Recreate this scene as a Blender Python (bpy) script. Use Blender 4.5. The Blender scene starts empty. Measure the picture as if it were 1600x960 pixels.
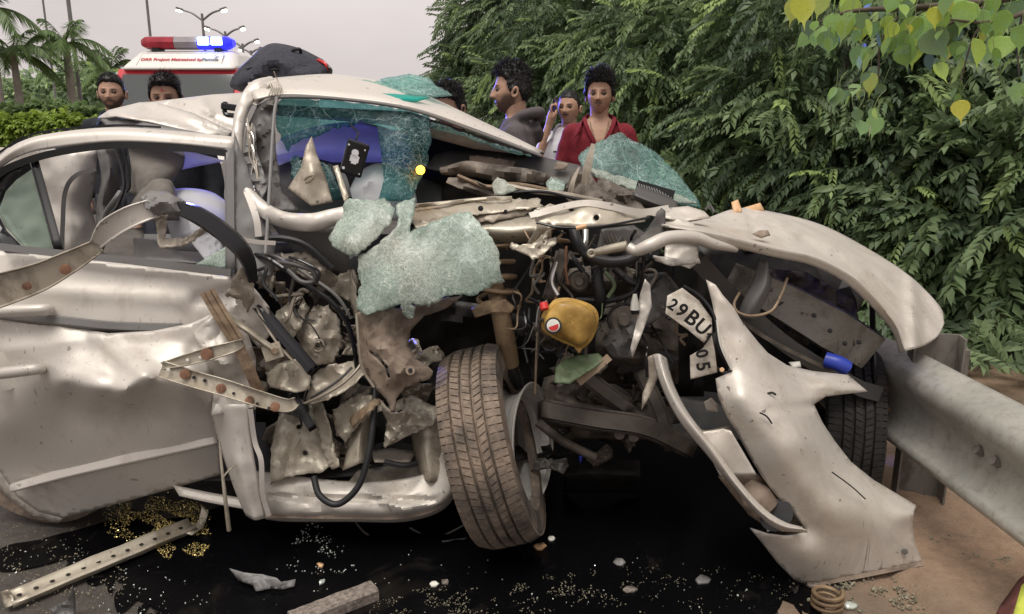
import bpy, bmesh, math, random
import numpy as np
from mathutils import Vector, Matrix, noise
from mathutils.geometry import delaunay_2d_cdt
random.seed(7); np.random.seed(7)
R = math.radians
S = bpy.context.scene
COL = S.collection
# ---------------------------------------------------------------- camera
F = 1155.0; PITCH = math.atan(260.5/F); CH = 1.22
cd = bpy.data.cameras.new('camera'); co = bpy.data.objects.new('camera', cd); COL.objects.link(co)
cd.sensor_width = 36; cd.lens = F/1600*36; cd.clip_start = .05; cd.clip_end = 3000
co.location = (0, 0, CH); co.rotation_euler = (math.pi/2-PITCH, 0, 0)
S.camera = co
# ---------------------------------------------------------------- sky: flat overcast evening
w = bpy.data.worlds.new('World'); S.world = w; w.use_nodes = True
nt = w.node_tree; bg = nt.nodes['Background']
SUN_EL, SUN_AZ = R(70), R(208)          # azimuth clockwise from +Y: behind the camera, to its left
sk = nt.nodes.new('ShaderNodeTexSky'); sk.sky_type = 'NISHITA'; sk.sun_disc = False
sk.sun_elevation = SUN_EL; sk.sun_rotation = SUN_AZ; sk.air_density = 1; sk.dust_density = 6
hs = nt.nodes.new('ShaderNodeHueSaturation'); hs.inputs['Saturation'].default_value = .12
nt.links.new(sk.outputs[0], hs.inputs['Color'])
tc = nt.nodes.new('ShaderNodeTexCoord'); mp = nt.nodes.new('ShaderNodeMapping'); mp.inputs['Scale'].default_value = (1, 1, 3.2)
nz = nt.nodes.new('ShaderNodeTexNoise'); nz.inputs['Scale'].default_value = 1.7; nz.inputs['Detail'].default_value = 5
nt.links.new(tc.outputs['Generated'], mp.inputs[0]); nt.links.new(mp.outputs[0], nz.inputs['Vector'])
cr = nt.nodes.new('ShaderNodeValToRGB'); cr.color_ramp.elements[0].position = .3; cr.color_ramp.elements[1].position = .72
cr.color_ramp.elements[0].color = (4.85, 4.38, 4.3, 1); cr.color_ramp.elements[1].color = (6.7, 6.05, 5.85, 1)
nt.links.new(nz.outputs['Fac'], cr.inputs[0])
mx = nt.nodes.new('ShaderNodeMixRGB'); mx.inputs[0].default_value = .86
nt.links.new(hs.outputs[0], mx.inputs[1]); nt.links.new(cr.outputs[0], mx.inputs[2])
nt.links.new(mx.outputs[0], bg.inputs['Color']); bg.inputs['Strength'].default_value = .0735
sd = bpy.data.lights.new('sun', 'SUN'); so = bpy.data.objects.new('sun', sd); COL.objects.link(so)
sd.energy = 1.5; sd.angle = R(35); sd.color = (1, .955, .88)
so.rotation_euler = (math.pi/2-SUN_EL, 0, math.pi-SUN_AZ)
S.view_settings.view_transform = 'Standard'; S.view_settings.look = 'None'; S.view_settings.exposure = .85; S.view_settings.gamma = 1
S.cycles.use_denoising = True
S.cycles.max_bounces = 6; S.cycles.diffuse_bounces = 3; S.cycles.glossy_bounces = 3; S.cycles.transmission_bounces = 4; S.cycles.transparent_max_bounces = 10
# ---------------------------------------------------------------- helpers
CP, SP = math.cos(PITCH), math.sin(PITCH)
def P(x, y, Y):
    """the point on the plane at world distance Y that the photograph shows at pixel (x, y)"""
    d = Y/(CP+(480-y)/F*SP); b = (480-y)/F*d
    return Vector(((x-800)/F*d, Y, CH-d*SP+b*CP))
def PN(a):
    a = np.asarray(a, float); d = a[:, 2]/(CP+(480-a[:, 1])/F*SP); b = (480-a[:, 1])/F*d
    return np.stack([(a[:, 0]-800)/F*d, a[:, 2], CH-d*SP+b*CP], 1)
def GY(y, z=0):
    d = (CH-z)/((y-480)/F*CP+SP); return d*CP+(480-y)/F*d*SP
def G(x, y, z=0):
    return P(x, y, GY(y, z))
def tag(o, label=None, cat=None, group=None, kind=None):
    for k, v in (('label', label), ('category', cat), ('group', group), ('kind', kind)):
        if v: o[k] = v
    return o
def empty(name, loc=(0, 0, 0), rz=0, parent=None):
    o = bpy.data.objects.new(name, None); COL.objects.link(o); o.location = loc; o.rotation_euler = (0, 0, rz); o.empty_display_size = .1
    if parent: setpar(o, parent)
    return o
def wmat(o):
    m = o.matrix_basis.copy()
    return wmat(o.parent) @ o.matrix_parent_inverse @ m if o.parent else m
def setpar(o, p):
    o.parent = p
    if p is not None: o.matrix_parent_inverse = wmat(p).inverted()
def link(name, me, mat, parent=None, local=False):
    o = bpy.data.objects.new(name, me); COL.objects.link(o)
    for m in (mat if isinstance(mat, (list, tuple)) else [mat]):
        if m: me.materials.append(m)
    if parent:
        if local: o.parent = parent
        else: setpar(o, parent)
    return o
def mesh(name, v, f, mat, parent=None, smooth=True, sharp=35, local=False):
    me = bpy.data.meshes.new(name); me.from_pydata([tuple(p) for p in v], [], [tuple(q) for q in f]); me.validate()
    if smooth:
        me.polygons.foreach_set('use_smooth', [True]*len(me.polygons))
        if sharp: me.set_sharp_from_angle(angle=R(sharp))
    return link(name, me, mat, parent, local)
def solid(o, t, off=-1.0):
    m = o.modifiers.new('s', 'SOLIDIFY'); m.thickness = t; m.offset = off; return o
def cat(pts, n, closed=False):
    p = np.asarray(pts, float); k = len(p)
    if k < 3 and not closed:
        t = np.linspace(0, 1, max(2, n*(k-1)+1))[:, None]; return p[0]*(1-t)+p[-1]*t
    out = []
    rng = range(k) if closed else range(k-1)
    for i in rng:
        if closed: a, b, c, d = p[(i-1) % k], p[i], p[(i+1) % k], p[(i+2) % k]
        else: a, b, c, d = (p[i-1] if i else 2*p[0]-p[1]), p[i], p[i+1], (p[i+2] if i+2 < k else 2*p[-1]-p[-2])
        for j in range(n):
            t = j/n
            out.append(.5*((2*b)+(-a+c)*t+(2*a-5*b+4*c-d)*t*t+(-a+3*b-3*c+d)*t**3))
    if not closed: out.append(p[-1])
    return np.array(out)
def tps(pts):
    p = np.asarray(pts, float)
    _, ix = np.unique(np.round(p[:, :2], 1), axis=0, return_index=True); p = p[np.sort(ix)]
    xy = p[:, :2]/100; n = len(p)
    r = np.linalg.norm(xy[:, None]-xy[None], axis=2); K = r*r*np.log(r+1e-9)+np.eye(n)*1e-3
    Q = np.hstack([np.ones((n, 1)), xy]); A = np.block([[K, Q], [Q.T, np.zeros((3, 3))]])
    wv = np.linalg.lstsq(A, np.concatenate([p[:, 2], np.zeros(3)]), rcond=None)[0]
    lo, hi = p[:, 2].min()-.05, p[:, 2].max()+.05
    def f(q):
        q = np.asarray(q, float)/100; r = np.linalg.norm(q[:, None]-xy[None], axis=2)
        return np.clip((r*r*np.log(r+1e-9)) @ wv[:n] + wv[n] + q @ wv[n+1:], lo, hi)
    return f
def inside(poly, q):
    poly = np.asarray(poly)[:, :2]; x, y = q[:, 0], q[:, 1]; c = np.zeros(len(q), bool)
    j = len(poly)-1
    for i in range(len(poly)):
        xi, yi = poly[i]; xj, yj = poly[j]
        hit = ((yi > y) != (yj > y)) & (x < (xj-xi)*(y-yi)/(yj-yi+1e-12)+xi)
        c ^= hit; j = i
    return c
def crump(p, seed):
    """creased sheet: folded planes meeting in sharp lines, with finer kinks on top"""
    q = Vector((p[0]+seed*3.1, p[1]-seed*1.7, p[2]+seed)); d, _ = noise.voronoi(q*.8); n = noise.noise
    q2 = Matrix.Rotation(.9, 3, 'Y') @ q
    return 1.5*(abs(n(q*.9))-.22)+1.0*(abs(n(q2*1.7+Vector((9, 4, 2))))-.22)+.55*min(d[1]-d[0], .5)-.1+.35*(abs(n(q*4.1))-.2)
def dens(ol, res, rag, seed):
    ol = np.asarray(ol, float); out = []; rnd = random.Random(seed)
    for i in range(len(ol)):
        a, b = ol[i], ol[(i+1) % len(ol)]; L = math.hypot(*(b-a)[:2]); n = max(1, int(L/res))
        for j in range(n):
            q = a+(b-a)*j/n
            if rag: q = q+np.array([rnd.gauss(0, rag), rnd.gauss(0, rag), 0])
            out.append(q)
    return np.array(out)
def foldz(V, folds):
    """sharp tent-shaped creases along given lines (pixel space), in metres"""
    z = np.zeros(len(V))
    for (x1, y1, x2, y2, am, wd) in folds:
        d = np.array([x2-x1, y2-y1]); L = np.linalg.norm(d); d = d/L; r = V[:, :2]-np.array([x1, y1]); t = r @ d; s = np.abs(r @ np.array([-d[1], d[0]]))
        end = np.clip((np.minimum(t, L-t)+wd*.6)/(wd*.9), 0, 1); z += am*np.clip(1-s/wd, 0, 1)*end
    return z
def poly(name, ol, mat, parent=None, ctrl=(), holes=(), res=8, cr=0, cf=9, th=.003, rag=0, sm=0, seed=1, d=None, sharp=38, back=False, shade=True, folds=()):
    if d is not None: ol = [(x, y, d) for x, y in ol]
    f = tps(list(ol)+list(ctrl))
    o2 = cat(ol, sm, True) if sm else np.asarray(ol, float)
    o2 = dens(o2, res, rag, seed)[:, :2]
    lo, hi = o2.min(0), o2.max(0); rs = np.random.RandomState(seed)
    gx, gy = np.meshgrid(np.arange(lo[0], hi[0], res), np.arange(lo[1], hi[1], res*.87)); gx = gx+(np.arange(gx.shape[0]) % 2)[:, None]*res/2
    g = np.stack([gx.ravel(), gy.ravel()], 1)+rs.uniform(-.18, .18, (gx.size, 2))*res
    g = g[inside(o2, g)]
    if len(g): g = g[np.linalg.norm(g[:, None]-o2[None], axis=2).min(1) > res*.55]
    hs = []
    for h in holes:
        if len(h) == 3 and not hasattr(h[0], '__len__'):
            h = [(h[0]+h[2]*math.cos(t*math.pi/5), h[1]+h[2]*math.sin(t*math.pi/5)) for t in range(10)]
        h = np.asarray(h, float)[:, :2]; hs.append(h)
        if len(g): g = g[~inside(h, g) & (np.linalg.norm(g[:, None]-h[None], axis=2).min(1) > 1.5)]
    vs = [Vector(p) for p in o2]; es = [(i, (i+1) % len(o2)) for i in range(len(o2))]
    for h in hs:
        b = len(vs); vs += [Vector(p) for p in h]; es += [(b+i, b+(i+1) % len(h)) for i in range(len(h))]
    vs += [Vector(p) for p in g]
    V, _, T, *_ = delaunay_2d_cdt(vs, es, [], 1, 1e-4)
    V = np.array([tuple(v) for v in V])
    if hs and len(T):
        c = np.array([V[list(t)].mean(0) for t in T]); bad = np.zeros(len(T), bool)
        for h in hs: bad |= inside(h, c)
        T = [t for t, b in zip(T, bad) if not b]
    D = f(V)+(foldz(V, folds) if folds else 0); W = PN(np.column_stack([V, D]))
    if cr:
        k = np.array([crump(p*cf, seed) for p in W])*cr
        D = D+k; W = PN(np.column_stack([V, D]))
    if cr*cf > .12: sharp = 24
    T = [tuple(t) for t in T]
    # face the camera
    fl = []
    for t in T:
        a, b, c = W[t[0]], W[t[1]], W[t[2]]; n = np.cross(b-a, c-a)
        fl.append(t if np.dot(n, np.array([0, 0, CH])-a) > 0 else t[::-1])
    o = mesh(name, W, fl, mat, parent, shade, sharp)
    if th: solid(o, th)
    return o
def loft(name, rows, mat, parent=None, n=6, m=6, closed=False, th=.003, cr=0, cf=9, seed=1, sharp=40, world=False, flip=None, caps=False, folds=()):
    rows = [np.asarray(r, float) for r in rows]
    rr = np.array([cat(r, n, closed) for r in rows])
    g = np.array([cat(rr[:, i], m) for i in range(rr.shape[1])])      # columns x rows
    nc, nr = g.shape[:2]; W = g.reshape(-1, 3)
    if folds: W = W.copy(); W[:, 2] += foldz(W, folds)
    if not world: W = PN(W)
    if cr:
        C0 = np.array([0, 0, CH]); dr = W-C0; dr /= np.linalg.norm(dr, axis=1)[:, None]
        W = W+dr*(np.array([crump(p*cf, seed) for p in W])*cr)[:, None]
    f = []
    for i in range(nc if closed else nc-1):
        for j in range(nr-1):
            a = i*nr+j; b = ((i+1) % nc)*nr+j; f.append((a, b, b+1, a+1))
    if caps and closed:
        f.append(tuple(i*nr for i in range(nc))[::-1]); f.append(tuple(i*nr+nr-1 for i in range(nc)))
    if flip is None and not closed:
        s = 0
        for q in f[::3]:
            a, b, c = W[q[0]], W[q[1]], W[q[3]]; s += np.dot(np.cross(b-a, c-a), np.array([0, 0, CH])-a)
        flip = s < 0
    if flip: f = [q[::-1] for q in f]
    o = mesh(name, W, f, mat, parent, True, sharp)
    if th: solid(o, th)
    return o
def frames(p):
    T = np.gradient(p, axis=0); T /= np.linalg.norm(T, axis=1)[:, None]+1e-12
    return T
def sweep(name, pts, prof, mat, parent=None, n=6, closedprof=True, th=0, world=False, up=None, scale=None, twist=None, smooth=True, sharp=40, cr=0, cf=20, seed=1, caps=True, sub=None):
    """prof: list of (a, b) metres; a across the path in the image plane, b towards the camera"""
    W = np.asarray([tuple(q) for q in pts], float)
    if not world: W = PN(W)
    k = len(W)
    if n > 1: W = cat(W, n)
    sc = np.ones(len(W)) if scale is None else np.interp(np.linspace(0, 1, len(W)), np.linspace(0, 1, len(scale)), scale)
    tw = np.zeros(len(W)) if twist is None else np.interp(np.linspace(0, 1, len(W)), np.linspace(0, 1, len(twist)), twist)
    T = frames(W); v = []; N = len(prof)
    ref = None
    for i, p in enumerate(W):
        if up is not None: ref = np.asarray(up, float)
        elif world and ref is None: ref = np.array([0, 0, 1.]) if abs(T[i][2]) < .9 else np.array([0, 1., 0])
        elif not world: ref = np.array([0, 0, CH])-p
        b = ref-np.dot(ref, T[i])*T[i]; b /= np.linalg.norm(b)+1e-12; a = np.cross(T[i], b)
        if world and up is None: ref = b
        ca, sa = math.cos(tw[i]), math.sin(tw[i]); a, b = a*ca+b*sa, -a*sa+b*ca
        for (x, y) in prof:
            q = p+(a*x+b*y)*sc[i]
            if cr: q = q+b*crump(q*cf, seed)*cr
            v.append(q)
    f = []
    for i in range(len(W)-1):
        for j in range(N if closedprof else N-1):
            j2 = (j+1) % N; f.append((i*N+j, i*N+j2, (i+1)*N+j2, (i+1)*N+j))
    if closedprof and caps:
        f.append(tuple(range(N))[::-1]); f.append(tuple((len(W)-1)*N+j for j in range(N)))
    o = mesh(name, v, f, mat, parent, smooth, sharp)
    if th: solid(o, th, 0)
    return o
def circ(r, n=10, sx=1): return [(r*sx*math.cos(2*math.pi*i/n), r*math.sin(2*math.pi*i/n)) for i in range(n)]
def tube(name, pts, r, mat, parent=None, n=6, seg=10, sx=1, **k): return sweep(name, pts, circ(r, seg, sx), mat, parent, n, **k)
def ubeam(w, h): return [(-w/2, h), (-w/2, 0), (w/2, 0), (w/2, h)]        # open towards the camera
def hat(w, h, l): return [(-w/2-l, 0), (-w/2, 0), (-w/2*.85, h), (w/2*.85, h), (w/2, 0), (w/2+l, 0)]
def rect(w, h): return [(-w/2, -h/2), (w/2, -h/2), (w/2, h/2), (-w/2, h/2)]
def disc(name, x, y, d, r, mat, parent=None, t=.004, n=16, nrm=None, sx=1):
    c = P(x, y, d); nv = (Vector((0, 0, CH))-c).normalized() if nrm is None else Vector(nrm).normalized()
    a = nv.orthogonal().normalized(); b = nv.cross(a); v = []
    for s, q in ((0, 1), (t, 1), (t*1.25, .8)):
        v += [c+nv*s+(a*math.cos(2*math.pi*i/n)+b*math.sin(2*math.pi*i/n)*sx)*r*q for i in range(n)]
    f = [(k*n+i, k*n+(i+1) % n, (k+1)*n+(i+1) % n, (k+1)*n+i) for k in range(2) for i in range(n)]+[tuple(range(2*n, 3*n))]
    return mesh(name, v, f, mat, parent, True, 30)
def boxv(c, s, rot=None):
    c = Vector(c); v = []
    for x in (-1, 1):
        for y in (-1, 1):
            for z in (-1, 1):
                p = Vector((x*s[0]/2, y*s[1]/2, z*s[2]/2)); v.append(c+(rot @ p if rot else p))
    return v, [(0, 1, 3, 2), (4, 6, 7, 5), (0, 4, 5, 1), (2, 3, 7, 6), (0, 2, 6, 4), (1, 5, 7, 3)]
def box(name, c, s, mat, parent=None, rot=None, bev=.004):
    v, f = boxv(c, s, rot); o = mesh(name, v, f, mat, parent, False)
    if bev: m = o.modifiers.new('b', 'BEVEL'); m.width = bev; m.segments = 2
    return o
def rawmesh(name, V, Fc, mat, parent=None, col=None, smooth=False):
    """fast mesh from numpy: V (n,3), Fc (m,k) with constant k"""
    me = bpy.data.meshes.new(name); n, (m, k) = len(V), Fc.shape
    me.vertices.add(n); me.vertices.foreach_set('co', np.asarray(V, np.float32).ravel())
    me.loops.add(m*k); me.loops.foreach_set('vertex_index', Fc.astype(np.int32).ravel())
    me.polygons.add(m); me.polygons.foreach_set('loop_start', np.arange(m, dtype=np.int32)*k)
    me.polygons.foreach_set('loop_total', np.full(m, k, np.int32))
    if smooth: me.polygons.foreach_set('use_smooth', np.ones(m, bool))
    me.update(calc_edges=True)
    if col is not None:
        a = me.color_attributes.new('Col', 'FLOAT_COLOR', 'POINT'); a.data.foreach_set('color', np.asarray(col, np.float32).ravel())
    return link(name, me, mat, parent)
# ---------------------------------------------------------------- materials
class NT:
    def __init__(s, name):
        s.m = bpy.data.materials.new(name); s.m.use_nodes = True; s.t = s.m.node_tree; s.b = s.t.nodes['Principled BSDF']; s.out = s.t.nodes['Material Output']
    def n(s, ty, **k):
        x = s.t.nodes.new('ShaderNode'+ty)
        for a, v in k.items():
            if hasattr(x, a): setattr(x, a, v)
            else: x.inputs[a.replace('_', ' ')].default_value = v
        return x
    def l(s, a, b): s.t.links.new(a, b)
    def co(s): 
        if not hasattr(s, '_c'): s._c = s.n('TexCoord')
        return s._c.outputs['Object']
    def noise(s, sc, det=4, rough=.55, dist=0):
        x = s.n('TexNoise'); x.inputs['Scale'].default_value = sc; x.inputs['Detail'].default_value = det; x.inputs['Roughness'].default_value = rough; x.inputs['Distortion'].default_value = dist
        s.l(s.co(), x.inputs['Vector']); return x.outputs['Fac']
    def ramp(s, fac, *st):
        x = s.n('ValToRGB'); e = x.color_ramp.elements
        while len(e) < len(st): e.new(.5)
        for q, (p, c) in zip(e, st): q.position = p; q.color = c if len(c) == 4 else (*c, 1)
        s.l(fac, x.inputs[0]); return x.outputs[0]
    def mix(s, fac, a, b):
        x = s.n('MixRGB')
        for i, v in ((0, fac), (1, a), (2, b)):
            if isinstance(v, (int, float)): x.inputs[i].default_value = v
            elif isinstance(v, tuple): x.inputs[i].default_value = v if len(v) == 4 else (*v, 1)
            else: s.l(v, x.inputs[i])
        return x.outputs[0]
    def set(s, **k):
        for a, v in k.items():
            i = s.b.inputs[a.replace('_', ' ')]
            if isinstance(v, (int, float)): i.default_value = v
            elif isinstance(v, tuple): i.default_value = v if len(v) == 4 or i.type == 'VECTOR' else (*v, 1)
            else: s.l(v, i)
        return s
    def bump(s, h, st=.3, dist=.01):
        x = s.n('Bump'); x.inputs['Strength'].default_value = st; x.inputs['Distance'].default_value = dist; s.l(h, x.inputs['Height']); s.l(x.outputs[0], s.b.inputs['Normal']); return s
def g3(v): return (v, v, v)
def simple(name, col, rough=.5, metal=0, var=.25, sc=30, spec=.5, bump=0):
    m = NT(name); c2 = tuple(max(0, x*(1-var)) for x in col)
    f = m.noise(sc, 5, .6)
    m.set(Base_Color=m.mix(m.ramp(f, (.35, g3(0)), (.65, g3(1))), c2, tuple(col)), Roughness=rough, Metallic=metal, Specular_IOR_Level=spec)
    if bump: m.bump(f, bump, .004)
    return m.m
def paintmat(name, col, metal, rough, dirt, dcol=(.21, .16, .11), coat=.35, dsc=5, gr=1.0):
    m = NT(name); f = m.noise(dsc, 8, .65, .4); f2 = m.noise(60, 6, .7); f3 = m.noise(16, 9, .75, 1.0)
    d = m.ramp(f, (.62-dirt*.3, g3(0)), (.9-dirt*.25, g3(.75)))
    sp = m.ramp(f2, (.62, g3(0)), (.74, g3(.5*min(1, dirt*1.6)))); sc = m.ramp(f3, (.63, g3(0)), (.70, g3(.55*min(1, dirt*1.5))))
    a = m.mix(d, col, dcol); a = m.mix(sp, a, (.10, .08, .06)); a = m.mix(sc, a, tuple(x*.55 for x in dcol))
    if dirt > .3:
        f4 = m.noise(3.5, 9, .7, 1.5); a = m.mix(m.ramp(f4, (.48, g3(0)), (.60, g3((.9*dirt+.15)*gr))), a, tuple(x*.5 for x in dcol)); f5 = m.noise(140, 4, .8); a = m.mix(m.ramp(f5, (.58, g3(0)), (.72, g3(.6*dirt))), a, tuple(min(1, x*1.35) for x in col))
    if dirt > .1:      # scratches in two directions and small dark chips
        for k, (rt, lim, cc) in enumerate((((.3, .9, .2), .66, tuple(x*.35 for x in col)), ((1.2, .2, .8), .69, tuple(min(1, x*1.3) for x in col)))):
            mpn = m.n('Mapping'); mpn.inputs['Rotation'].default_value = rt; mpn.inputs['Scale'].default_value = (130, 130, 5); m.l(m.co(), mpn.inputs[0]); sn = m.n('TexNoise'); sn.inputs['Scale'].default_value = 1; sn.inputs['Detail'].default_value = 2; m.l(mpn.outputs[0], sn.inputs['Vector'])
            msk = m.n('MixRGB', blend_type='MULTIPLY'); msk.inputs[0].default_value = 1; m.l(m.ramp(sn.outputs['Fac'], (lim, g3(0)), (lim+.03, g3(min(1, .35+dirt)))), msk.inputs[1]); m.l(m.ramp(m.noise(4+3*k, 3), (.48, g3(0)), (.6, g3(1))), msk.inputs[2]); a = m.mix(msk.outputs[0], a, cc)
        a = m.mix(m.ramp(m.noise(45, 2, .5), (.715, g3(0)), (.73, g3(min(1, .3+dirt)))), a, (.07, .055, .045))
    ro = m.mix(d, (rough,)*3, (.75,)*3)
    m.set(Base_Color=a, Metallic=metal, Roughness=ro, Coat_Weight=coat*.5, Coat_Roughness=.2)
    if dirt > .2: m.bump(f3, .1*dirt, .003)
    return m.m
M = {}
M['paint'] = paintmat('silver_paint', (.60, .56, .51), .28, .47, .2, coat=.1)
M['paintd'] = paintmat('scuffed_silver_paint', (.58, .54, .485), .25, .47, .42, (.36, .29, .22), coat=.1, gr=.3)
M['inner'] = paintmat('bare_inner_steel', (.38, .335, .27), .3, .42, .45, (.17, .125, .085), .15, 9)
M['cream'] = paintmat('primed_inner_steel', (.48, .435, .35), .35, .42, .42, (.22, .16, .10), .2, 8)
M['mud'] = paintmat('muddy_plastic', (.27, .21, .16), 0, .75, .6, (.13, .095, .07), 0, 7)
M['rust'] = paintmat('rust', (.27, .135, .08), 0, .85, .75, (.10, .05, .03), 0, 70)
M['brown'] = paintmat('rusty_grey_bar', (.30, .225, .15), .3, .55, .6, (.16, .09, .05), 0, 20)
M['rubber'] = simple('black_rubber', (.018, .018, .02), .5, 0, .4, 40, .5)
M['gloss'] = simple('gloss_black_trim', (.012, .012, .015), .22, 0, .4, 12, .5)
M['dplast'] = paintmat('dark_plastic', (.065, .062, .06), 0, .5, .4, (.13, .11, .09), 0, 10)
M['grey'] = paintmat('grey_plastic_trim', (.17, .165, .16), 0, .5, .25, (.2, .17, .14), 0, 6)
M['oily'] = simple('oily_shade_metal', (.024, .021, .019), .5, .1, .6, 18, .4, .3)  # oily metal, near black so its colour also supplies the engine bay shade
M['engine'] = simple('dirty_cast_metal', (.19, .16, .13), .6, .2, .75, 14, .4, .4)
M['steel'] = paintmat('wheel_steel', (.62, .60, .56), .35, .38, .25, (.25, .2, .15), 0, 7)
M['galv'] = None
M['strut'] = paintmat('rusty_strut_steel', (.27, .19, .11), .3, .6, .5, (.12, .07, .04), 0, 16)
M['seat'] = simple('seat_fabric', (.19, .17, .15), .9, 0, .25, 30)
M['cloth'] = simple('roof_lining', (.36, .31, .27), .9, 0, .2, 20)
M['whiteplast'] = simple('white_plastic', (.7, .69, .62), .45, 0, .2, 30)
M['chrome'] = simple('satin_metal', (.6, .58, .54), .28, .9, .2, 20)
M['red'] = simple('red_plastic', (.6, .03, .03), .35, 0, .2, 20)
M['amberplast'] = simple('orange_plastic', (.74, .46, .25), .5, 0, .2, 20)
M['bluecap'] = simple('blue_plastic_cap', (.03, .06, .42), .4, 0, .2, 20)
M['green'] = paintmat('mossy_green_plastic', (.12, .17, .085), 0, .5, .6, (.07, .07, .05), 0, 25)
def crackglass(name, tint, body, alpha, sc, white, wl=.06, lo=.55, body2=None):
    """laminated glass shattered into crumbs: cells of uneven tone, thin pale crack lines, milky patches"""
    m = NT(name); wz = m.n('TexNoise'); wz.inputs['Scale'].default_value = 22; wz.inputs['Detail'].default_value = 4; m.l(m.co(), wz.inputs['Vector'])
    mm = m.n('MixRGB', blend_type='ADD'); mm.inputs[0].default_value = .055; m.l(m.co(), mm.inputs[1]); m.l(wz.outputs['Color'], mm.inputs[2]); W = mm.outputs[0]
    def vor(s, feat):
        v = m.n('TexVoronoi', feature=feat); v.inputs['Scale'].default_value = s; m.l(W, v.inputs['Vector']); return v
    l1 = m.ramp(vor(sc, 'DISTANCE_TO_EDGE').outputs['Distance'], (0, g3(1)), (wl, g3(0))); l2 = m.ramp(vor(sc*.3, 'DISTANCE_TO_EDGE').outputs['Distance'], (0, g3(1)), (.02, g3(0))); l3 = m.ramp(vor(sc*.08, 'DISTANCE_TO_EDGE').outputs['Distance'], (0, g3(.7)), (.012, g3(0)))
    cell = m.n('SeparateColor'); m.l(vor(sc, 'F1').outputs['Color'], cell.inputs[0])
    pt = m.ramp(m.noise(6, 5, .65), (.34, g3(.1)), (.66, g3(1)))
    def op(t, x, y):
        k = m.n('MixRGB', blend_type=t); k.inputs[0].default_value = 1; m.l(x, k.inputs[1]); m.l(y, k.inputs[2]); return k.outputs[0]
    ln = op('LIGHTEN', op('MULTIPLY', l1, pt), op('LIGHTEN', op('MULTIPLY', l2, pt), l3))
    tone = m.ramp(cell.outputs[0], (0, tuple(x*lo for x in body)), (.6, body), (1, tuple(x*lo+y*(1-lo) for x, y in zip(body, white))))
    if body2: tone = m.mix(m.ramp(m.noise(4.5, 3, .5), (.42, g3(0)), (.62, g3(.85))), tone, m.ramp(cell.outputs[0], (0, tuple(x*lo for x in body2)), (1, tuple(x*1.25 for x in body2))))
    col = m.mix(ln, tone, white); m.set(Base_Color=col, Roughness=.3, Specular_IOR_Level=.5)
    tr = m.n('BsdfTransparent'); tr.inputs[0].default_value = (*tint, 1); ms = m.n('MixShader')
    a1 = m.ramp(cell.outputs[1], (0, g3(alpha*.75)), (1, g3(min(1, alpha*1.2)))); al = m.mix(ln, m.mix(pt, g3(alpha*.5), a1), g3(min(1, alpha+.36)))
    m.l(al, ms.inputs[0]); m.l(tr.outputs[0], ms.inputs[1]); m.l(m.b.outputs[0], ms.inputs[2]); m.l(ms.outputs[0], m.out.inputs[0])
    m.bump(op('LIGHTEN', l1, cell.outputs[2]), .5, .0015)
    return m.m
M['crack'] = crackglass('shattered_glass_milky', (.6, .74, .68), (.33, .43, .37), .95, 190, (.72, .76, .68), .06, .72, (.36, .355, .30))
M['crackw'] = crackglass('shattered_windscreen', (.36, .60, .60), (.03, .14, .15), .20, 130, (.62, .78, .76), .05, .6)
M['shard'] = crackglass('shattered_glass_clear', (.60, .80, .76), (.28, .50, .46), .28, 110, (.76, .90, .88), .05, .6)
def glassmat(name, tint, alpha, body):
    m = NT(name); m.set(Base_Color=body, Roughness=.06, Specular_IOR_Level=.6)
    tr = m.n('BsdfTransparent'); tr.inputs[0].default_value = (*tint, 1); ms = m.n('MixShader'); ms.inputs[0].default_value = alpha
    m.l(tr.outputs[0], ms.inputs[1]); m.l(m.b.outputs[0], ms.inputs[2]); m.l(ms.outputs[0], m.out.inputs[0]); return m.m
M['glass'] = glassmat('window_glass', (.75, .85, .8), .22, (.10, .14, .13))
M['tealglass'] = glassmat('teal_edge_glass', (.1, .75, .66), .55, (.03, .42, .36))
def clothmat(name, col, tr):
    m = NT(name); m.set(Base_Color=col, Roughness=.85); t = m.n('BsdfTranslucent'); t.inputs[0].default_value = (*col, 1); ms = m.n('MixShader'); ms.inputs[0].default_value = tr
    m.bump(m.noise(40, 4), .2, .004)
    m.l(m.b.outputs[0], ms.inputs[1]); m.l(t.outputs[0], ms.inputs[2]); m.l(ms.outputs[0], m.out.inputs[0]); return m.m
M['white'] = clothmat('airbag_cloth', (.78, .78, .8), .5)
def emis(name, col, st):
    m = NT(name); m.set(Base_Color=col, Emission_Color=col, Emission_Strength=st, Roughness=.3); return m.m
# ================================================================ setting: ground, road, verge
def groundmat(name, base, var, sc, bumpst, rough=.85, speck=None, wet=0):
    m = NT(name); a = m.noise(sc*.08, 6, .6, .3); b = m.noise(sc, 8, .7); c = m.noise(sc*6, 3, .6)
    col = m.mix(m.ramp(a, (.3, g3(0)), (.7, g3(1))), base, var)
    col = m.mix(m.ramp(b, (.35, g3(.55)), (.66, g3(0))), col, tuple(x*.4 for x in base))
    if speck: col = m.mix(m.ramp(c, (.62, g3(0)), (.72, g3(.7))), col, speck)
    ro = m.mix(m.ramp(a, (.45, g3(0)), (.6, g3(1))), (rough,)*3, (rough*(1-wet),)*3)
    m.set(Base_Color=col, Roughness=ro, Specular_IOR_Level=.4); m.bump(m.mix(.5, b, c), bumpst, .012); return m.m
M['earth'] = groundmat('verge_earth', (.16, .12, .08), (.10, .085, .06), 9, .6, .95)
M['asphalt'] = groundmat('asphalt', (.062, .054, .048), (.10, .085, .07), 26, .7, .75, (.22, .19, .16), .35)
M['dirt'] = groundmat('sandy_shoulder', (.37, .25, .165), (.16, .125, .095), 22, 1.0, .95, (.09, .07, .05))
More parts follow.
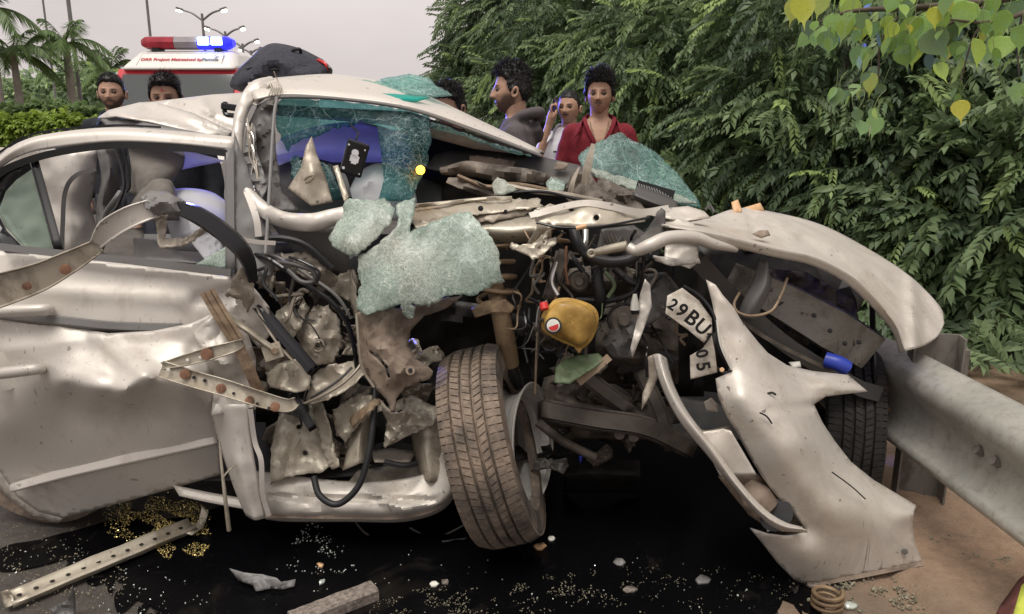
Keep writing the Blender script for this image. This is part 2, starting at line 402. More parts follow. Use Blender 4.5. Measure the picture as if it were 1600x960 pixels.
mo = NT('spilled_oil'); f = mo.noise(2.2, 8, .65, .6); f2 = mo.noise(120, 4, .7); k_ = mo.ramp(f, (.56, g3(0)), (.70, g3(1)))
mo.set(Base_Color=mo.mix(mo.ramp(f2, (.66, g3(0)), (.74, g3(.8))), mo.mix(k_, (.0025, .0025, .003), (.02, .017, .014)), (.05, .045, .035)), Roughness=mo.mix(k_, g3(.2), g3(.6)), Specular_IOR_Level=.16, IOR=1.3); mo.bump(f2, .15, .003); M['oil'] = mo.m
def sheet(name, pts, z, mat, kind='structure', res=.12, amp=0):
    q = [(p[0]*100, p[1]*100) for p in pts]
    V, _, T, *_ = delaunay_2d_cdt([Vector(p) for p in q], [(i, (i+1) % len(q)) for i in range(len(q))], [], 1, 1e-4)
    o = mesh(name, [(v[0]/100, v[1]/100, z) for v in V], [tuple(t) for t in T], mat, None, False)
    for p in o.data.polygons:
        if p.normal.z < 0: p.flip()
    return tag(o, kind=kind)
sheet('ground', [(-1500, -300), (1500, -300), (1500, 2500), (-1500, 2500)], -.012, M['earth'])
sheet('road', [(-9.5, -6), (1.25, -6), (1.35, 2), (1.3, 5), (.9, 12), (-1, 60), (-6, 400), (-30, 400), (-16, 60), (-10.5, 12)], -.004, M['asphalt'])
rs = random.Random(3)
def wob(pts, a, n=7):
    c = cat([(x, y, 0) for x, y in pts], n, True)
    return [(p[0]+a*noise.noise(Vector((p[0]*3, p[1]*3, 1)))+a*.6*noise.noise(Vector((p[0]*9, p[1]*9, 4))), p[1]+a*noise.noise(Vector((p[0]*3, p[1]*3, 7)))+a*.6*noise.noise(Vector((p[0]*9, p[1]*9, 9)))) for p in c]
gx = lambda x, y: tuple(G(x, y))[:2]
sheet('dirt_shoulder', wob([gx(1215, 960), gx(1330, 930), gx(1400, 870), gx(1395, 800), gx(1350, 720), gx(1340, 640), (1.3, 6), (3.2, 6), (4.5, 2), (3.5, .3), (1.4, .2), (.7, .9)], .07), .002, M['dirt'])
def dirtmound():
    # low uneven sand swept against the guard rail
    n = 90; V = []; Fc = []
    for i in range(n):
        for j in range(n):
            x = .72+i/(n-1)*2.0; y = 1.2+j/(n-1)*2.6
            q = Vector((x*2.2, y*2.2, 0)); e = min(1, 4*i/(n-1))*min(1, 4*(1-i/(n-1)))*min(1, 4*j/(n-1))*min(1, 4*(1-j/(n-1)))
            z = .004+e*max(0, .02+.035*noise.noise(q)+.018*noise.noise(q*4)+.008*noise.noise(q*12)-.02*max(0, 1.15-x)*4)
            q = Vector((x, y, 0)); g_ = (x-(.98+.10*(y-1.2)+.16*noise.noise(q*3)+.08*noise.noise(q*11)))/.12; g_ = max(0., min(1., g_)); g_ *= g_*(3-2*g_)
            V.append((x, y, -.006+.009*min(1, g_*3)+g_*z))
    for i in range(n-1):
        for j in range(n-1):
            a = i*n+j; Fc.append((a, a+n, a+n+1, a+1))
    return tag(mesh('sand', V, Fc, M['dirt'], None, True, 0), 'reddish sandy soil drifted beside the guard rail', 'soil', kind='stuff')
dirtmound()
sheet('oil_puddle', wob([gx(325, 960), gx(130, 900), gx(175, 830), gx(330, 800), gx(420, 760), gx(600, 700), gx(900, 600), gx(1150, 620), gx(1210, 800), gx(1230, 905), gx(1190, 960), gx(900, 1040), gx(500, 1030)], .08, 14), .004, M['oil'])
for k_ in range(26):
    rk_ = random.Random(k_); t_ = rk_.random(); bx_, by_ = (gx(1150+90*t_, 870+80*t_) if k_ % 2 else gx(140+170*t_, 850+110*t_)); r_ = rk_.uniform(.012, .05)
    sheet('oil_spot', wob([(bx_+rk_.gauss(.03 if k_ % 2 else -.03, .05)+math.cos(q_)*r_, by_+rk_.gauss(0, .05)+math.sin(q_)*r_*.7) for q_ in np.linspace(0, 6.283, 8)[:-1]], .02, 5), .0034+.00004*k_, M['oil'])
sheet('oil_stain', wob([gx(0, 860), gx(120, 828), gx(240, 800), gx(200, 850), gx(110, 872), gx(0, 895)], .03), .003, M['oil'])
# median strip far left with clipped hedges
sheet('median', [(-16, 13.5), (-4.2, 15.5), (-4.2, 24), (-40, 40), (-40, 13)], .12, M['earth'])
M['kerb'] = simple('kerb_concrete', (.45, .42, .38), .9, 0, .3, 3)
k = box('kerb', (-10.1, 14.2, .06), (12, .25, .28), M['kerb'], None, Matrix.Rotation(.165, 3, 'Z')); tag(k, kind='structure')

# ================================================================ foliage
def leafmat(name, rough=.45, trans=.42):
    m = NT(name); a = m.n('VertexColor', layer_name='Col'); m.set(Base_Color=a.outputs[0], Roughness=rough, Specular_IOR_Level=.35)
    t = m.n('BsdfTranslucent'); m.l(a.outputs[0], t.inputs[0]); ms = m.n('MixShader'); ms.inputs[0].default_value = trans
    m.l(m.b.outputs[0], ms.inputs[1]); m.l(t.outputs[0], ms.inputs[2]); m.l(ms.outputs[0], m.out.inputs[0]); return m.m
M['leaf'] = leafmat('foliage'); M['bark'] = simple('bark', (.12, .095, .07), .9, 0, .5, 18, .3, .8)
M['palmbark'] = simple('palm_trunk', (.36, .33, .29), .9, 0, .3, 4, .3, .4)
LV = np.array([(0, 0, 0), (-.5, .42, .06), (0, .5, -.04), (.5, .42, .06), (0, 1, -.14)]); LF = np.array([(0, 2, 1), (0, 3, 2), (1, 2, 4), (2, 3, 4)])
def rotm(z, y):   # columns x', y', z' from direction y and hint z
    y = y/np.linalg.norm(y, axis=-1, keepdims=True); x = np.cross(y, z); x /= np.linalg.norm(x, axis=-1, keepdims=True)+1e-9
    return np.stack([x, y, np.cross(x, y)], -1)
def spray(npair=7, L=.3, ll=.075, lw=.034, droop=.5, rnd=np.random.RandomState(1)):
    V = []; Fc = []; c = 0; t = []
    for i in range(npair*2+1):
        u = (i//2+1)/(npair+.5) if i < npair*2 else 1.0
        s = (-1 if i % 2 else 1) if i < npair*2 else 0
        base = np.array([0, u*L, -droop*L*u*u]); d = np.array([s*.85, .55+.3*rnd.rand(), -.55-.5*rnd.rand()])
        m = rotm(np.array([.2*rnd.randn(), .2*rnd.randn(), 1.]), d); k = .75+.45*rnd.rand()
        v = (LV*np.array([lw*k, ll*k, ll*k])) @ m.T + base
        V.append(v); Fc.append(LF+c); c += 5; t.append(np.full(5, u))
    # twig
    w = .0022
    V.append(np.array([(-w, 0, 0), (w, 0, 0), (0, L*.5, -droop*L*.25), (-w, L*.5, -droop*L*.25+w), (0, L, -droop*L)])); Fc.append(np.array([(0, 1, 2), (0, 2, 3), (3, 2, 4)])+c); t.append(np.full(5, -1.))
    return np.vstack(V), np.vstack(Fc), np.concatenate(t)
SPR = [spray(6+i, .26+.03*i, .062+.009*i, .026+.004*i, .5, np.random.RandomState(i)) for i in range(5)]
def sprays(name, pos, dirs, sc, cols, mat, parent, tmpl=SPR, seed=1, tipgain=.35):
    rs = np.random.RandomState(seed); Vs = []; Fs = []; Cs = []; off = 0
    which = rs.randint(0, len(tmpl), len(pos))
    for w_ in range(len(tmpl)):
        ix = np.where(which == w_)[0]
        if not len(ix): continue
        tv, tf, tt = tmpl[w_]; n = len(ix)
        m = rotm(np.tile([0, 0, 1.], (n, 1))+rs.normal(0, .35, (n, 3)), dirs[ix])
        v = np.einsum('nij,kj->nki', m, tv)*sc[ix][:, None, None]+pos[ix][:, None, :]
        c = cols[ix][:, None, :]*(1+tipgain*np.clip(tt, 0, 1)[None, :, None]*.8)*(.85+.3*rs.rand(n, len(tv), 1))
        c = np.where((tt < 0)[None, :, None], np.array([.1, .075, .05]), c)
        Vs.append(v.reshape(-1, 3)); Cs.append(c.reshape(-1, 3)); Fs.append((tf[None]+(np.arange(n)*len(tv))[:, None, None]).reshape(-1, 3)+off); off += n*len(tv)
    V = np.vstack(Vs); C = np.vstack(Cs); C = np.column_stack([np.clip(C, 0, 1), np.ones(len(C))])
    return rawmesh(name, V, np.vstack(Fs), mat, parent, C)
GD1 = np.array([.075, .112, .062]); GD2 = np.array([.185, .255, .118]); GD3 = np.array([.33, .44, .14])
Q4 = np.array([1.4, 1.4, 3.2]); Q3 = np.array([2.6, 2.6, 5.5])
def crown(blobs, n, seed, young=.12, tone=1.0):
    rs = np.random.RandomState(seed); pos = []; nr = []; cl = []
    tot = sum(b[3]*b[5] for b in blobs)
    for (x, y, z, rx, ry, rz) in blobs:
        k = int(n*rx*rz/tot); d = rs.normal(size=(k, 3)); d /= np.linalg.norm(d, axis=1)[:, None]
        rad = (.62+.42*rs.rand(k)**.6)
        bm = np.array([noise.noise(Vector(q*Q3)+Vector((x*2, y, z))) for q in d])       # clumps and hollows in the outline
        rad = rad*(1+.36*bm)
        p = d*rad[:, None]*np.array([rx, ry, rz])+np.array([x, y, z])
        keep = (bm > -.12) | (rs.rand(k) < .35); keep &= p[:, 2] > .06
        hue = np.array([noise.noise(Vector(q*Q4)+Vector((5, 2, 9))) for q in p])
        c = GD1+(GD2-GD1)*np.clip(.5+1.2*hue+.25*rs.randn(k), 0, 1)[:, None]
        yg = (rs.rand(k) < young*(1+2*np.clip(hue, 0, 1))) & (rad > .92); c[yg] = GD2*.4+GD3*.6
        pos.append(p[keep]); nr.append((d*np.array([1, 1, .55])+np.array([0, 0, -.12])+rs.normal(0, .35, d.shape))[keep]); cl.append(c[keep]*tone)
    return np.vstack(pos), np.vstack(nr), np.vstack(cl)
def limb_mesh(name, segs, mat, parent):
    V = []; Fc = []
    for pts, r0, r1 in segs:
        c = cat(pts, 5); T = frames(c); n = 7
        for i, p in enumerate(c):
            t = T[i]; a = np.cross(t, [.3, .9, .1]); a /= np.linalg.norm(a); b = np.cross(t, a); r = r0+(r1-r0)*i/(len(c)-1)
            for j in range(n): V.append(p+(a*math.cos(6.283*j/n)+b*math.sin(6.283*j/n))*r*(1+.12*noise.noise(Vector(p*9)+Vector((j, 0, 0)))))
            if i:
                o = len(V)-2*n; Fc += [(o+j, o+(j+1) % n, o+n+(j+1) % n, o+n+j) for j in range(n)]
    return mesh(name, V, Fc, mat, parent, True, 0)
def tree(name, label, loc, blobs, n, seed, group, young=.12, scale=(.8, 1.25), tone=1.0, tr=.11):
    e = empty(name, loc); tag(e, label, 'tree', group)
    L = np.array([loc[0], loc[1], 0.]); rs = random.Random(seed); top = np.mean([b[:3] for b in blobs], axis=0)
    segs = [([L, L+(top-L)*np.array([.2, .2, .35]), L+(top-L)*np.array([.7, .7, .75]), top], tr, tr*.4)]
    for b in blobs:
        s = L+(top-L)*np.array([.4, .4, .45]); t = np.array(b[:3]); segs.append(([s, (s+t)/2+np.array([rs.uniform(-.1, .1), rs.uniform(-.1, .1), .12]), t], tr*.45, .012))
        for _ in range(5):
            d = np.array([rs.gauss(0, 1), rs.gauss(0, 1), rs.gauss(0, .7)]); d = d/np.linalg.norm(d)*np.array(b[3:])*.85
            segs.append(([t, t+d*.5+np.array([0, 0, .06]), t+d], .016, .004))
    limb_mesh('trunk', segs, M['bark'], e)
    p, d, c = crown(blobs, n, seed, young, tone)
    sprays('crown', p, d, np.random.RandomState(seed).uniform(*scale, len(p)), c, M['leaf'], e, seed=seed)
    return e
GT = 'trees behind the guard rail'
def B(x, y, d, rx, ry, rz):
    p = P(x, y, d); return (p.x, p.y, p.z, rx, ry, rz)
tree('roadside_tree', 'nearest leafy tree at the right edge behind the guard rail', (3.55, 4.3, 0),
     [B(1600, 420, 4.7, .75, .7, .85), B(1480, 470, 5.0, .55, .6, .6), B(1660, 230, 4.9, .8, .8, .7), B(1590, 560, 4.4, .6, .5, .35), B(1530, 300, 5.3, .6, .6, .55)], 3847, 11, GT, .06, (.85, 1.2))
tree('roadside_tree', 'dense tree rising directly behind the crushed hood', (2.9, 6.1, 0),
     [B(1330, 330, 5.6, .75, .7, .75), B(1260, 200, 5.9, .8, .7, .65), B(1420, 150, 5.7, .8, .8, .7), B(1180, 330, 6.2, .6, .6, .6), B(1330, 40, 6.0, .9, .8, .7), B(1400, 330, 5.2, .5, .5, .6)], 4860, 12, GT, .13, (.6, .98))
tree('roadside_tree', 'tree with pale new shoots behind the glass shard', (2.2, 7.8, 0),
     [B(1120, 190, 7.2, .85, .8, .75), B(1040, 90, 7.5, .8, .8, .7), B(1160, 40, 7.3, .9, .8, .8), B(1090, 300, 7.0, .7, .6, .7), B(1010, 230, 7.8, .6, .6, .7)], 4657, 13, GT, .14, (.6, .95))
tree('roadside_tree', 'tall dark tree right behind the man in the red shirt', (1.3, 9.6, 0),
     [B(920, 110, 9.0, .9, .9, .9), B(980, 20, 9.2, 1.0, .9, .9), B(870, 30, 9.4, .9, .9, .7), B(940, 220, 8.9, .9, .9, .9), B(840, 160, 9.3, .8, .8, .8)], 4657, 14, GT, .1, (.62, .95))
tree('roadside_tree', 'leftmost dark tree whose crown meets the open sky', (.3, 11.5, 0),
     [B(800, 60, 11, .85, .9, .75), B(765, 150, 11, .75, .8, .7), B(738, 45, 11.2, .36, .5, .36), B(730, 120, 11.3, .34, .5, .3), B(820, 200, 11, .9, .9, .9), B(850, 0, 11, 1.0, .9, .7), B(722, 70, 11.2, .22, .3, .14)], 5062, 15, GT, .05, (.62, .95), .9)
# a second, darker rank closes the view
def wall_of_leaves():
    rs = np.random.RandomState(5); n = 2600
    t = rs.rand(n); x = 4.6-3.6*t+rs.normal(0, .25, n); y = 5.2+8.6*t+rs.normal(0, .25, n); z = rs.rand(n)*(3.6-.2*t)
    p = np.stack([x, y, z], 1); d = np.stack([rs.normal(-.6, .5, n), rs.normal(-.7, .5, n), rs.normal(-.1, .4, n)], 1)
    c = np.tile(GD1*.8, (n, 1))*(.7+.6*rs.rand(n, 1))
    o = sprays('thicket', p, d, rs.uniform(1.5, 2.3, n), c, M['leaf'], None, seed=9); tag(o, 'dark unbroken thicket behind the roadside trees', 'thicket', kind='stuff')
wall_of_leaves()
def undergrowth():
    rs = np.random.RandomState(8); n = 520; p = np.stack([rs.uniform(1.75, 4.6, n), rs.uniform(2.9, 6.2, n), rs.uniform(.02, .22, n)], 1); p = p[p[:, 0] > 1.6+.12*p[:, 1]]
    d = np.stack([rs.normal(0, .6, len(p)), rs.normal(-.2, .6, len(p)), rs.uniform(.0, .7, len(p))], 1); c = GD1+(GD2-GD1)*rs.rand(len(p), 1)
    tag(sprays('undergrowth', p, d, rs.uniform(.6, 1.1, len(p)), c, M['leaf'], None, seed=3), 'low weeds on the ground behind the guard rail', 'undergrowth', kind='stuff')
undergrowth()
# far left trees and hedges
GF = 'trees across the carriageway'
FSPR = [spray(5, .6, .3, .16, .4, np.random.RandomState(i+20)) for i in range(4)]
def fartree(label, x, y, d, rx, rz, n, seed, tone=1.0, dz=0):  # tone above one brightens the leaf colour, distance haze painted in
    c = P(x, y, d); e = empty('broadleaf_tree', (c.x, c.y, 0)); tag(e, label, 'tree', GF)
    limb_mesh('trunk', [([np.array([c.x, c.y, 0.]), np.array([c.x+.1, c.y, c.z*.6]), np.array([c.x, c.y, c.z])], .2, .08)], M['bark'], e)
    rs = random.Random(seed); bl = [(c.x, c.y, c.z, rx*.7, rx*.7, rz*.75)]+[(c.x+rs.uniform(-.7, .7)*rx, c.y+rs.uniform(-.4, .4)*rx, c.z+rs.uniform(-.45, .6)*rz, rx*.42, rx*.42, rz*.42) for _ in range(6)]
    p, dd, cl = crown(bl, n, seed, .1, tone)
    sprays('crown', p, dd, np.random.RandomState(seed).uniform(.7, 1.2, len(p)), cl, M['leaf'], e, FSPR, seed)
fartree('low green tree behind the leftmost palm', 15, 168, 45, 3.0, 2.6, 700, 31, 1.9)
fartree('rounded green tree behind the upright palm', 90, 172, 42, 2.6, 1.9, 700, 32, 1.5)
fartree('dark bushy tree left of the bearded man', 140, 160, 44, 2.1, 2.2, 700, 33, 1.5)
fartree('small tree showing just left of the ambulance', 192, 165, 46, 1.7, 1.7, 500, 34, 1.6)
fartree('tree filling the gap between the two nearest palms', 55, 160, 50, 2.6, 2.2, 600, 35, 1.7)
HSPR = [spray(5, .2, .09, .05, .2, np.random.RandomState(i+40)) for i in range(3)]
def hedge(label, x0, x1, y0, y1, d, dep, n, seed, col, top_round=.1):
    rs = np.random.RandomState(seed); a = P(x0, y0, d); b = P(x1, y1, d); z1 = a.z; z0 = max(.05, b.z)
    x = rs.uniform(a.x, b.x, n); y = a.y+dep*rs.rand(n)**1.6; z = z0+(z1-z0)*(1-rs.rand(n)**1.5); z += .05*np.array([noise.noise(Vector((q*1.5, 0, 3))) for q in x])*3
    p = np.stack([x, y, z], 1); dd = np.stack([rs.normal(0, .6, n), rs.normal(-.6, .4, n), rs.uniform(-.1, .9, n)], 1)
    c = np.array(col)*(.6+.8*rs.rand(n, 1))
    e = empty('hedge', ((a.x+b.x)/2, a.y, 0)); tag(e, label, 'hedge', 'clipped hedges on the median')
    sprays('foliage', p, dd, rs.uniform(.8, 1.4, n), c, M['leaf'], e, HSPR, seed, .2)
    limb_mesh('stem', [([np.array([xx, a.y+.3, 0.]), np.array([xx, a.y+.3, z0+.1]), np.array([xx+.1, a.y+.4, z1*.8])], .03, .01) for xx in np.linspace(a.x+.2, b.x-.2, 12)], M['bark'], e)
hedge('tall loose hedge below the palms on the median', -60, 150, 172, 235, 19, 1.6, 4200, 51, (.125, .19, .07))
hedge('low bright lime green clipped hedge nearest the road', -60, 112, 194, 222, 14.6, .8, 3600, 52, (.24, .33, .06))
# palms
def palm(label, x, yc, d, trunk_r, nf, fl, seed, base_y=None, lean=0, stiff=.5):
    c = P(x, yc, d); e = empty('palm_tree', (c.x-lean, c.y, .1)); tag(e, label, 'palm tree', 'palms on the median')
    rs = np.random.RandomState(seed); n = 24; pr = []; W = []
    zs = np.linspace(.1, c.z, n)
    V = []; Fc = []; s = 12
    for i, z in enumerate(zs):
        t = i/(n-1); r = trunk_r*(1.15-.35*t+.12*math.sin(t*3))*(1+.04*(i % 2)); q = np.array([c.x-lean*(1-t)**1.5, c.y, z])
        for j in range(s): V.append(q+np.array([math.cos(6.283*j/s)*r, math.sin(6.283*j/s)*r, 0]))
        if i: o = len(V)-2*s; Fc += [(o+j, o+(j+1) % s, o+s+(j+1) % s, o+s+j) for j in range(s)]
    mesh('trunk', V, Fc, M['palmbark'], e, True, 0)
    sh = tube('crown_shaft', [(c.x, c.y, c.z-.9), (c.x, c.y, c.z-.3), (c.x, c.y, c.z+.2)], trunk_r*.8, M['palmgreen'], e, 4, 10, world=True, scale=[1, .9, .5])
    FV, FF, FC = [], [], []; off = 0
    for k in range(nf):
        az = 6.283*k/nf*1.618*2+rs.normal(0, .2); el = rs.uniform(-.1, 1.25); L = fl*rs.uniform(.8, 1.1); h = np.array([math.cos(az), math.sin(az), 0])
        u = np.linspace(0, 1, 22); sag = (.95+.5*(1-el))*stiff*2
        mid = np.array([c.x, c.y, c.z])+h*(L*u*math.cos(el))[:, None]*(1-.12*u[:, None])+np.array([0, 0, 1])*((L*u*math.sin(el)-sag*L*.55*u**2.2))[:, None]
        T = frames(mid); side = np.cross(T, [0, 0, 1]); side /= np.linalg.norm(side, axis=1)[:, None]+1e-9
        w_ = .03
        FV.append(np.vstack([mid-side*w_*(1.05-u)[:, None], mid+side*w_*(1.05-u)[:, None]])); ff = []
        for i in range(21): ff += [(i, i+22, i+1), (i+1, i+22, i+23)]
        FF.append(np.array(ff)+off); off += 44; FC.append(np.tile([.13, .16, .06], (44, 1)))
        for i in np.linspace(2, 21, 40):
            i0 = int(i); fr = i-i0; b0 = mid[i0]*(1-fr)+mid[min(21, i0+1)]*fr; uu = i/21
            for sg in (-1, 1):
                ll = .62*fl/2.6*(math.sin(min(1, uu*1.05+.08)*math.pi)**.6)*rs.uniform(.8, 1.15)+.08
                dv = side[i0]*sg*.75+T[i0]*.65+np.array([0, 0, -.35-.5*rs.rand()]); dv /= np.linalg.norm(dv); wv = np.cross(dv, [0, 0, 1]); wv /= np.linalg.norm(wv)+1e-9
                wd = .028*fl/2.6
                FV.append(np.array([b0-wv*wd, b0+wv*wd, b0+dv*ll*.6+wv*wd*.8+np.array([0, 0, -.03]), b0+dv*ll+np.array([0, 0, -.12*ll])])); FF.append(np.array([(0, 1, 2), (0, 2, 3)])+off); off += 4
                FC.append(np.tile(np.array([.17, .26, .10])*rs.uniform(.6, 1.35), (4, 1)))
    C = np.vstack(FC); rawmesh('fronds', np.vstack(FV), np.vstack(FF), M['leaf'], e, np.column_stack([C, np.ones(len(C))]))
M['palmgreen'] = simple('palm_crownshaft', (.20, .26, .10), .6, 0, .3, 5)
palm('upright palm with full crown left of the bearded man', 102, 66, 26, .13, 17, 1.85, 61)
palm('palm with drooping fronds leaving the left edge', 20, 82, 25, .11, 17, 2.0, 62)
palm('palm whose crown only just enters the upper left corner', -22, 12, 24, .12, 15, 2.0, 63)
palm('small distant palm between the upright palm and the ambulance', 172, 108, 42, .11, 15, 2.4, 64)
# lamp posts
M['pole'] = simple('grey_lamp_pole', (.23, .22, .22), .5, .4, .2, 4); M['lampglow'] = emis('lit_street_lamp', (1, .93, .72), 9)
def lamppost(label, x, ytop, d, span, yb=215):
    c = P(x, ytop, d); e = empty('street_lamp', (c.x, c.y, 0)); tag(e, label, 'street lamp', 'lit double street lamps')
    tube('pole', [(c.x, c.y, 0), (c.x, c.y, c.z*.5), (c.x, c.y, c.z+.15)], .07*d/30, M['pole'], e, 2, 8, world=True, scale=[1.3, 1, .7])
    for s in (-1, 1):
        r = span/F*d
        tube('arm', [(c.x, c.y, c.z-.1), (c.x+s*r*.5, c.y, c.z+r*.22), (c.x+s*r, c.y, c.z+r*.38)], .04*d/30, M['pole'], e, 4, 6, world=True)
        h = sweep('lamp_head', [(c.x+s*r*.92, c.y, c.z+r*.36), (c.x+s*r*1.22, c.y, c.z+r*.45)], rect(.11*d/22, .06*d/22), M['pole'], e, 1, world=True)
        sweep('lamp', [(c.x+s*r*1.0, c.y, c.z+r*.385-.06*d/22), (c.x+s*r*1.22, c.y, c.z+r*.45-.06*d/22)], rect(.10*d/22, .04*d/22), M['lampglow'], h, 1, world=True)
lamppost('nearest double street lamp above the blue light bar', 316, 28, 30, 30)
lamppost('second double street lamp right of the light bar', 352, 54, 42, 24)
lamppost('third double street lamp partly behind the backpack', 379, 72, 55, 20)
lamppost('fourth tiny street lamp just above the backpack', 392, 82, 70, 14)
def pole(label, x, d, h, r):
    c = P(x, 215, d); tag(tube('flag_pole', [(c.x, c.y, 0), (c.x, c.y, h/2), (c.x, c.y, h)], r, M['pole'], None, 2, 8, world=True, scale=[1.2, 1, .8]), label, 'pole', 'tall bare poles')
pole('tall bare pole rising behind the red end of the light bar', 251, 32, 12, .055)
pole('thick bare pole beside the upright palm', 133, 27, 10, .07)
pole('thin bare pole rising behind the upright palm', 95, 40, 16, .05)
# guard rail
m = NT('galvanised_steel'); f = m.noise(6, 8, .65, .5); f2 = m.noise(40, 5, .7)
m.set(Base_Color=m.mix(m.ramp(f2, (.5, g3(0)), (.75, g3(.6))), m.mix(m.ramp(f, (.3, g3(0)), (.7, g3(1))), (.29, .29, .26), (.46, .44, .39)), (.17, .14, .11)), Metallic=.3, Roughness=.5); m.bump(f, .15, .004); M['galv'] = m.m
M['post'] = paintmat('shaded_post_steel', (.20, .185, .165), .3, .6, .5, (.10, .075, .055), 0, 10)  # darker than the rail: shadow below the beam put into the colour
gr = empty('guard_rail', (1.32, 2.4, 0)); tag(gr, 'galvanised steel guard rail beside the sandy shoulder, car jammed on its end', 'guard rail')
W3 = [(-.155, .0), (-.15, .012), (-.13, .04), (-.105, .075), (-.075, .085), (-.05, .075), (-.02, .045), (.01, .03), (.06, .022), (.1, .026), (.115, .042), (.13, .048), (.145, .04), (.155, .02)]
RA, RB = P(1392, 606, 2.45), P(1600, 738, 1.78); dv = (RB-RA).normalized()
pts = [RA-dv*.12+Vector((-.03, 0, 0)), RA, RA+dv*.35, RB, RB+dv*.5, RB+dv*1.6]
up = Vector((-1, 0, 0)); side = dv.cross(up)
sweep('rail_beam', [tuple(p) for p in pts], W3, M['galv'], gr, 5, closedprof=False, th=.004, world=True, up=(-.95, -.15, .22), sharp=60)
def cpost(x, y, d, h, name='post'):
    c = G(x, y)+Vector((.04, .05, 0))
    return sweep(name, [(c.x, c.y, -.2), (c.x, c.y, h)], [(-.075, .035), (-.075, -.035), (-.0, -.035), (.075, -.035), (.075, .035), (.069, .035), (.069, -.029), (-.069, -.029), (-.069, .035)], M['post'], gr, 1, world=True, up=(-.25, -.97, 0))
cpost(1425, 800, 2.4, .60)
b_ = P(1462, 600, 2.62); sweep('spacer_block', [(b_.x, b_.y, b_.z-.17), (b_.x, b_.y, b_.z+.135)], [(-.10, .0), (-.03, .03), (.10, .0), (.10, -.06), (-.03, -.03), (-.1, -.06)], M['post'], gr, 1, world=True, up=(-.25, -.97, 0))
for k_, t_ in enumerate((.55, .62, 1.3)):
    q_ = RA+dv*t_; tube('splice_bolt', [tuple(q_+Vector((-.03, 0, .0))), tuple(q_+Vector((-.052, 0, .012)))], .013, M['post'], gr, 1, 10, world=True)
for (x, y, d) in ((1384, 608, 2.38), (1386, 640, 2.36)):
    disc('bolt', x, y, d, .011, M['rust'], gr, .008)
def jag(x, y, Y, r0, rr, n=8):
    """a torn, stretched, non-convex outline"""
    st = rr.uniform(1, 2.6); an = rr.uniform(0, 3.14); out = []; ca, sa = math.cos(an), math.sin(an); sl = rr.uniform(-.0022, .0022), rr.uniform(-.0022, .0022)
    for i in range(n):
        t = 6.283*(i+rr.uniform(-.3, .3))/n; r = r0*(rr.uniform(.75, 1.15) if i % 2 else rr.uniform(.3, .85)); u, v = math.cos(t)*r*st**.5, math.sin(t)*r/st**.5
        dx, dy = u*ca-v*sa, u*sa+v*ca; out.append((x+dx, y+dy, Y+sl[0]*dx+sl[1]*dy+rr.uniform(-.015, .015)))
    return out
# ================================================================ the wrecked car
M['grime'] = paintmat('greasy_subframe_steel', (.075, .062, .05), .1, .6, .5, (.03, .025, .02), 0, 12)
M['beam'] = paintmat('grey_beam_steel', (.30, .28, .25), .3, .5, .5, (.15, .12, .09), 0, 9)
car = empty('wrecked_car', (0, 2.4, 0)); tag(car, 'wrecked silver saloon with torn open front and missing windscreen, on the guard rail', 'car')
pa, pd, inn, crm = M['paint'], M['paintd'], M['inner'], M['cream']
# ---- rear wheel behind the door
def wheel(name, c, axis, Rr, wd, matt, parent, groove=True):
    ax = Vector(axis).normalized(); u = ax.orthogonal().normalized(); v = ax.cross(u); n = 72
    h = wd/2
    pr = [(-h*.72, .66), (-h*.98, .72), (-h, .82), (-h*.96, .93), (-h*.80, .985)]
    gs = []
    xs = [-.80, -.56, -.54, -.50, -.48, -.20, -.18, -.12, -.10, .14, .16, .22, .24, .48, .50, .54, .56, .80]
    for x in xs[1:-1]: gs.append((x*h, .999 if xs.index(x) not in (2, 3, 6, 7, 10, 11, 14, 15) else .968))
    pr += gs+[(h*.80, .985), (h*.96, .93), (h, .82), (h*.98, .72), (h*.72, .66)]
    V = []; Fc = []; k = len(pr)
    for i in range(n):
        a = 2*math.pi*i/n; rd = u*math.cos(a)+v*math.sin(a)
        for (x, r) in pr: V.append(c+ax*x+rd*(r*Rr))
    for i in range(n):
        for j in range(k-1): a = i*k+j; b = ((i+1) % n)*k+j; Fc.append((a, a+1, b+1, b))
    o = mesh(name, V, Fc, matt, parent, True, 30)
    return o, ax, u, v
def treadblocks(c, ax, u, v, Rr, wd, parent, mat):
    """raised shoulder lugs and slanted sipes, one joined mesh"""
    V = []; Fc = []; h = wd/2; n = 84
    for (x0, x1, sl, gap) in ((-.98, -.57, .10, .16), (.57, .98, -.10, .16), (-.47, -.21, .35, .22), (.25, .47, -.35, .22), (-.09, .13, .28, .14)):
        for i in range(n):
            a0 = 2*math.pi*(i+gap/2)/n; a1 = 2*math.pi*(i+1-gap/2)/n
            b = len(V)
            for rr in (.985, 1.012):
                for (x, a) in ((x0, a0), (x1, a0+sl*.1), (x1, a1+sl*.1), (x0, a1)):
                    e = rr-(.045 if abs(x) > .9 else 0); V.append(c+ax*(x*h)+(u*math.cos(a)+v*math.sin(a))*(Rr*e))
            Fc += [(b+4, b+5, b+6, b+7), (b, b+1, b+5, b+4), (b+1, b+2, b+6, b+5), (b+2, b+3, b+7, b+6), (b+3, b, b+4, b+7)]
    o = mesh('tread', V, Fc, mat, parent, False); o['kind'] = 'stuff'; return o
mt = NT('muddy_tyre'); f = mt.noise(9, 8, .65, .3); f2 = mt.noise(70, 5, .7)
mt.set(Base_Color=mt.mix(mt.ramp(f2, (.45, g3(0)), (.7, g3(.75))), mt.mix(mt.ramp(f, (.36, g3(0)), (.60, g3(1))), (.06, .05, .043), (.27, .205, .155)), (.085, .068, .052)), Roughness=.85); mt.bump(f2, .4, .004); M['tyre'] = mt.m
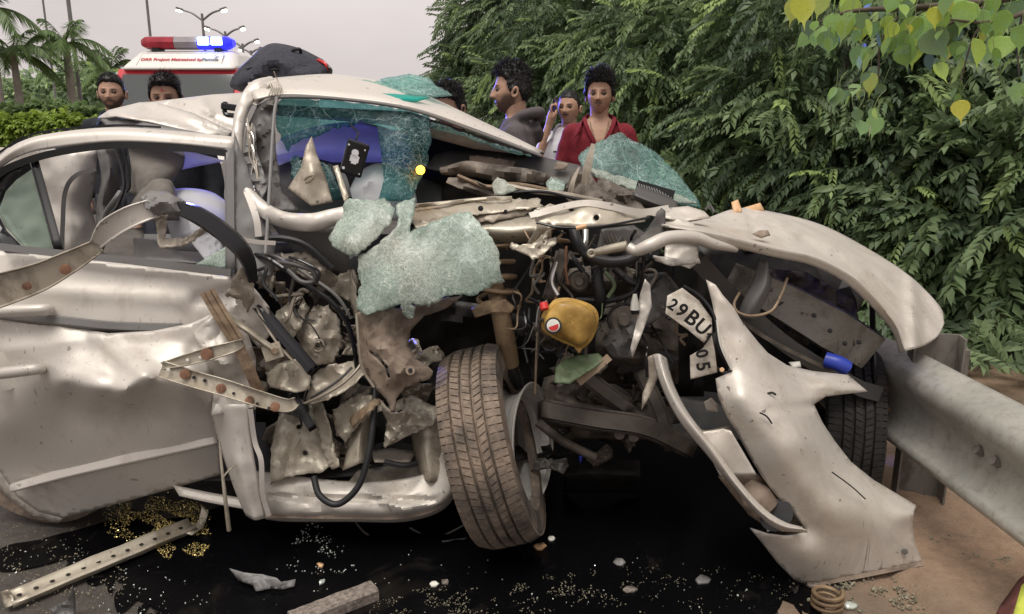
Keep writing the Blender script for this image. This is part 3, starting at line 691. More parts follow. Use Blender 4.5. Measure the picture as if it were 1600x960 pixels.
M['tyred'] = simple('worn_tyre', (.035, .032, .03), .75, 0, .5, 20, .4, .4)
def steelrim(c, ax, u, v, Rr, wd, parent, mat, disc_at=.3):
    n = 56; h = wd/2
    pr = [(h, 1.0), (h*.93, 1.03), (h*.86, 1.0), (h*.80, .93), (h*.55, .90), (h*.35, .83), (-h*.3, .80), (-h*.6, .90), (-h*.86, .95), (-h, 1.02)]
    V = []; Fc = []; k = len(pr)
    for i in range(n):
        a = 2*math.pi*i/n; rd = u*math.cos(a)+v*math.sin(a)
        for (x, r) in pr: V.append(c+ax*x+rd*(r*Rr))
    for i in range(n):
        for j in range(k-1): a = i*k+j; b = ((i+1) % n)*k+j; Fc.append((a, a+1, b+1, b))
    rim = solid(mesh('rim', V, Fc, mat, parent, True, 35), .003)
    if disc_at is None: return rim
    V = []; Fc = []; pr = [(disc_at*h, .84), (disc_at*h+.012, .7), (disc_at*h-.006, .5), (disc_at*h+.02, .28), (disc_at*h+.026, 0.01)]; k = len(pr)
    for i in range(40):
        a = 2*math.pi*i/40; rd = u*math.cos(a)+v*math.sin(a)
        for (x, r) in pr: V.append(c+ax*x+rd*(r*Rr))
    for i in range(40):
        for j in range(k-1): a = i*k+j; b = ((i+1) % 40)*k+j; Fc.append((a, a+1, b+1, b))
    solid(mesh('wheel_disc', V, Fc, mat, rim, True, 35), .003)
    return rim
rw = empty('rear_wheel', parent=car)
c_ = Vector((G(78, 822).x, 2.27, .29)); o, ax, u, v = wheel('tyre', c_, (-.1, -1, .02), .29, .18, M['tyre'], rw)
steelrim(c_, ax, u, v, .185, .16, rw, M['steel'], .6)
# ---- front right wheel (twisted towards the camera)
fw = empty('front_wheel', parent=car)
c_ = P(772, 694, 2.10); axv = (math.cos(R(15)), -.07, math.sin(R(15)))
o, ax, u, v = wheel('tyre', c_, axv, .298, .18, M['tyre'], fw); treadblocks(c_, ax, u, v, .298, .18, o, M['tyre'])
ax2 = Vector((.93, -.34, .14)).normalized(); u2 = ax2.orthogonal().normalized(); steelrim(P(806, 690, 2.2), ax2, u2, ax2.cross(u2), .182, .13, fw, M['steel'], None)
# ---- front left wheel seen in the bumper's arch
lw = empty('far_front_wheel', parent=car)
c_ = P(1318, 665, 2.50); o, ax, u, v = wheel('tyre', c_, (.96, -.28, 0), .29, .18, M['tyred'], lw); treadblocks(c_, ax, u, v, .29, .18, o, M['tyred'])
# ---- roof
def roofmat(): return pa
loft('roof', [[(398, 158, 2.42), (445, 150, 2.44), (530, 155, 2.47), (640, 170, 2.5), (740, 203, 2.53), (842, 242, 2.56)],
              [(392, 143, 2.47), (445, 137, 2.49), (530, 141, 2.52), (640, 157, 2.55), (745, 194, 2.57), (845, 239, 2.59)],
              [(388, 133, 2.60), (445, 124, 2.64), (530, 121, 2.7), (640, 143, 2.72), (752, 192, 2.72), (850, 240, 2.72)],
              [(388, 135, 3.0), (445, 126, 3.05), (530, 124, 3.1), (640, 146, 3.1), (752, 193, 3.0), (849, 241, 2.85)],
              [(375, 160, 3.5), (445, 150, 3.5), (530, 150, 3.5), (640, 165, 3.4), (752, 200, 3.2), (848, 242, 2.95)]], pa, car, 6, 6, th=.006, cr=.006, cf=5, folds=[(560, 132, 700, 176, .010, 10)])
tube('windscreen_seal', [(415, 398, 2.05), (421, 300, 2.2), (427, 200, 2.33), (432, 160, 2.4), (442, 152, 2.42), (530, 155, 2.45), (640, 171, 2.48), (740, 205, 2.51), (845, 244, 2.54)], .0055, M['grey'], car, 6, 8)
poly('roof_header_glass', [(670, 190, 2.5), (700, 198, 2.51), (770, 224, 2.53), (838, 246, 2.55), (800, 240, 2.54), (740, 219, 2.52), (672, 199, 2.5)], M['shard'], car, res=6, rag=1, th=.004)
poly('headliner_trim', [(668, 200, 2.54), (720, 207, 2.56), (770, 226, 2.58), (808, 241, 2.6), (740, 233, 2.58), (668, 214, 2.56)], M['cloth'], car, res=8, th=.006)
# folded rear roof / boot sheets
poly('roof_fold', [(152, 184, 2.72), (170, 172, 2.75), (218, 160, 2.8), (240, 159, 2.82), (300, 176, 2.72), (366, 206, 2.62), (366, 216, 2.6), (310, 208, 2.58), (235, 190, 2.56), (180, 181, 2.58), (160, 184, 2.62)], pa, car, cr=.006, cf=8, res=5, th=.005, ctrl=[(230, 172, 2.72)], folds=[(240, 160, 362, 208, -.04, 12), (165, 182, 235, 162, -.02, 8)])
poly('roof_fold', [(240, 159, 2.86), (330, 148, 2.95), (380, 145, 3.0), (384, 165, 2.9), (372, 210, 2.66), (300, 177, 2.74)], pa, car, cr=.010, cf=9, res=5, th=.005, seed=3, folds=[(258, 158, 370, 200, .04, 10), (310, 152, 330, 180, -.02, 10)])
poly('roof_gap_shade', [(157, 186, 2.6), (200, 187, 2.57), (260, 198, 2.55), (328, 210, 2.53), (240, 207, 2.53), (165, 197, 2.58)], M['grey'], car, res=6, th=.004)  # grey strip painting the shaded gap under the roof folds
poly('rear_deck', [(150, 188, 2.75), (330, 205, 2.75), (370, 220, 2.7), (200, 212, 2.8)], M['dplast'], car, res=12)
# ---- rear door with its window frame
dr = empty('rear_door', parent=car)
loft('window_frame', [[(-60, 300, 2.20), (0, 243, 2.22), (38, 219, 2.24), (90, 207, 2.26), (180, 199, 2.28), (280, 205, 2.28), (368, 214, 2.27)],
                      [(-60, 306, 2.17), (0, 250, 2.19), (40, 225, 2.21), (90, 213, 2.23), (180, 206, 2.245), (280, 212, 2.245), (368, 221, 2.24)],
                      [(-60, 320, 2.19), (0, 264, 2.20), (40, 241, 2.21), (90, 230, 2.22), (180, 221, 2.23), (280, 225, 2.23), (364, 234, 2.23)]], pa, dr, 7, 5, th=.012)
sweep('frame_seal', [(-20, 285, 2.19), (15, 262, 2.20), (70, 243, 2.20), (130, 232, 2.21), (190, 227, 2.21), (280, 231, 2.21), (356, 240, 2.21)], rect(.020, .02), M['rubber'], dr, 6)
sweep('drip_seal', [(-30, 262, 2.24), (0, 238, 2.26), (40, 214, 2.28), (90, 203, 2.3), (180, 196, 2.32), (250, 199, 2.32)], rect(.006, .012), M['rubber'], dr, 6)
sweep('window_divider', [(52, 248, 2.21), (72, 320, 2.16), (92, 393, 2.09)], ubeam(.020, .010), M['rubber'], dr, 4, closedprof=False, th=.004)
poly('quarter_trim', [(-30, 300, 2.2), (0, 266, 2.2), (58, 246, 2.2), (50, 262, 2.2), (22, 282, 2.2), (5, 300, 2.2), (-5, 330, 2.19), (10, 360, 2.16), (42, 392, 2.1), (5, 390, 2.1), (-30, 340, 2.16)], M['gloss'], dr, res=8, th=.01)
poly('quarter_glass', [(0, 300, 2.22), (22, 280, 2.22), (52, 258, 2.22), (82, 392, 2.12), (42, 392, 2.12), (8, 355, 2.16), (-6, 325, 2.19)], M['glass'], dr, res=12, th=.004)
sweep('belt_seal', [(0, 386, 2.075), (45, 391, 2.075), (120, 399, 2.07), (230, 410, 2.065), (362, 427, 2.06)], rect(.021, .016), M['grey'], dr, 5)
sweep('lock_post', [(359, 234, 2.22), (360, 330, 2.15), (361, 424, 2.08)], hat(.022, .012, .004), M['grey'], dr, 4, closedprof=False, th=.003)
poly('door_panel', [(-60, 386, 2.115), (0, 391, 2.110), (45, 396, 2.105), (200, 413, 2.095), (362, 433, 2.085), (385, 450, 2.080), (388, 500, 2.050), (345, 520, 2.040), (280, 520, 2.030), (180, 518, 2.025), (80, 508, 2.030), (-60, 490, 2.035)], pa, dr, ctrl=[(100, 450, 2.06), (250, 465, 2.055)], res=8, cr=.0015, cf=3, folds=[(-60, 446, 300, 470, -.008, 18), (300, 470, 372, 455, .014, 16), (330, 520, 372, 470, -.016, 14)])
sweep('moulding', [(-60, 488, 2.035), (0, 494, 2.03), (100, 503, 2.025), (180, 511, 2.025), (285, 514, 2.03)], [(-.014, 0), (-.011, .009), (.006, .010), (.014, 0)], M['grey'], dr, 5, closedprof=False, th=.003)
def handle(parent, x0, x1, y, Y, tilt=0):
    h = sweep('handle', [(x0, y+tilt, Y+.012), (x0+12, y+tilt, Y-.022), ((x0+x1)/2, y+tilt/2, Y-.034), (x1-10, y, Y-.026), (x1, y, Y+.008)], circ(.0165, 12, 1), pa, parent, 6, scale=[.7, .95, 1, .95, .75])
    return h
handle(dr, -40, 78, 484, 2.025, 4)
# ---- dented front door hanging open
fd = empty('front_door', parent=car)
poly('door_skin', [(-60, 494, 2.03), (0, 498, 2.02), (90, 508, 2.02), (170, 521, 2.02), (240, 517, 2.02), (300, 505, 2.02), (328, 492, 2.03), (348, 520, 2.04), (345, 600, 2.03), (342, 690, 2.050), (345, 742, 2.100), (262, 766, 2.110), (160, 794, 2.120), (98, 810, 2.125), (60, 800, 2.130), (28, 778, 2.130), (0, 738, 2.130), (-60, 690, 2.13)],
     pa, fd, ctrl=[(60, 530, 2.008), (150, 536, 2.008), (220, 545, 1.980), (290, 540, 1.994), (250, 580, 1.930), (180, 580, 1.935), (150, 606, 1.911), (195, 614, 1.906), (225, 590, 1.911), (100, 592, 1.939), (290, 605, 1.939), (325, 590, 1.972),
                   (110, 622, 1.982), (170, 640, 1.986), (230, 638, 1.990), (300, 640, 1.990), (60, 560, 1.977), (60, 640, 1.986), (150, 690, 2.030), (250, 690, 2.025), (0, 600, 1.999), (0, 660, 2.008), (80, 740, 2.070), (200, 735, 2.065), (300, 715, 2.050)], res=6, cr=.0016, cf=3, sharp=50, folds=[(88, 594, 192, 613, -.020, 26), (192, 613, 228, 587, -.018, 24), (228, 587, 335, 628, -.022, 26), (150, 530, 226, 588, -.012, 30), (0, 547, 150, 528, -.012, 22), (150, 528, 292, 512, -.010, 20), (110, 640, 260, 655, .010, 34), (300, 540, 335, 600, .016, 18)])
sweep('side_moulding', [(18, 764, 2.085), (100, 741, 2.06), (200, 718, 2.045), (300, 696, 2.03), (340, 688, 2.04)], [(-.020, -.012), (-.016, .002), (-.002, .007), (.008, .009), (.012, .006), (.014, -.012)], pa, fd, 5, closedprof=False, th=.002, scale=[.8, 1, 1, 1, .8])
handle(fd, -40, 66, 577, 1.955, 10)
disc('handle_cup', 6, 580, 1.985, .055, pd, fd, .003, 24)
poly('door_edge', [(-60, 690, 2.14), (0, 738, 2.14), (28, 778, 2.14), (60, 800, 2.14), (98, 811, 2.135), (90, 818, 2.16), (50, 806, 2.16), (15, 780, 2.16), (-60, 705, 2.17)], pd, fd, res=6, cr=.006, cf=30)
# ---- torn fender edge standing upright beside the door
loft('fender_strip', [[(328, 640, 2.02), (338, 680, 2.0), (350, 718, 1.98), (368, 770, 1.97), (384, 806, 1.97)],
                      [(352, 632, 1.985), (365, 680, 1.965), (372, 720, 1.945), (384, 770, 1.94), (398, 813, 1.94)],
                      [(388, 632, 1.99), (392, 680, 1.98), (398, 720, 1.965), (406, 765, 1.96), (414, 810, 1.96)]], pa, car, 6, 6, cr=.004, cf=14)
sweep('fender_lip', [(391, 640, 1.985), (398, 690, 1.975), (408, 720, 1.96), (410, 770, 1.955), (420, 806, 1.96)], rect(.014, .006), pa, car, 5)
tube('torn_strip', [(343, 690, 1.93), (347, 735, 1.91), (352, 780, 1.90), (358, 829, 1.90)], .006, crm, car, 5, 8, sx=.8, scale=[.6, .8, 1.1, 1.3])
tube('torn_strip', [(349, 745, 1.905), (358, 735, 1.92), (368, 727, 1.94)], .0025, crm, car, 3, 6)
poly('crumpled_skin', [(300, 520, 2.0), (345, 480, 2.02), (380, 500, 2.04), (400, 560, 2.03), (400, 640, 2.0), (330, 650, 1.98), (335, 590, 2.0)], pa, car, ctrl=[(360, 540, 1.98), (365, 600, 1.99), (345, 560, 1.96), (385, 580, 2.02)], cr=.02, cf=11, res=6, seed=4)
poly('torn_skin', [(362, 440, 2.04), (380, 430, 2.03), (420, 480, 2.04), (425, 520, 2.05), (405, 545, 2.05), (375, 510, 2.05)], pa, car, cr=.012, cf=13, res=6, seed=5)
# ---- sill
loft('sill', [[(395, 735, 2.12), (450, 742, 2.10), (540, 752, 2.08), (620, 750, 2.07), (680, 728, 2.06), (700, 650, 2.06)],
              [(400, 760, 2.07), (450, 770, 2.05), (540, 776, 2.03), (620, 776, 2.02), (690, 755, 2.02), (712, 660, 2.03)],
              [(410, 795, 2.05), (450, 800, 2.03), (540, 800, 2.01), (630, 800, 2.0), (700, 775, 2.01), (722, 690, 2.03)],
              [(415, 812, 2.09), (450, 816, 2.08), (540, 816, 2.06), (640, 815, 2.06), (705, 785, 2.06), (728, 700, 2.06)]], pd, car, 10, 8, cr=.009, cf=10, th=.004, sharp=26, folds=[(420, 776, 680, 782, .012, 7), (560, 760, 640, 800, -.02, 12), (470, 765, 520, 812, .016, 12), (690, 690, 715, 770, -.02, 10)])
sweep('sill_seam', [(415, 806, 2.045), (540, 808, 2.03), (640, 806, 2.02), (700, 779, 2.03), (724, 705, 2.04)], rect(.012, .008), M['mud'], car, 6)
poly('sill_step', [(545, 752, 2.08), (560, 735, 2.14), (610, 727, 2.18), (660, 725, 2.16), (682, 735, 2.08), (672, 758, 2.05), (560, 775, 2.05)], crm, car, cr=.01, cf=14, res=6)
loft('sill_lip', [[(270, 758, 2.08), (330, 770, 2.08), (400, 782, 2.08)], [(280, 775, 2.06), (330, 786, 2.06), (405, 800, 2.06)]], pd, car, 4, 3)
tube('brake_pipe', [(552, 812, 2.1), (575, 836, 2.12), (620, 848, 2.12), (680, 842, 2.12), (745, 810, 2.15)], .003, M['dplast'], car, 5, 6)
tube('brake_pipe', [(640, 825, 2.15), (690, 850, 2.1), (730, 850, 2.12), (770, 815, 2.16)], .003, M['dplast'], car, 5, 6)
poly('underbody_flap', [(690, 845, 2.08), (730, 840, 2.1), (722, 868, 2.05), (712, 884, 2.02)], M['dplast'], car, res=6, cr=.006, cf=20)
# ---- footwell: bent floor sheets
poly('floor_sheet', [(424, 690, 2.12), (438, 645, 2.18), (468, 622, 2.22), (500, 640, 2.2), (520, 680, 2.16), (530, 712, 2.12), (505, 738, 2.07), (450, 744, 2.06), (421, 757, 2.06)], crm, car, holes=[(467, 667, 4), (477, 708, 4)], ctrl=[(470, 690, 2.13)], cr=.012, cf=12, res=6, seed=2, rag=1.0)
poly('floor_sheet', [(486, 625, 2.2), (505, 630, 2.12), (520, 690, 2.1), (530, 730, 2.06), (518, 735, 2.06), (502, 700, 2.1)], crm, car, cr=.012, cf=18, res=5, seed=6, rag=1.0)
loft('pillar_stub', [[(555, 640, 2.14), (545, 690, 2.10), (535, 735, 2.05)], [(570, 632, 2.08), (562, 690, 2.05), (560, 725, 2.02)], [(588, 645, 2.14), (580, 690, 2.12), (575, 720, 2.08)]], crm, car, 5, 6, cr=.008, cf=18)
tube('door_seal_loop', [(586, 600, 2.1), (584, 650, 2.03), (576, 710, 1.99), (560, 760, 1.97), (528, 788, 1.96), (500, 775, 1.97), (490, 745, 2.0)], .0095, M['rubber'], car, 8, 10)
loft('wheelhouse_post', [[(640, 655, 2.18), (645, 700, 2.15), (655, 740, 2.1)], [(655, 640, 2.1), (664, 700, 2.06), (672, 755, 2.02)], [(690, 650, 2.12), (700, 700, 2.09), (705, 740, 2.06)]], inn, car, 6, 6, cr=.01, cf=16)
poly('torn_gusset', [(600, 640, 2.12), (640, 615, 2.14), (690, 640, 2.1), (676, 665, 2.07), (640, 680, 2.05), (600, 700, 2.06), (625, 672, 2.07)], inn, car, cr=.015, cf=16, res=5, rag=1.0)
poly('pedal_plate', [(580, 705, 2.13), (610, 700, 2.16), (650, 705, 2.14), (640, 722, 2.08), (585, 722, 2.08)], inn, car, cr=.004, res=6)
tube('pedal', [(600, 722, 2.06), (630, 728, 2.06), (652, 724, 2.08)], .009, M['rubber'], car, 4, 8)
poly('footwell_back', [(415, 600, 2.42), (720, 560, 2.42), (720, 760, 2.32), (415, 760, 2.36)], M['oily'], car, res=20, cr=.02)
poly('torn_white_tab', [(600, 685, 2.05), (612, 672, 2.04), (614, 680, 2.04), (603, 694, 2.05)], pa, car, res=4)
# ---- torn inner structure between the door and the wheel
poly('inner_plate', [(395, 505, 2.1), (430, 492, 2.1), (452, 470, 2.1), (472, 462, 2.12), (484, 482, 2.1), (470, 510, 2.08), (452, 540, 2.08), (425, 525, 2.09)], crm, car, holes=[(464, 480, 4)], cr=.024, cf=12, res=5, seed=7, rag=1.0)
poly('inner_plate', [(462, 512, 2.12), (490, 478, 2.12), (512, 476, 2.13), (530, 500, 2.13), (536, 540, 2.12), (520, 566, 2.10), (492, 572, 2.08), (470, 552, 2.10)], inn, car, holes=[(497, 540, 4.5)], ctrl=[(500, 520, 2.09), (480, 530, 2.07)], cr=.016, cf=14, res=5, seed=8, rag=1.0)
tube('plate_flange', [(497+9*math.cos(t), 540+9*math.sin(t), 2.075) for t in np.linspace(0, 6.283, 15)], .003, inn, car, 2, 6)
poly('inner_plate', [(415, 582, 2.06), (440, 566, 2.06), (470, 560, 2.08), (486, 590, 2.06), (484, 608, 2.03), (468, 614, 2.01), (420, 606, 2.03)], crm, car, ctrl=[(450, 590, 2.02)], cr=.014, cf=13, res=5, seed=9, rag=1.0)
poly('inner_plate', [(430, 545, 2.1), (470, 545, 2.1), (486, 580, 2.09), (440, 600, 2.09), (400, 570, 2.1)], inn, car, cr=.016, cf=12, res=6, seed=19, rag=1.0)
poly('wheel_arch_plate', [(478, 625, 2.06), (488, 588, 2.1), (510, 570, 2.1), (545, 566, 2.1), (566, 558, 2.1), (572, 580, 2.06), (548, 606, 2.03), (512, 624, 2.02), (486, 632, 2.03)], inn, car, ctrl=[(520, 596, 2.09)], cr=.012, cf=13, res=5, seed=10, rag=1.0)
tube('arch_flange', [(478, 630, 2.02), (505, 618, 2.0), (535, 600, 2.0), (556, 580, 2.01), (570, 560, 2.04)], .007, inn, car, 6, 8, sx=.6)
tube('arch_flange', [(486, 622, 2.03), (510, 608, 2.01), (532, 592, 2.01), (550, 574, 2.02)], .004, M['dplast'], car, 6, 8)
poly('door_hinge_post', [(420, 425, 2.14), (450, 420, 2.13), (500, 448, 2.13), (552, 475, 2.12), (560, 440, 2.13), (552, 420, 2.15), (525, 430, 2.15), (480, 395, 2.16), (430, 395, 2.16)], inn, car, ctrl=[(500, 425, 2.1)], cr=.014, cf=12, res=5, seed=11, rag=1.0)
poly('torn_gusset', [(548, 424, 2.1), (556, 450, 2.08), (560, 480, 2.07), (556, 500, 2.08), (545, 470, 2.1)], inn, car, res=5, cr=.006, rag=1.0)
for i, (q, r, mm) in enumerate((([(398, 398, 2.12), (420, 405, 2.09), (450, 425, 2.07), (480, 446, 2.06), (515, 470, 2.05), (540, 500, 2.05), (553, 540, 2.06), (558, 575, 2.08)], .0075, 'gloss'),
                  ([(405, 392, 2.13), (440, 405, 2.10), (480, 430, 2.09), (525, 462, 2.08), (549, 498, 2.08)], .005, 'grey'),
                  ([(400, 375, 2.1), (440, 372, 2.1), (480, 384, 2.1), (520, 420, 2.1)], .010, 'rubber'))):
    tube('door_seal', q, r, M[mm], car, 6, 8)
rr_ = random.Random(31)
for k in range(18):
    x, y = rr_.uniform(400, 620), rr_.uniform(400, 600); q = [(x, y, 2.06+rr_.uniform(0, .06))]
    for j in range(4): x += rr_.uniform(-14, 26); y += rr_.uniform(-8, 32); q.append((x, y, q[-1][2]+rr_.uniform(-.02, .02)))
    tube('torn_wire', q, rr_.choice([.002, .003, .005]), M[rr_.choice(['rubber', 'gloss', 'dplast', 'brown', 'inner'])], car, 5, 6)
sweep('window_channel', [(404, 478, 2.05), (440, 522, 2.02), (470, 556, 2.0), (490, 580, 1.99)], [(-.016, .014), (-.016, 0), (-.004, .0), (-.004, .010), (.004, .010), (.004, 0), (.016, 0), (.016, .014)], M['gloss'], car, 4, closedprof=False, th=.003)
sweep('window_channel', [(398, 470, 2.06), (410, 500, 2.03), (440, 545, 2.0), (485, 590, 1.99)], rect(.006, .006), M['inner'], car, 4)
sweep('window_channel', [(455, 610, 2.08), (470, 640, 2.06), (490, 672, 2.04)], ubeam(.022, .012), M['gloss'], car, 4, closedprof=False, th=.003)
tube('lock_cable', [(440, 410, 2.06), (465, 415, 2.04), (490, 425, 2.03), (490, 440, 2.03), (470, 440, 2.03), (450, 422, 2.05)], .007, M['dplast'], car, 5, 8)
tube('lock_cable', [(452, 402, 2.05), (470, 408, 2.03), (498, 424, 2.02), (495, 442, 2.02)], .004, M['gloss'], car, 5, 8)
poly('cavity_shade_sheet', [(360, 380, 2.3), (560, 380, 2.3), (565, 560, 2.3), (560, 660, 2.3), (400, 660, 2.3), (395, 520, 2.3)], M['oily'], car, res=20, cr=.02)  # black backing sheet in place of the shade behind the torn steel
poly('torn_gusset', [(428, 462, 2.14), (446, 450, 2.13), (462, 456, 2.13), (455, 472, 2.13), (436, 476, 2.14)], M['brown'], car, cr=.012, cf=24, res=4, rag=1.0)
tube('hinge_rod', [(358, 498, 2.02), (385, 515, 1.99), (410, 534, 1.98), (430, 548, 1.98)], .013, crm, car, 4, 10, sx=.7)
sweep('hinge_plate', [(412, 554, 1.985), (440, 545, 1.985)], rect(.045, .006), crm, car, 1); disc('bolt', 429, 549, 1.975, .011, M['brown'], car, .008, 6)
sweep('rusty_bar', [(324, 456, 1.98), (345, 492, 1.965), (370, 532, 1.96)], [(-.020, -.008), (-.020, .006), (-.010, .008), (-.006, .002), (.006, .002), (.010, .008), (.020, .006), (.020, -.008)], M['brown'], car, 4, sharp=25)
sweep('rusty_bar', [(372, 540, 1.97), (388, 575, 1.96), (405, 615, 1.96)], [(-.015, -.008), (-.015, .006), (0, .001), (.015, .006), (.015, -.008)], M['brown'], car, 6, cr=.006, cf=40, sharp=25)
sweep('hinge_arm', [(252, 577, 1.90), (300, 592, 1.895), (350, 606, 1.895), (410, 625, 1.90), (448, 634, 1.92), (462, 628, 1.95)], [(-.021, .012), (-.021, 0), (.021, 0), (.021, .012)], crm, car, 5, closedprof=False, th=.004, scale=[1, 1, 1, .95, .8, .5])
sweep('hinge_arm', [(254, 572, 1.905), (290, 563, 1.90), (330, 552, 1.90), (362, 543, 1.91), (380, 536, 1.95)], [(-.014, .008), (-.014, 0), (.014, 0), (.014, .008)], crm, car, 5, closedprof=False, th=.004, scale=[.6, 1, 1.2, 1, .6])
for (x, y, r, mm) in ((289, 587, .0135, 'rust'), (303, 592, .005, 'gloss'), (320, 597, .005, 'gloss'), (345, 609, .013, 'rust'), (365, 617, .004, 'gloss'), (390, 628, .012, 'rust'), (402, 633, .004, 'gloss'), (420, 640, .004, 'gloss'), (263, 580, .005, 'whiteplast'), (430, 638, .013, 'rust')):
    disc('rivet', x, y-2, 1.89, r, M[mm], car, .004, 14)
for (x, y, r, mm) in ((323, 553, .016, 'rust'), (293, 563, .0045, 'whiteplast'), (313, 559, .0045, 'whiteplast')): disc('rivet', x, y, 1.892, r, M[mm], car, .004, 14)
# ---- bent window-frame trim sweeping over the doors
sweep('door_frame_strip', [(-60, 472, 1.86), (0, 455, 1.88), (60, 435, 1.9), (110, 410, 1.92), (156, 384, 1.95)], [(-.045, .012), (-.040, 0), (.036, 0), (.040, .016)], M['stripmat'] if 'stripmat' in M else inn, car, 6, closedprof=False, th=.004, scale=[1.1, 1, .85, .65, .4])
disc('rivet', 102, 421, 1.895, .014, M['rust'], car, .004); disc('rivet', 42, 447, 1.87, .011, M['rust'], car, .004)
sweep('door_frame_strip', [(150, 384, 1.94), (172, 360, 1.93), (205, 341, 1.93), (240, 328, 1.95)], [(-.030, .008), (-.028, 0), (.018, -.002), (.022, .012)], pa, car, 6, closedprof=False, th=.004, scale=[.5, 1, 1, .9])
poly('crumpled_frame_joint', [(219, 308, 1.96), (235, 298, 1.98), (262, 300, 1.98), (296, 318, 1.97), (312, 334, 1.97), (280, 334, 1.95), (245, 335, 1.93), (228, 326, 1.93)], M['grey'], car, ctrl=[(250, 312, 1.93), (270, 322, 1.94)], cr=.018, cf=16, res=4, seed=3)
poly('torn_bracket', [(242, 340, 1.97), (262, 336, 2.0), (258, 372, 1.98), (290, 372, 1.97), (320, 352, 1.98), (336, 356, 1.99), (290, 384, 1.95), (248, 388, 1.94)], inn, car, cr=.014, cf=16, res=4, rag=1.0)
sweep('black_frame_strip', [(268, 322, 1.96), (305, 335, 1.95), (340, 357, 1.95), (372, 384, 1.96), (388, 410, 1.97), (395, 440, 1.99)], [(-.022, -.006), (-.018, .006), (.016, .008), (.021, -.004)], M['gloss'], car, 6, closedprof=False, th=.005, scale=[.7, 1, 1.05, 1, .8, .5])
sweep('frame_edge', [(330, 342, 1.98), (350, 352, 1.98), (375, 372, 2.0), (400, 378, 2.02), (430, 380, 2.05)], rect(.012, .006), pa, car, 5)
poly('torn_bracket', [(352, 462, 1.99), (362, 440, 1.99), (380, 412, 1.99), (394, 420, 2.0), (398, 470, 2.01), (385, 488, 2.01), (378, 470, 2.0)], inn, car, holes=[(378, 438, 2)], cr=.008, cf=16, res=4, seed=5, rag=1.0)
# ---- B post plate and A pillar
poly('centre_post', [(366, 205, 2.24), (385, 260, 2.22), (405, 320, 2.18), (430, 380, 2.14), (425, 432, 2.1), (396, 432, 2.08), (366, 428, 2.08), (364, 320, 2.16)], M['grey'], car, cr=.006, cf=9, res=8)
tube('windscreen_pillar', [(425, 132, 2.58), (400, 140, 2.5), (380, 168, 2.42), (372, 205, 2.36), (371, 250, 2.28), (382, 292, 2.22), (405, 322, 2.18), (440, 343, 2.14), (485, 348, 2.1), (520, 340, 2.1), (560, 330, 2.12)], .022, pa, car, 8, 14, sx=1, cr=.012, cf=11, scale=[1.2, 1.2, .9, .8, .8, .9, 1, 1.1, 1.2, 1.1, 1.0])
poly('pillar_trim', [(402, 165, 2.42), (428, 150, 2.42), (430, 230, 2.34), (440, 300, 2.26), (470, 330, 2.2), (430, 328, 2.2), (395, 300, 2.26), (384, 250, 2.32), (388, 195, 2.4)], M['dplast'], car, ctrl=[(405, 230, 2.36)], cr=.02, cf=12, res=5, seed=4)
poly('pillar_trim', [(385, 200, 2.36), (398, 196, 2.36), (402, 240, 2.3), (418, 290, 2.24), (410, 312, 2.2), (392, 280, 2.24), (380, 240, 2.3)], M['grey'], car, cr=.018, cf=22, res=4, seed=5)
for k in range(5):
    rr_ = random.Random(k); q = [(388+rr_.uniform(-5, 8)+j*3, 190+j*28+rr_.uniform(-6, 6), 2.33-j*.025) for j in range(5)]
    tube('torn_wire', q, .0025, M['chrome'] if k % 2 else M['inner'], car, 4, 6)
poly('pillar_end', [(383, 158, 2.45), (388, 135, 2.5), (402, 128, 2.5), (425, 128, 2.48), (432, 148, 2.43), (415, 152, 2.42), (400, 165, 2.4)], pd, car, cr=.03, cf=16, res=4, seed=6)
for k in range(5): tube('torn_wire', [(420+k*3.5, 127, 2.46), (424+k*4, 138, 2.44), (420+k*4, 150, 2.41)], .002, crm, car, 3, 6)
tube('torn_wire', [(428, 112, 2.5), (432, 122, 2.49), (436, 130, 2.48)], .0015, M['brown'], car, 3, 6)
box('interior_handle', P(362, 168, 2.56), (.06, .04, .022), M['gloss'], car, Matrix.Rotation(.15, 3, 'Y'))
tube('interior_handle', [(352, 160, 2.56), (352, 178, 2.55), (368, 182, 2.54), (378, 192, 2.5)], .008, M['gloss'], car, 4, 8)
loft('windscreen_post_sheet', [[(420, 345, 2.16), (470, 360, 2.14), (540, 352, 2.14)], [(440, 372, 2.2), (490, 392, 2.18), (545, 402, 2.16)], [(470, 405, 2.22), (520, 425, 2.2), (548, 430, 2.18)]], M['grey'], car, 5, 5, cr=.004)
poly('gap_shade_sheet', [(530, 405, 2.22), (560, 395, 2.22), (562, 430, 2.2), (540, 430, 2.2), (515, 425, 2.2)], M['rubber'], car, res=6, cr=.01)  # black sheet painting the shade in the gap
sweep('door_front_post', [(386, 300, 2.12), (400, 340, 2.09), (404, 370, 2.08)], rect(.018, .008), pa, car, 4)
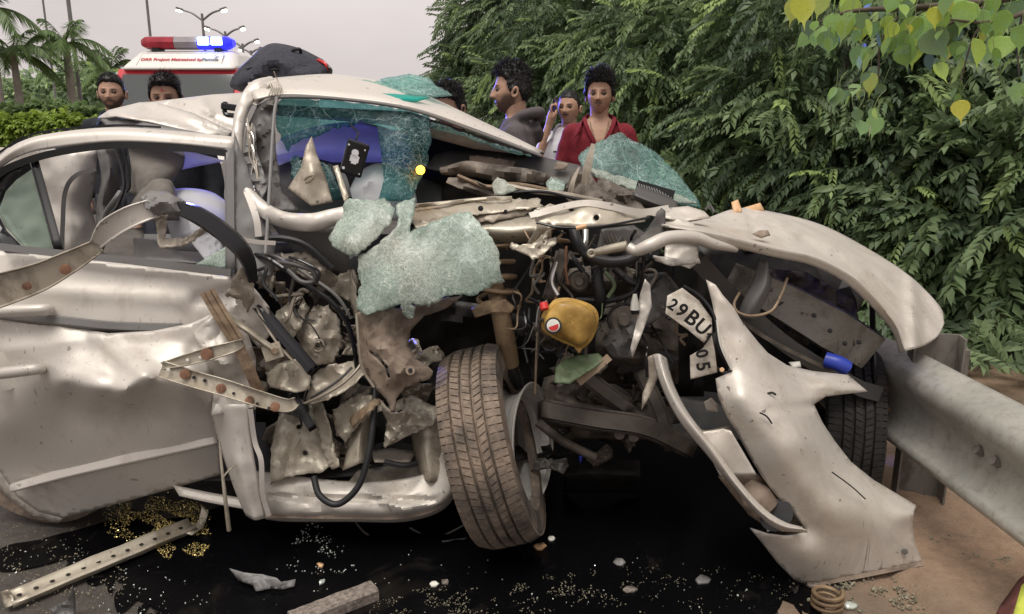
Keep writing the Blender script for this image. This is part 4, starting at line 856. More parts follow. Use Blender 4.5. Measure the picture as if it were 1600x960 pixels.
# ---- windscreen remains and what is seen through it
poly('windscreen', [(434, 158, 2.42), (444, 153, 2.43), (530, 157, 2.46), (640, 173, 2.49), (673, 184, 2.5), (673, 222, 2.46), (668, 262, 2.42), (652, 290, 2.38), (642, 314, 2.34), (590, 312, 2.33), (600, 280, 2.36), (596, 250, 2.39), (592, 214, 2.43), (588, 196, 2.45), (565, 190, 2.45), (545, 197, 2.44), (520, 200, 2.43), (505, 208, 2.42), (490, 214, 2.41), (470, 216, 2.4), (455, 228, 2.39), (450, 238, 2.38), (442, 226, 2.39), (434, 206, 2.4), (431, 192, 2.41)], M['crackw'], car, ctrl=[(630, 230, 2.40), (520, 178, 2.43)], cr=.008, cf=10, res=7, rag=1.1, th=.005)
poly('windscreen_flap', [(453, 245, 2.36), (466, 243, 2.36), (480, 262, 2.34), (500, 250, 2.33), (515, 262, 2.32), (540, 308, 2.25), (505, 316, 2.25), (470, 300, 2.28), (455, 275, 2.32)], M['crackw'], car, res=6, rag=1, th=.005, cr=.006)
poly('bent_bracket', [(487, 213, 2.28), (495, 240, 2.26), (508, 275, 2.23), (520, 316, 2.2), (486, 322, 2.18), (450, 294, 2.2), (470, 262, 2.23), (478, 228, 2.26)], M['inner2'] if 'inner2' in M else inn, car, ctrl=[(488, 265, 2.2)], cr=.008, cf=14, res=5, seed=2)
tube('bracket_clip', [(476, 281, 2.18), (482, 276, 2.165), (490, 274, 2.165), (486, 282, 2.165), (478, 286, 2.18)], .004, inn, car, 4, 8)
poly('bent_bracket', [(520, 260, 2.29), (528, 258, 2.29), (545, 308, 2.22), (538, 316, 2.2)], crm, car, res=5)
# dangling toll-tag camera
ft = empty('dash_camera', parent=car)
nv = Vector((.15, -1, .1)).normalized(); c_ = P(554, 248, 2.30); rot = Matrix.Rotation(R(18), 3, 'Y') @ Matrix.Rotation(R(6), 3, 'Z')
box('camera_body', c_, (.068, .014, .105), M['gloss'], ft, rot, .006)
ml = NT('camera_marking'); ml.set(Base_Color=(.75, .75, .78), Roughness=.4); M['mark'] = ml.m
def onbox(lx, lz, r, name='lens', mat='mark', sx=1): 
    p = c_+rot @ Vector((lx, -.0085, lz)); n = 14
    vv = [p+rot @ Vector((math.cos(6.283*i/n)*r*sx, 0, math.sin(6.283*i/n)*r)) for i in range(n)]
    mesh(name, vv, [tuple(range(n))], M[mat], ft, False)
onbox(-.002, .018, .0105, sx=1.05)
for (x, z, s, h) in ((-.009, .0, .0035, .02), (-.003, -.004, .004, .024), (.005, -.004, .004, .024), (.011, -.001, .003, .02), (.0, .009, .011, .004), (-.002, .004, .012, .003)):
    p = c_+rot @ Vector((x, -.0085, z)); mesh('printed_mark', [p+rot @ Vector((sx*s, 0, sz*h/2)) for sx, sz in ((-1, -1), (1, -1), (1, 1), (-1, 1))], [(0, 1, 2, 3)], M['mark'], ft, False)
for (x, z, r) in ((-.024, -.036, .0045), (.026, -.04, .002), (-.026, .036, .003), (.024, .034, .0025)): onbox(x, z, r, 'lens')
tube('camera_cable', [(545, 190, 2.46), (552, 200, 2.42), (560, 208, 2.36), (556, 218, 2.31)], .003, M['rubber'], ft, 5, 6)
sweep('steering_column_trim', [(515, 262, 2.40), (535, 276, 2.38), (545, 312, 2.34)], rect(.022, .03), M['rubber'], car, 4)
# interior
M['interior'] = M['dplast']
poly('interior_floor', [(0, 440, 2.2), (420, 440, 2.2), (420, 400, 3.0), (60, 380, 3.0)], M['dplast'], car, res=20) 
loft('curtain_airbag', [[(440, 215, 2.78), (500, 196, 2.9), (570, 192, 2.95), (640, 212, 2.9)], [(420, 245, 2.68), (500, 232, 2.78), (580, 236, 2.8), (650, 250, 2.8)], [(440, 262, 2.78), (500, 258, 2.9), (585, 264, 2.9), (650, 266, 2.9)]], M['white'], car, 6, 6, cr=.012, cf=7)
loft('airbag', [[(560, 268, 2.62), (590, 255, 2.6), (620, 262, 2.6), (640, 280, 2.6)], [(545, 300, 2.5), (580, 290, 2.46), (625, 290, 2.46), (650, 305, 2.5)], [(535, 345, 2.5), (580, 345, 2.45), (630, 345, 2.45), (655, 345, 2.5)]], M['white'], car, 6, 6, cr=.02, cf=9)
poly('dashboard', [(420, 262, 2.75), (470, 242, 2.8), (520, 254, 2.8), (600, 254, 2.8), (690, 290, 2.7), (690, 340, 2.6), (420, 340, 2.5)], M['dplast'], car, res=12, cr=.02)
poly('roof_lining', [(420, 165, 2.56), (640, 176, 2.6), (830, 243, 2.7), (830, 246, 3.1), (600, 195, 3.2), (420, 180, 3.2)], M['cloth'], car, res=14)
poly('interior_shade_sheet', [(600, 205, 3.1), (700, 195, 3.1), (845, 245, 2.9), (845, 300, 2.85), (640, 330, 2.8), (640, 260, 3.0)], M['rubber'], car, res=20)  # black sheet that supplies the interior shade below the roof
lampc = P(657, 268, 2.37); M['amber'] = emis('lit_amber_lamp', (1, .5, .03), 4)
lo_ = disc('amber_lamp', 657, 266, 2.37, .014, M['amber'], car, .01, 18)
# seen through the side window
poly('far_door', [(-60, 230, 2.62), (60, 232, 2.62), (152, 236, 2.62), (150, 280, 2.64), (142, 320, 2.66), (150, 352, 2.66), (160, 395, 2.62), (100, 400, 2.6), (-60, 400, 2.6)], pa, car, ctrl=[(110, 300, 2.58), (130, 350, 2.60), (75, 310, 2.62)], cr=.015, cf=7, res=8, seed=12)
sweep('far_door_seal', [(97, 395, 2.55), (98, 350, 2.55), (102, 300, 2.55), (118, 275, 2.55), (150, 264, 2.58)], rect(.014, .014), M['grey'], car, 6)
tube('belt_webbing', [(180, 232, 2.5), (190, 260, 2.48), (194, 290, 2.46), (184, 320, 2.44), (168, 350, 2.42), (160, 395, 2.38)], .012, M['rubber'], car, 6, 8, sx=.5)
tube('belt_webbing', [(192, 232, 2.52), (200, 262, 2.5), (203, 290, 2.48), (198, 300, 2.48)], .008, M['rubber'], car, 6, 8, sx=.5)
tube('inner_handle', [(160, 365, 2.44), (165, 335, 2.42), (180, 312, 2.40), (188, 300, 2.42)], .008, M['grey'], car, 5, 8)
loft('far_pillar', [[(150, 232, 2.6), (158, 280, 2.6), (150, 330, 2.62), (156, 400, 2.6)], [(165, 232, 2.54), (172, 270, 2.54), (160, 320, 2.58), (170, 400, 2.55)], [(182, 232, 2.6), (186, 280, 2.6), (190, 330, 2.62), (185, 400, 2.6)]], M['grey'], car, 5, 5, cr=.02, cf=16)
loft('seat_back', [[(200, 230, 2.62), (232, 232, 2.66), (262, 234, 2.7), (290, 235, 2.74)], [(205, 270, 2.54), (232, 268, 2.5), (262, 268, 2.54), (286, 262, 2.64)], [(200, 300, 2.52), (225, 310, 2.47), (250, 305, 2.5), (270, 285, 2.62)]], M['seat'], car, 6, 6)
loft('headrest', [[(222, 292, 2.5), (242, 280, 2.48), (266, 282, 2.5), (276, 300, 2.54)], [(205, 318, 2.45), (240, 308, 2.4), (268, 308, 2.42), (280, 320, 2.5)], [(195, 345, 2.45), (235, 345, 2.4), (270, 345, 2.42), (284, 345, 2.5)]], M['seat'], car, 6, 6)
loft('airbag_blue_side', [[(245, 300, 2.72), (290, 294, 2.62), (330, 300, 2.62), (358, 318, 2.62)], [(255, 330, 2.56), (300, 318, 2.46), (335, 322, 2.46), (360, 335, 2.5)], [(270, 380, 2.5), (300, 370, 2.42), (335, 370, 2.42), (362, 378, 2.46)]], M['white'], car, 6, 6, cr=.015, cf=8).name = 'side_airbag'
poly('seat_base', [(160, 395, 2.3), (175, 360, 2.42), (225, 355, 2.46), (225, 410, 2.3)], M['seat'], car, res=10)
poly('inner_door_card', [(208, 372, 2.36), (240, 375, 2.36), (318, 412, 2.2), (210, 405, 2.2)], M['dplast'], car, res=8)
poly('blue_cloth', [(295, 345, 2.4), (330, 350, 2.38), (350, 390, 2.3), (320, 405, 2.25), (300, 380, 2.34)], M['white'], car, cr=.03, cf=12, res=6).name = 'crumpled_airbag'
poly('window_shard', [(305, 414, 2.12), (330, 398, 2.12), (354, 385, 2.12), (354, 420, 2.09)], M['crack'], car, res=5, th=.004)
poly('lining_flap', [(240, 238, 2.68), (300, 238, 2.7), (352, 252, 2.7), (300, 262, 2.72), (240, 276, 2.72)], M['white'], car, res=8, cr=.01).name = 'curtain_airbag'
# ---- shattered windscreen glass draped over the wing
poly('shattered_glass', [(541, 310, 2.10), (565, 313, 2.09), (600, 310, 2.10), (617, 325, 2.09), (612, 345, 2.06), (590, 372, 2.03), (562, 396, 2.0), (548, 401, 2.0), (530, 393, 2.02), (514, 377, 2.04), (520, 360, 2.06), (533, 335, 2.09)], M['crack'], car, ctrl=[(560, 350, 2.05), (540, 380, 2.01)], cr=.004, cf=7, res=5, rag=1.2, th=.004)
poly('shattered_glass', [(617, 320, 2.10), (650, 309, 2.12), (645, 335, 2.09), (640, 362, 2.06), (665, 352, 2.05), (690, 342, 2.06), (713, 333, 2.08), (735, 331, 2.09), (742, 342, 2.07), (752, 352, 2.05), (770, 372, 2.02), (780, 400, 2.0), (783, 425, 1.99), (788, 440, 2.0), (770, 446, 1.99), (740, 462, 1.97), (705, 460, 1.96), (670, 478, 1.95), (640, 474, 1.95), (650, 478, 1.95), (645, 500, 1.96), (632, 498, 1.96), (625, 474, 1.95), (600, 484, 1.95), (575, 493, 1.96), (556, 484, 1.98), (558, 455, 1.99), (563, 445, 1.99), (558, 420, 2.0), (560, 400, 2.01), (580, 388, 2.02), (600, 372, 2.03), (622, 352, 2.06)], M['crack'], car, ctrl=[(650, 400, 1.995), (700, 400, 2.0), (620, 430, 1.98), (730, 380, 2.03)], cr=.004, cf=6, res=5, rag=1.2, th=.004)
poly('shattered_glass', [(768, 286, 2.3), (778, 278, 2.3), (790, 282, 2.29), (808, 297, 2.28), (790, 303, 2.26), (772, 306, 2.26)], M['crack'], car, res=4, rag=.6, cr=.005, th=.005)
poly('shattered_glass', [(852, 285, 2.4), (862, 277, 2.4), (884, 284, 2.38), (880, 298, 2.36), (856, 298, 2.36)], M['crack'], car, res=4, rag=.6, cr=.01, th=.005)
# big shard standing over the far wing
poly('glass_shard', [(902, 243, 2.78), (925, 228, 2.8), (952, 212, 2.82), (970, 206, 2.83), (985, 217, 2.84), (1020, 235, 2.84), (1050, 262, 2.82), (1075, 290, 2.79), (1098, 325, 2.74), (1060, 318, 2.68), (1000, 297, 2.68), (940, 280, 2.7), (912, 268, 2.72)], M['shard'], car, ctrl=[(990, 255, 2.76), (1040, 285, 2.74)], cr=.01, cf=6, res=6, rag=1, th=.005)
poly('glass_shard', [(922, 262, 2.68), (980, 278, 2.66), (1040, 296, 2.65), (1092, 318, 2.68), (1060, 318, 2.63), (990, 298, 2.63), (930, 276, 2.65)], M['crack'], car, res=5, rag=1, cr=.006, th=.005)
poly('roof_glass', [(542, 124, 2.66), (600, 127, 2.66), (640, 120, 2.7), (690, 138, 2.68), (708, 148, 2.64), (680, 150, 2.6), (620, 148, 2.58), (555, 146, 2.58)], M['shard'], car, res=5, rag=.8, cr=.01, cf=10, th=.005)
poly('roof_glass', [(594, 123, 2.72), (612, 120, 2.72), (640, 116, 2.75), (668, 121, 2.74), (688, 138, 2.7), (650, 140, 2.66), (600, 130, 2.68)], M['shard'], car, res=5, rag=.6, cr=.012, th=.005, seed=3)
poly('roof_glass', [(552, 144, 2.535), (620, 147, 2.54), (672, 152, 2.55), (650, 158, 2.525), (600, 158, 2.51), (556, 153, 2.51)], M['tealglass'], car, res=8, th=.004)
# ---- bulkhead, cowl and front end
poly('cowl_panel', [(664, 262, 2.62), (680, 242, 2.66), (700, 236, 2.68), (760, 237, 2.7), (850, 246, 2.7), (905, 258, 2.68), (930, 272, 2.64), (900, 290, 2.56), (840, 278, 2.58), (760, 275, 2.58), (690, 268, 2.58)], M['dplast'], car, ctrl=[(780, 256, 2.62)], res=8, cr=.006, cf=9)
poly('cowl_foam', [(733, 243, 2.605), (770, 246, 2.61), (806, 252, 2.61), (800, 262, 2.59), (760, 262, 2.59), (735, 258, 2.595)], M['mud'], car, res=5, cr=.01, cf=25, rag=.8)
poly('cowl_foam', [(868, 252, 2.63), (888, 256, 2.62), (884, 265, 2.60), (866, 264, 2.6)], M['mud'], car, res=5, cr=.01, cf=25, rag=.8)
for i, q in enumerate(([(690, 268, 2.5), (730, 264, 2.48), (780, 272, 2.46), (830, 276, 2.46), (870, 284, 2.46)], [(700, 282, 2.44), (740, 292, 2.42), (775, 305, 2.4)])):
    tube('sound_insulation', q, .026-.006*i, M['engine'], car, 6, 10, cr=.03, cf=16, scale=[.5, 1, 1.1, .9, .5])
tube('wiper_linkage', [(715, 275, 2.42), (760, 292, 2.40), (800, 288, 2.40), (850, 296, 2.42), (900, 310, 2.42)], .007, M['brown'], car, 6, 8)
tube('wiper_linkage', [(790, 290, 2.38), (840, 300, 2.36), (880, 304, 2.36), (940, 316, 2.38)], .009, inn, car, 6, 8)
tube('vacuum_hose', [(770, 312, 2.3), (800, 302, 2.28), (850, 300, 2.27), (900, 312, 2.27), (960, 332, 2.27)], .0045, M['gloss'], car, 6, 8)
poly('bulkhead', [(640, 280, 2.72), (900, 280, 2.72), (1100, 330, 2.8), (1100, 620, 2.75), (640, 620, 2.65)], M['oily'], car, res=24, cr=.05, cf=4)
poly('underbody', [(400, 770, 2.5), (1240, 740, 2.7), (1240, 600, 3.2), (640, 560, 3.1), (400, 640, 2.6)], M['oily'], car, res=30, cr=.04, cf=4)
# crumpled strut crown
for k, ol in enumerate(([(880, 300, 2.5), (895, 270, 2.5), (920, 268, 2.5), (935, 290, 2.46), (960, 310, 2.42), (985, 330, 2.4), (900, 335, 2.36)], [(935, 275, 2.52), (990, 300, 2.5), (1010, 330, 2.46), (960, 332, 2.42), (930, 300, 2.46)])):
    poly('strut_tower_crown', ol, M['engine'] if k else M['dplast2'] if 'dplast2' in M else M['engine'], car, cr=.035, cf=11, res=5, seed=k+2)
sweep('torn_blade', [(912, 290, 2.42), (918, 262, 2.42), (927, 225, 2.44)], rect(.026, .004), inn, car, 4, scale=[.7, 1.1, .5])
sweep('torn_blade', [(890, 312, 2.4), (895, 285, 2.4), (905, 262, 2.42)], rect(.022, .004), inn, car, 4, scale=[1, .8, .5], twist=[0, .6, 1])
loft('air_duct', [[(995, 290, 2.56), (1030, 302, 2.54), (1060, 316, 2.52)], [(990, 302, 2.48), (1025, 316, 2.46), (1058, 328, 2.46)], [(985, 318, 2.5), (1020, 328, 2.48), (1052, 334, 2.48)]], M['dplast'], car, 5, 5)
rk = sweep('heater_grille', [(995, 288, 2.58), (1053, 305, 2.56)], rect(.03, .012), M['rubber'], car, 1)
for i in range(14): sweep('fin', [(998+i*4, 287+i*1.2, 2.565), (1001+i*4, 296+i*1.2, 2.555)], rect(.004, .004), M['grey'], rk, 1)
# upper cross members
poly('cowl_beam', [(645, 326, 2.2), (690, 320, 2.22), (760, 314, 2.24), (840, 310, 2.24), (850, 322, 2.2), (790, 330, 2.16), (720, 340, 2.12), (650, 356, 2.08), (640, 345, 2.12)], crm, car, ctrl=[(740, 325, 2.17)], cr=.010, cf=11, res=5, seed=3, rag=1.0)
poly('cowl_beam', [(642, 362, 2.1), (655, 345, 2.11), (720, 336, 2.14), (800, 328, 2.18), (842, 320, 2.2), (820, 336, 2.18), (770, 345, 2.14), (700, 350, 2.1)], inn, car, holes=[(750, 325, 4)], cr=.010, cf=11, res=5, seed=4, rag=1.0)
tube('weld_flange', [(648, 322, 2.18), (690, 318, 2.2), (760, 311, 2.22), (800, 310, 2.22)], .006, crm, car, 6, 8, cr=.01, cf=40)
loft('front_rail', [[(740, 342, 2.2), (790, 338, 2.2), (845, 335, 2.2), (868, 340, 2.2)], [(745, 356, 2.13), (790, 354, 2.12), (840, 352, 2.12), (862, 356, 2.12)], [(752, 370, 2.14), (800, 370, 2.12), (850, 368, 2.12), (862, 380, 2.14)], [(756, 376, 2.2), (800, 380, 2.18), (850, 378, 2.18), (860, 395, 2.18)]], crm, car, 6, 6, cr=.007, cf=14)
disc('slot', 790, 331, 2.12, .006, M['gloss'], car, .002); disc('slot', 751, 326, 2.115, .008, M['gloss'], car, .002)
poly('crumpled_rail_end', [(835, 330, 2.14), (860, 318, 2.18), (885, 328, 2.2), (878, 345, 2.16), (860, 352, 2.12), (850, 385, 2.1), (840, 405, 2.1), (830, 385, 2.12), (838, 350, 2.12)], crm, car, cr=.035, cf=15, res=4, seed=5, rag=1.0)
poly('torn_bracket', [(797, 378, 2.06), (812, 384, 2.05), (835, 378, 2.06), (868, 370, 2.08), (870, 378, 2.06), (845, 402, 2.04), (832, 406, 2.03), (824, 398, 2.04), (800, 390, 2.05)], crm, car, holes=[(850, 378, 1.8), (843, 388, 1.8)], cr=.010, cf=18, res=4, rag=1.0)
poly('radiator_support', [(835, 340, 2.08), (870, 328, 2.1), (910, 318, 2.12), (940, 317, 2.12), (985, 330, 2.12), (1012, 336, 2.13), (1008, 346, 2.1), (960, 352, 2.06), (900, 354, 2.04), (870, 352, 2.04), (850, 362, 2.06), (830, 385, 2.08), (824, 380, 2.08), (840, 356, 2.06)], crm, car, holes=[(893, 326, 5), (932, 340, 5), (858, 352, 3.5)], ctrl=[(920, 335, 2.06)], cr=.012, cf=10, res=5, seed=6)
sweep('support_flange', [(828, 338, 2.06), (870, 326, 2.08), (912, 318, 2.1), (950, 322, 2.1), (1000, 332, 2.1), (1045, 326, 2.12)], rect(.020, .004), pd, car, 6, twist=[.5, .4, .5, .2, 0, .3])
tube('wire_loom', [(838, 348, 2.02), (880, 356, 2.0), (940, 354, 2.0), (1015, 340, 2.04)], .0035, M['gloss'], car, 6, 8)
tube('connector', [(900, 357, 1.99), (916, 353, 1.99)], .006, M['amberplast'], car, 2, 8)
rg = poly('radiator_core', [(940, 358, 2.3), (990, 352, 2.32), (1020, 372, 2.3), (985, 420, 2.28), (930, 400, 2.28)], M['dplast'], car, res=10)
for i in range(9): tube('tube_row', [(940+i*7, 362+i*2, 2.285), (958+i*6, 398+i*1, 2.27)], .0025, M['engine'], rg, 1, 6)
# white bent bars
tube('bent_bar', [(924, 396, 2.04), (945, 391, 2.02), (980, 384, 2.0)], .012, crm, car, 6, 10, sx=1, scale=[.7, 1, 1.1]); tube('bar_eye', [(924+5*math.cos(t), 396+5*math.sin(t), 2.025) for t in np.linspace(0, 6.283, 11)], .004, crm, car, 3, 8)
tube('bent_bar', [(982, 386, 1.98), (994, 392, 1.97), (1015, 384, 1.96), (1045, 372, 1.98), (1085, 372, 2.0), (1115, 382, 2.02), (1150, 390, 2.06)], .0185, pd, car, 7, 12, scale=[.7, .8, 1, 1, 1, .8, .5])
poly('lamp_bracket', [(1035, 345, 2.14), (1060, 340, 2.14), (1085, 350, 2.12), (1090, 385, 2.06), (1092, 410, 2.04), (1078, 420, 2.03), (1055, 412, 2.03), (1038, 405, 2.04), (1040, 375, 2.08)], pd, car, cr=.010, cf=11, res=5, seed=4)
poly('lamp_bracket', [(1020, 400, 2.02), (1045, 402, 2.01), (1070, 408, 2.01), (1092, 404, 2.02), (1094, 412, 2.02), (1050, 416, 2.01), (1024, 408, 2.02)], pa, car, cr=.010, cf=20, res=4)
poly('latch_panel', [(1010, 335, 2.2), (1045, 325, 2.22), (1075, 322, 2.22), (1100, 330, 2.2), (1110, 340, 2.16), (1070, 345, 2.14), (1035, 340, 2.14)], pd, car, cr=.012, cf=14, res=5)
poly('dark_bracket', [(1022, 342, 2.1), (1030, 322, 2.12), (1040, 330, 2.11), (1040, 375, 2.08), (985, 400, 2.06), (975, 385, 2.1), (1010, 360, 2.1)], M['dplast'], car, cr=.01, res=5)
# hoses
for (q, r, mm) in (([(895, 355, 2.18), (905, 385, 2.12), (925, 402, 2.08), (955, 410, 2.06), (985, 405, 2.06), (1000, 390, 2.08)], .0155, 'rubber'), ([(932, 410, 2.16), (934, 440, 2.14), (938, 470, 2.14), (930, 500, 2.2)], .018, 'rubber'),
                   ([(890, 395, 2.2), (900, 410, 2.16), (912, 425, 2.15)], .008, 'rubber'), ([(1000, 410, 2.12), (1000, 440, 2.12), (985, 460, 2.12), (950, 470, 2.14), (900, 468, 2.16)], .008, 'rubber'),
                   ([(885, 385, 2.15), (884, 420, 2.12), (888, 445, 2.12)], .004, 'rust'), ([(860, 520, 2.0), (845, 500, 2.0), (840, 560, 2.05)], .0035, 'dplast'), ([(855, 470, 2.0), (842, 482, 2.0), (838, 510, 2.0)], .003, 'grey'),
                   ([(915, 356, 2.2), (914, 380, 2.16), (910, 395, 2.15)], .010, 'chrome'), ([(840, 520, 2.15), (838, 560, 2.15), (836, 615, 2.15)], .004, 'brown'), ([(1006, 400, 2.1), (1004, 430, 2.1), (998, 470, 2.12)], .005, 'gloss')):
    tube('hose', q, r, M[mm], car, 6, 10)
rr_ = random.Random(9)
for k in range(64):      # torn wiring hanging through the engine bay
    x = rr_.uniform(800, 1060); y = rr_.uniform(350, 540); q = [(x, y, 2.2+rr_.uniform(-.1, .15))]
    for j in range(4): x += rr_.uniform(-22, 22); y += rr_.uniform(-6, 34); q.append((x, y, q[-1][2]+rr_.uniform(-.03, .03)))
    tube('torn_wire', q, rr_.choice([.002, .003, .0045]), M[rr_.choice(['rubber', 'dplast', 'brown', 'gloss', 'engine', 'green'])], car, 5, 6)
sweep('chassis_leg', [(880, 395, 2.24), (870, 430, 2.2), (858, 470, 2.18)], hat(.03, .02, .008), M['engine'], car, 3, closedprof=False, th=.004)
loft('intake_manifold', [[(890, 420, 2.3), (930, 415, 2.26), (980, 415, 2.28)], [(880, 445, 2.22), (930, 440, 2.17), (990, 440, 2.2)], [(890, 465, 2.3), (930, 462, 2.26), (980, 462, 2.28)]], M['strut2'] if 'strut2' in M else M['engine'], car, 6, 6, cr=.01)
# engine and gearbox low in the bay
loft('gearbox', [[(850, 590, 2.5), (900, 580, 2.45), (960, 600, 2.45), (1020, 640, 2.5)], [(840, 640, 2.3), (900, 640, 2.22), (960, 650, 2.22), (1010, 660, 2.3)], [(850, 690, 2.4), (900, 690, 2.3), (960, 690, 2.3), (1010, 690, 2.4)]], M['engine'], car, 6, 6, cr=.03, cf=10)
loft('engine_block', [[(940, 480, 2.4), (1000, 460, 2.38), (1060, 470, 2.4)], [(930, 540, 2.28), (1000, 530, 2.22), (1060, 540, 2.26)], [(940, 600, 2.4), (1000, 600, 2.35), (1060, 600, 2.4)]], M['engine'], car, 7, 7, cr=.045, cf=10)
loft('exhaust', [[(870, 720, 2.4), (930, 710, 2.35), (1000, 720, 2.4)], [(880, 745, 2.28), (930, 740, 2.22), (1000, 745, 2.28)], [(880, 770, 2.4), (930, 770, 2.35), (1000, 770, 2.4)]], M['oily'], car, 6, 6, cr=.02)
poly('sump_guard', [(960, 640, 2.25), (985, 628, 2.22), (1060, 630, 2.22), (1070, 660, 2.18), (990, 672, 2.18), (962, 662, 2.2)], M['engine'], car, cr=.012, res=6)
for (x, y) in ((968, 680), (990, 684)): tube('engine_boss', [(x, y, 2.2), (x, y-1, 2.12)], .016, M['engine'], car, 1, 12)
# strut and spring
tube('strut', [(770, 420, 2.26), (778, 470, 2.2), (790, 530, 2.18), (798, 570, 2.2)], .03, M['strut'], car, 5, 14, scale=[.7, .9, 1, .9])
tube('strut_boot', [(797, 565, 2.2), (802, 580, 2.24), (808, 600, 2.3)], .024, M['gloss'], car, 4, 12)
hx = []
for i in range(0, 64):
    t = i/63; a = t*4*2*math.pi; c = P(768+20*t*.6, 385+95*t, 2.24); hx.append(tuple(c+Vector((math.cos(a)*.062, math.sin(a)*.062, 0))))
tube('coil_spring', hx, .0075, M['strut'], car, 1, 8, world=True)
poly('spring_seat', [(736, 482, 2.12), (760, 470, 2.12), (790, 468, 2.12), (805, 480, 2.12), (798, 490, 2.1), (770, 488, 2.08), (742, 496, 2.08)], M['strut'], car, cr=.008, cf=20, res=4)
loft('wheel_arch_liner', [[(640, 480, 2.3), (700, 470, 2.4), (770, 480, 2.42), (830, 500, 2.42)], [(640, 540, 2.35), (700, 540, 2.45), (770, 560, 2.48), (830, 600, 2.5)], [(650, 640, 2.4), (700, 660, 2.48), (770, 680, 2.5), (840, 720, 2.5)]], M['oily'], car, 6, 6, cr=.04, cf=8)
# muddy inner wing in front of the wheel
poly('inner_wing', [(556, 490, 2.0), (580, 478, 2.0), (605, 478, 2.0), (625, 482, 2.0), (650, 478, 2.02), (700, 466, 2.05), (722, 464, 2.06), (700, 480, 2.06), (662, 495, 2.05), (642, 515, 2.03), (638, 540, 2.0), (648, 560, 1.98), (668, 572, 1.97), (676, 580, 1.97), (672, 592, 1.97), (650, 600, 1.97), (632, 606, 1.97), (622, 620, 1.98), (612, 645, 1.98), (600, 620, 1.98), (580, 600, 1.99), (566, 570, 2.0), (560, 530, 2.0)], M['mud'], car, holes=[[(578, 548), (592, 556), (606, 572), (610, 592), (605, 592), (600, 575), (588, 560), (577, 551)]], ctrl=[(600, 540, 1.96), (630, 585, 1.94), (590, 510, 1.98)], cr=.014, cf=12, res=5, rag=.7, seed=7, th=.005)
tube('wing_bush', [(642, 580, 1.95), (641, 579, 1.925)], .013, M['mud'], car, 1, 12); disc('bush_hole', 641, 579, 1.922, .006, M['gloss'], car, .002)
poly('torn_wing', [(590, 620, 2.02), (612, 645, 1.99), (640, 640, 2.02), (672, 660, 2.02), (668, 668, 2.02), (632, 664, 2.0), (615, 690, 2.02), (600, 700, 2.03), (604, 660, 2.03)], inn, car, cr=.02, cf=16, res=4, seed=8, rag=1.0)
poly('torn_wing', [(520, 640, 2.1), (560, 615, 2.08), (590, 620, 2.06), (600, 640, 2.06), (570, 655, 2.04), (540, 690, 2.06), (525, 680, 2.08)], crm, car, cr=.024, cf=14, res=5, seed=9, rag=1.0)
poly('torn_wing', [(545, 655, 2.06), (585, 622, 2.02), (600, 626, 2.01), (570, 650, 2.0), (550, 668, 2.03)], M['brown'], car, cr=.01, cf=20, res=4, rag=1.0)
tube('wing_flange', [(557, 490, 1.985), (560, 530, 1.975), (566, 575, 1.975), (584, 605, 1.975)], .004, inn, car, 5, 6)
rr_ = random.Random(17)
for k in range(60):     # crumpled scraps of inner steel packed round the hinge post
    x, y = (rr_.uniform(405, 690), rr_.uniform(400, 730)); Y = 2.13+rr_.uniform(0, .12); r0 = rr_.uniform(11, 32); ol = jag(x, y, Y, r0, rr_)
    poly('crumpled_scrap', ol, rr_.choice([inn, crm, inn, M['dplast']]), car, cr=.03, cf=15, res=4, seed=30+k)
# floor pan, far side and boot: added sheets that block the blue beacon's spill
poly('far_side_light_block', [(130, 366, 3.35), (640, 366, 3.35), (640, 560, 3.35), (130, 560, 3.35)], M['dplast'], car, res=30)
loft('floor_pan_light_block', [[(-1.45, 2.12, .2), (-.6, 2.12, .2), (.15, 2.3, .2)], [(-1.6, 2.7, .22), (-.6, 2.7, .22), (.15, 2.8, .22)], [(-1.9, 3.35, .22), (-.6, 3.35, .22), (.15, 3.3, .22)]], M['oily'], car, 5, 5, world=True, th=.01)
loft('boot_light_block', [[(-1.45, 2.3, .12), (-1.7, 2.8, .12), (-1.95, 3.4, .12)], [(-1.5, 2.32, .75), (-1.75, 2.85, .75), (-2.0, 3.4, .75)]], M['dplast'], car, 4, 4, world=True, th=.01)
loft('far_wing_light_block', [[(.15, 3.3, .15), (.7, 3.12, .15), (1.25, 2.92, .15)], [(.15, 3.3, .75), (.7, 3.12, .78), (1.25, 2.92, .72)]], M['dplast'], car, 5, 4, world=True, th=.006)  # unseen wing sheet, added to keep the beacon's blue off the ground
rr_ = random.Random(23)
for k in range(34):     # broken pipes, brackets and clips filling the engine bay
    x, y = rr_.uniform(850, 1060), rr_.uniform(385, 640); Y = 2.24+rr_.uniform(0, .14); r0 = rr_.uniform(9, 30); ol = jag(x, y, Y, r0, rr_)
    poly('crumpled_scrap', ol, rr_.choice([M['engine'], M['engine'], M['dplast'], M['oily'], inn if y < 470 else M['engine']]), car, cr=.03, cf=16, res=5, seed=90+k)
for (q, w_, h_) in (([(850, 640, 2.14), (930, 655, 2.1), (1010, 668, 2.1), (1080, 700, 2.12)], .05, .03), ([(880, 560, 2.2), (930, 600, 2.16), (985, 640, 2.14)], .035, .02), ([(1000, 580, 2.16), (1030, 640, 2.12), (1045, 700, 2.12)], .03, .02)):
    sweep('subframe_arm', q, hat(w_, h_, .008), M['grime'], car, 5, closedprof=False, th=.004, cr=.008, cf=14, sharp=28)
rr_ = random.Random(61)
for k in range(22):
    x, y = rr_.uniform(845, 1090), rr_.uniform(540, 730); poly('crumpled_scrap', jag(x, y, 2.16+rr_.uniform(0, .1), rr_.uniform(8, 24), rr_), rr_.choice([M['grime'], M['engine'], M['grime'], M['dplast'], M['oily']]), car, cr=.025, cf=16, res=4, seed=200+k)
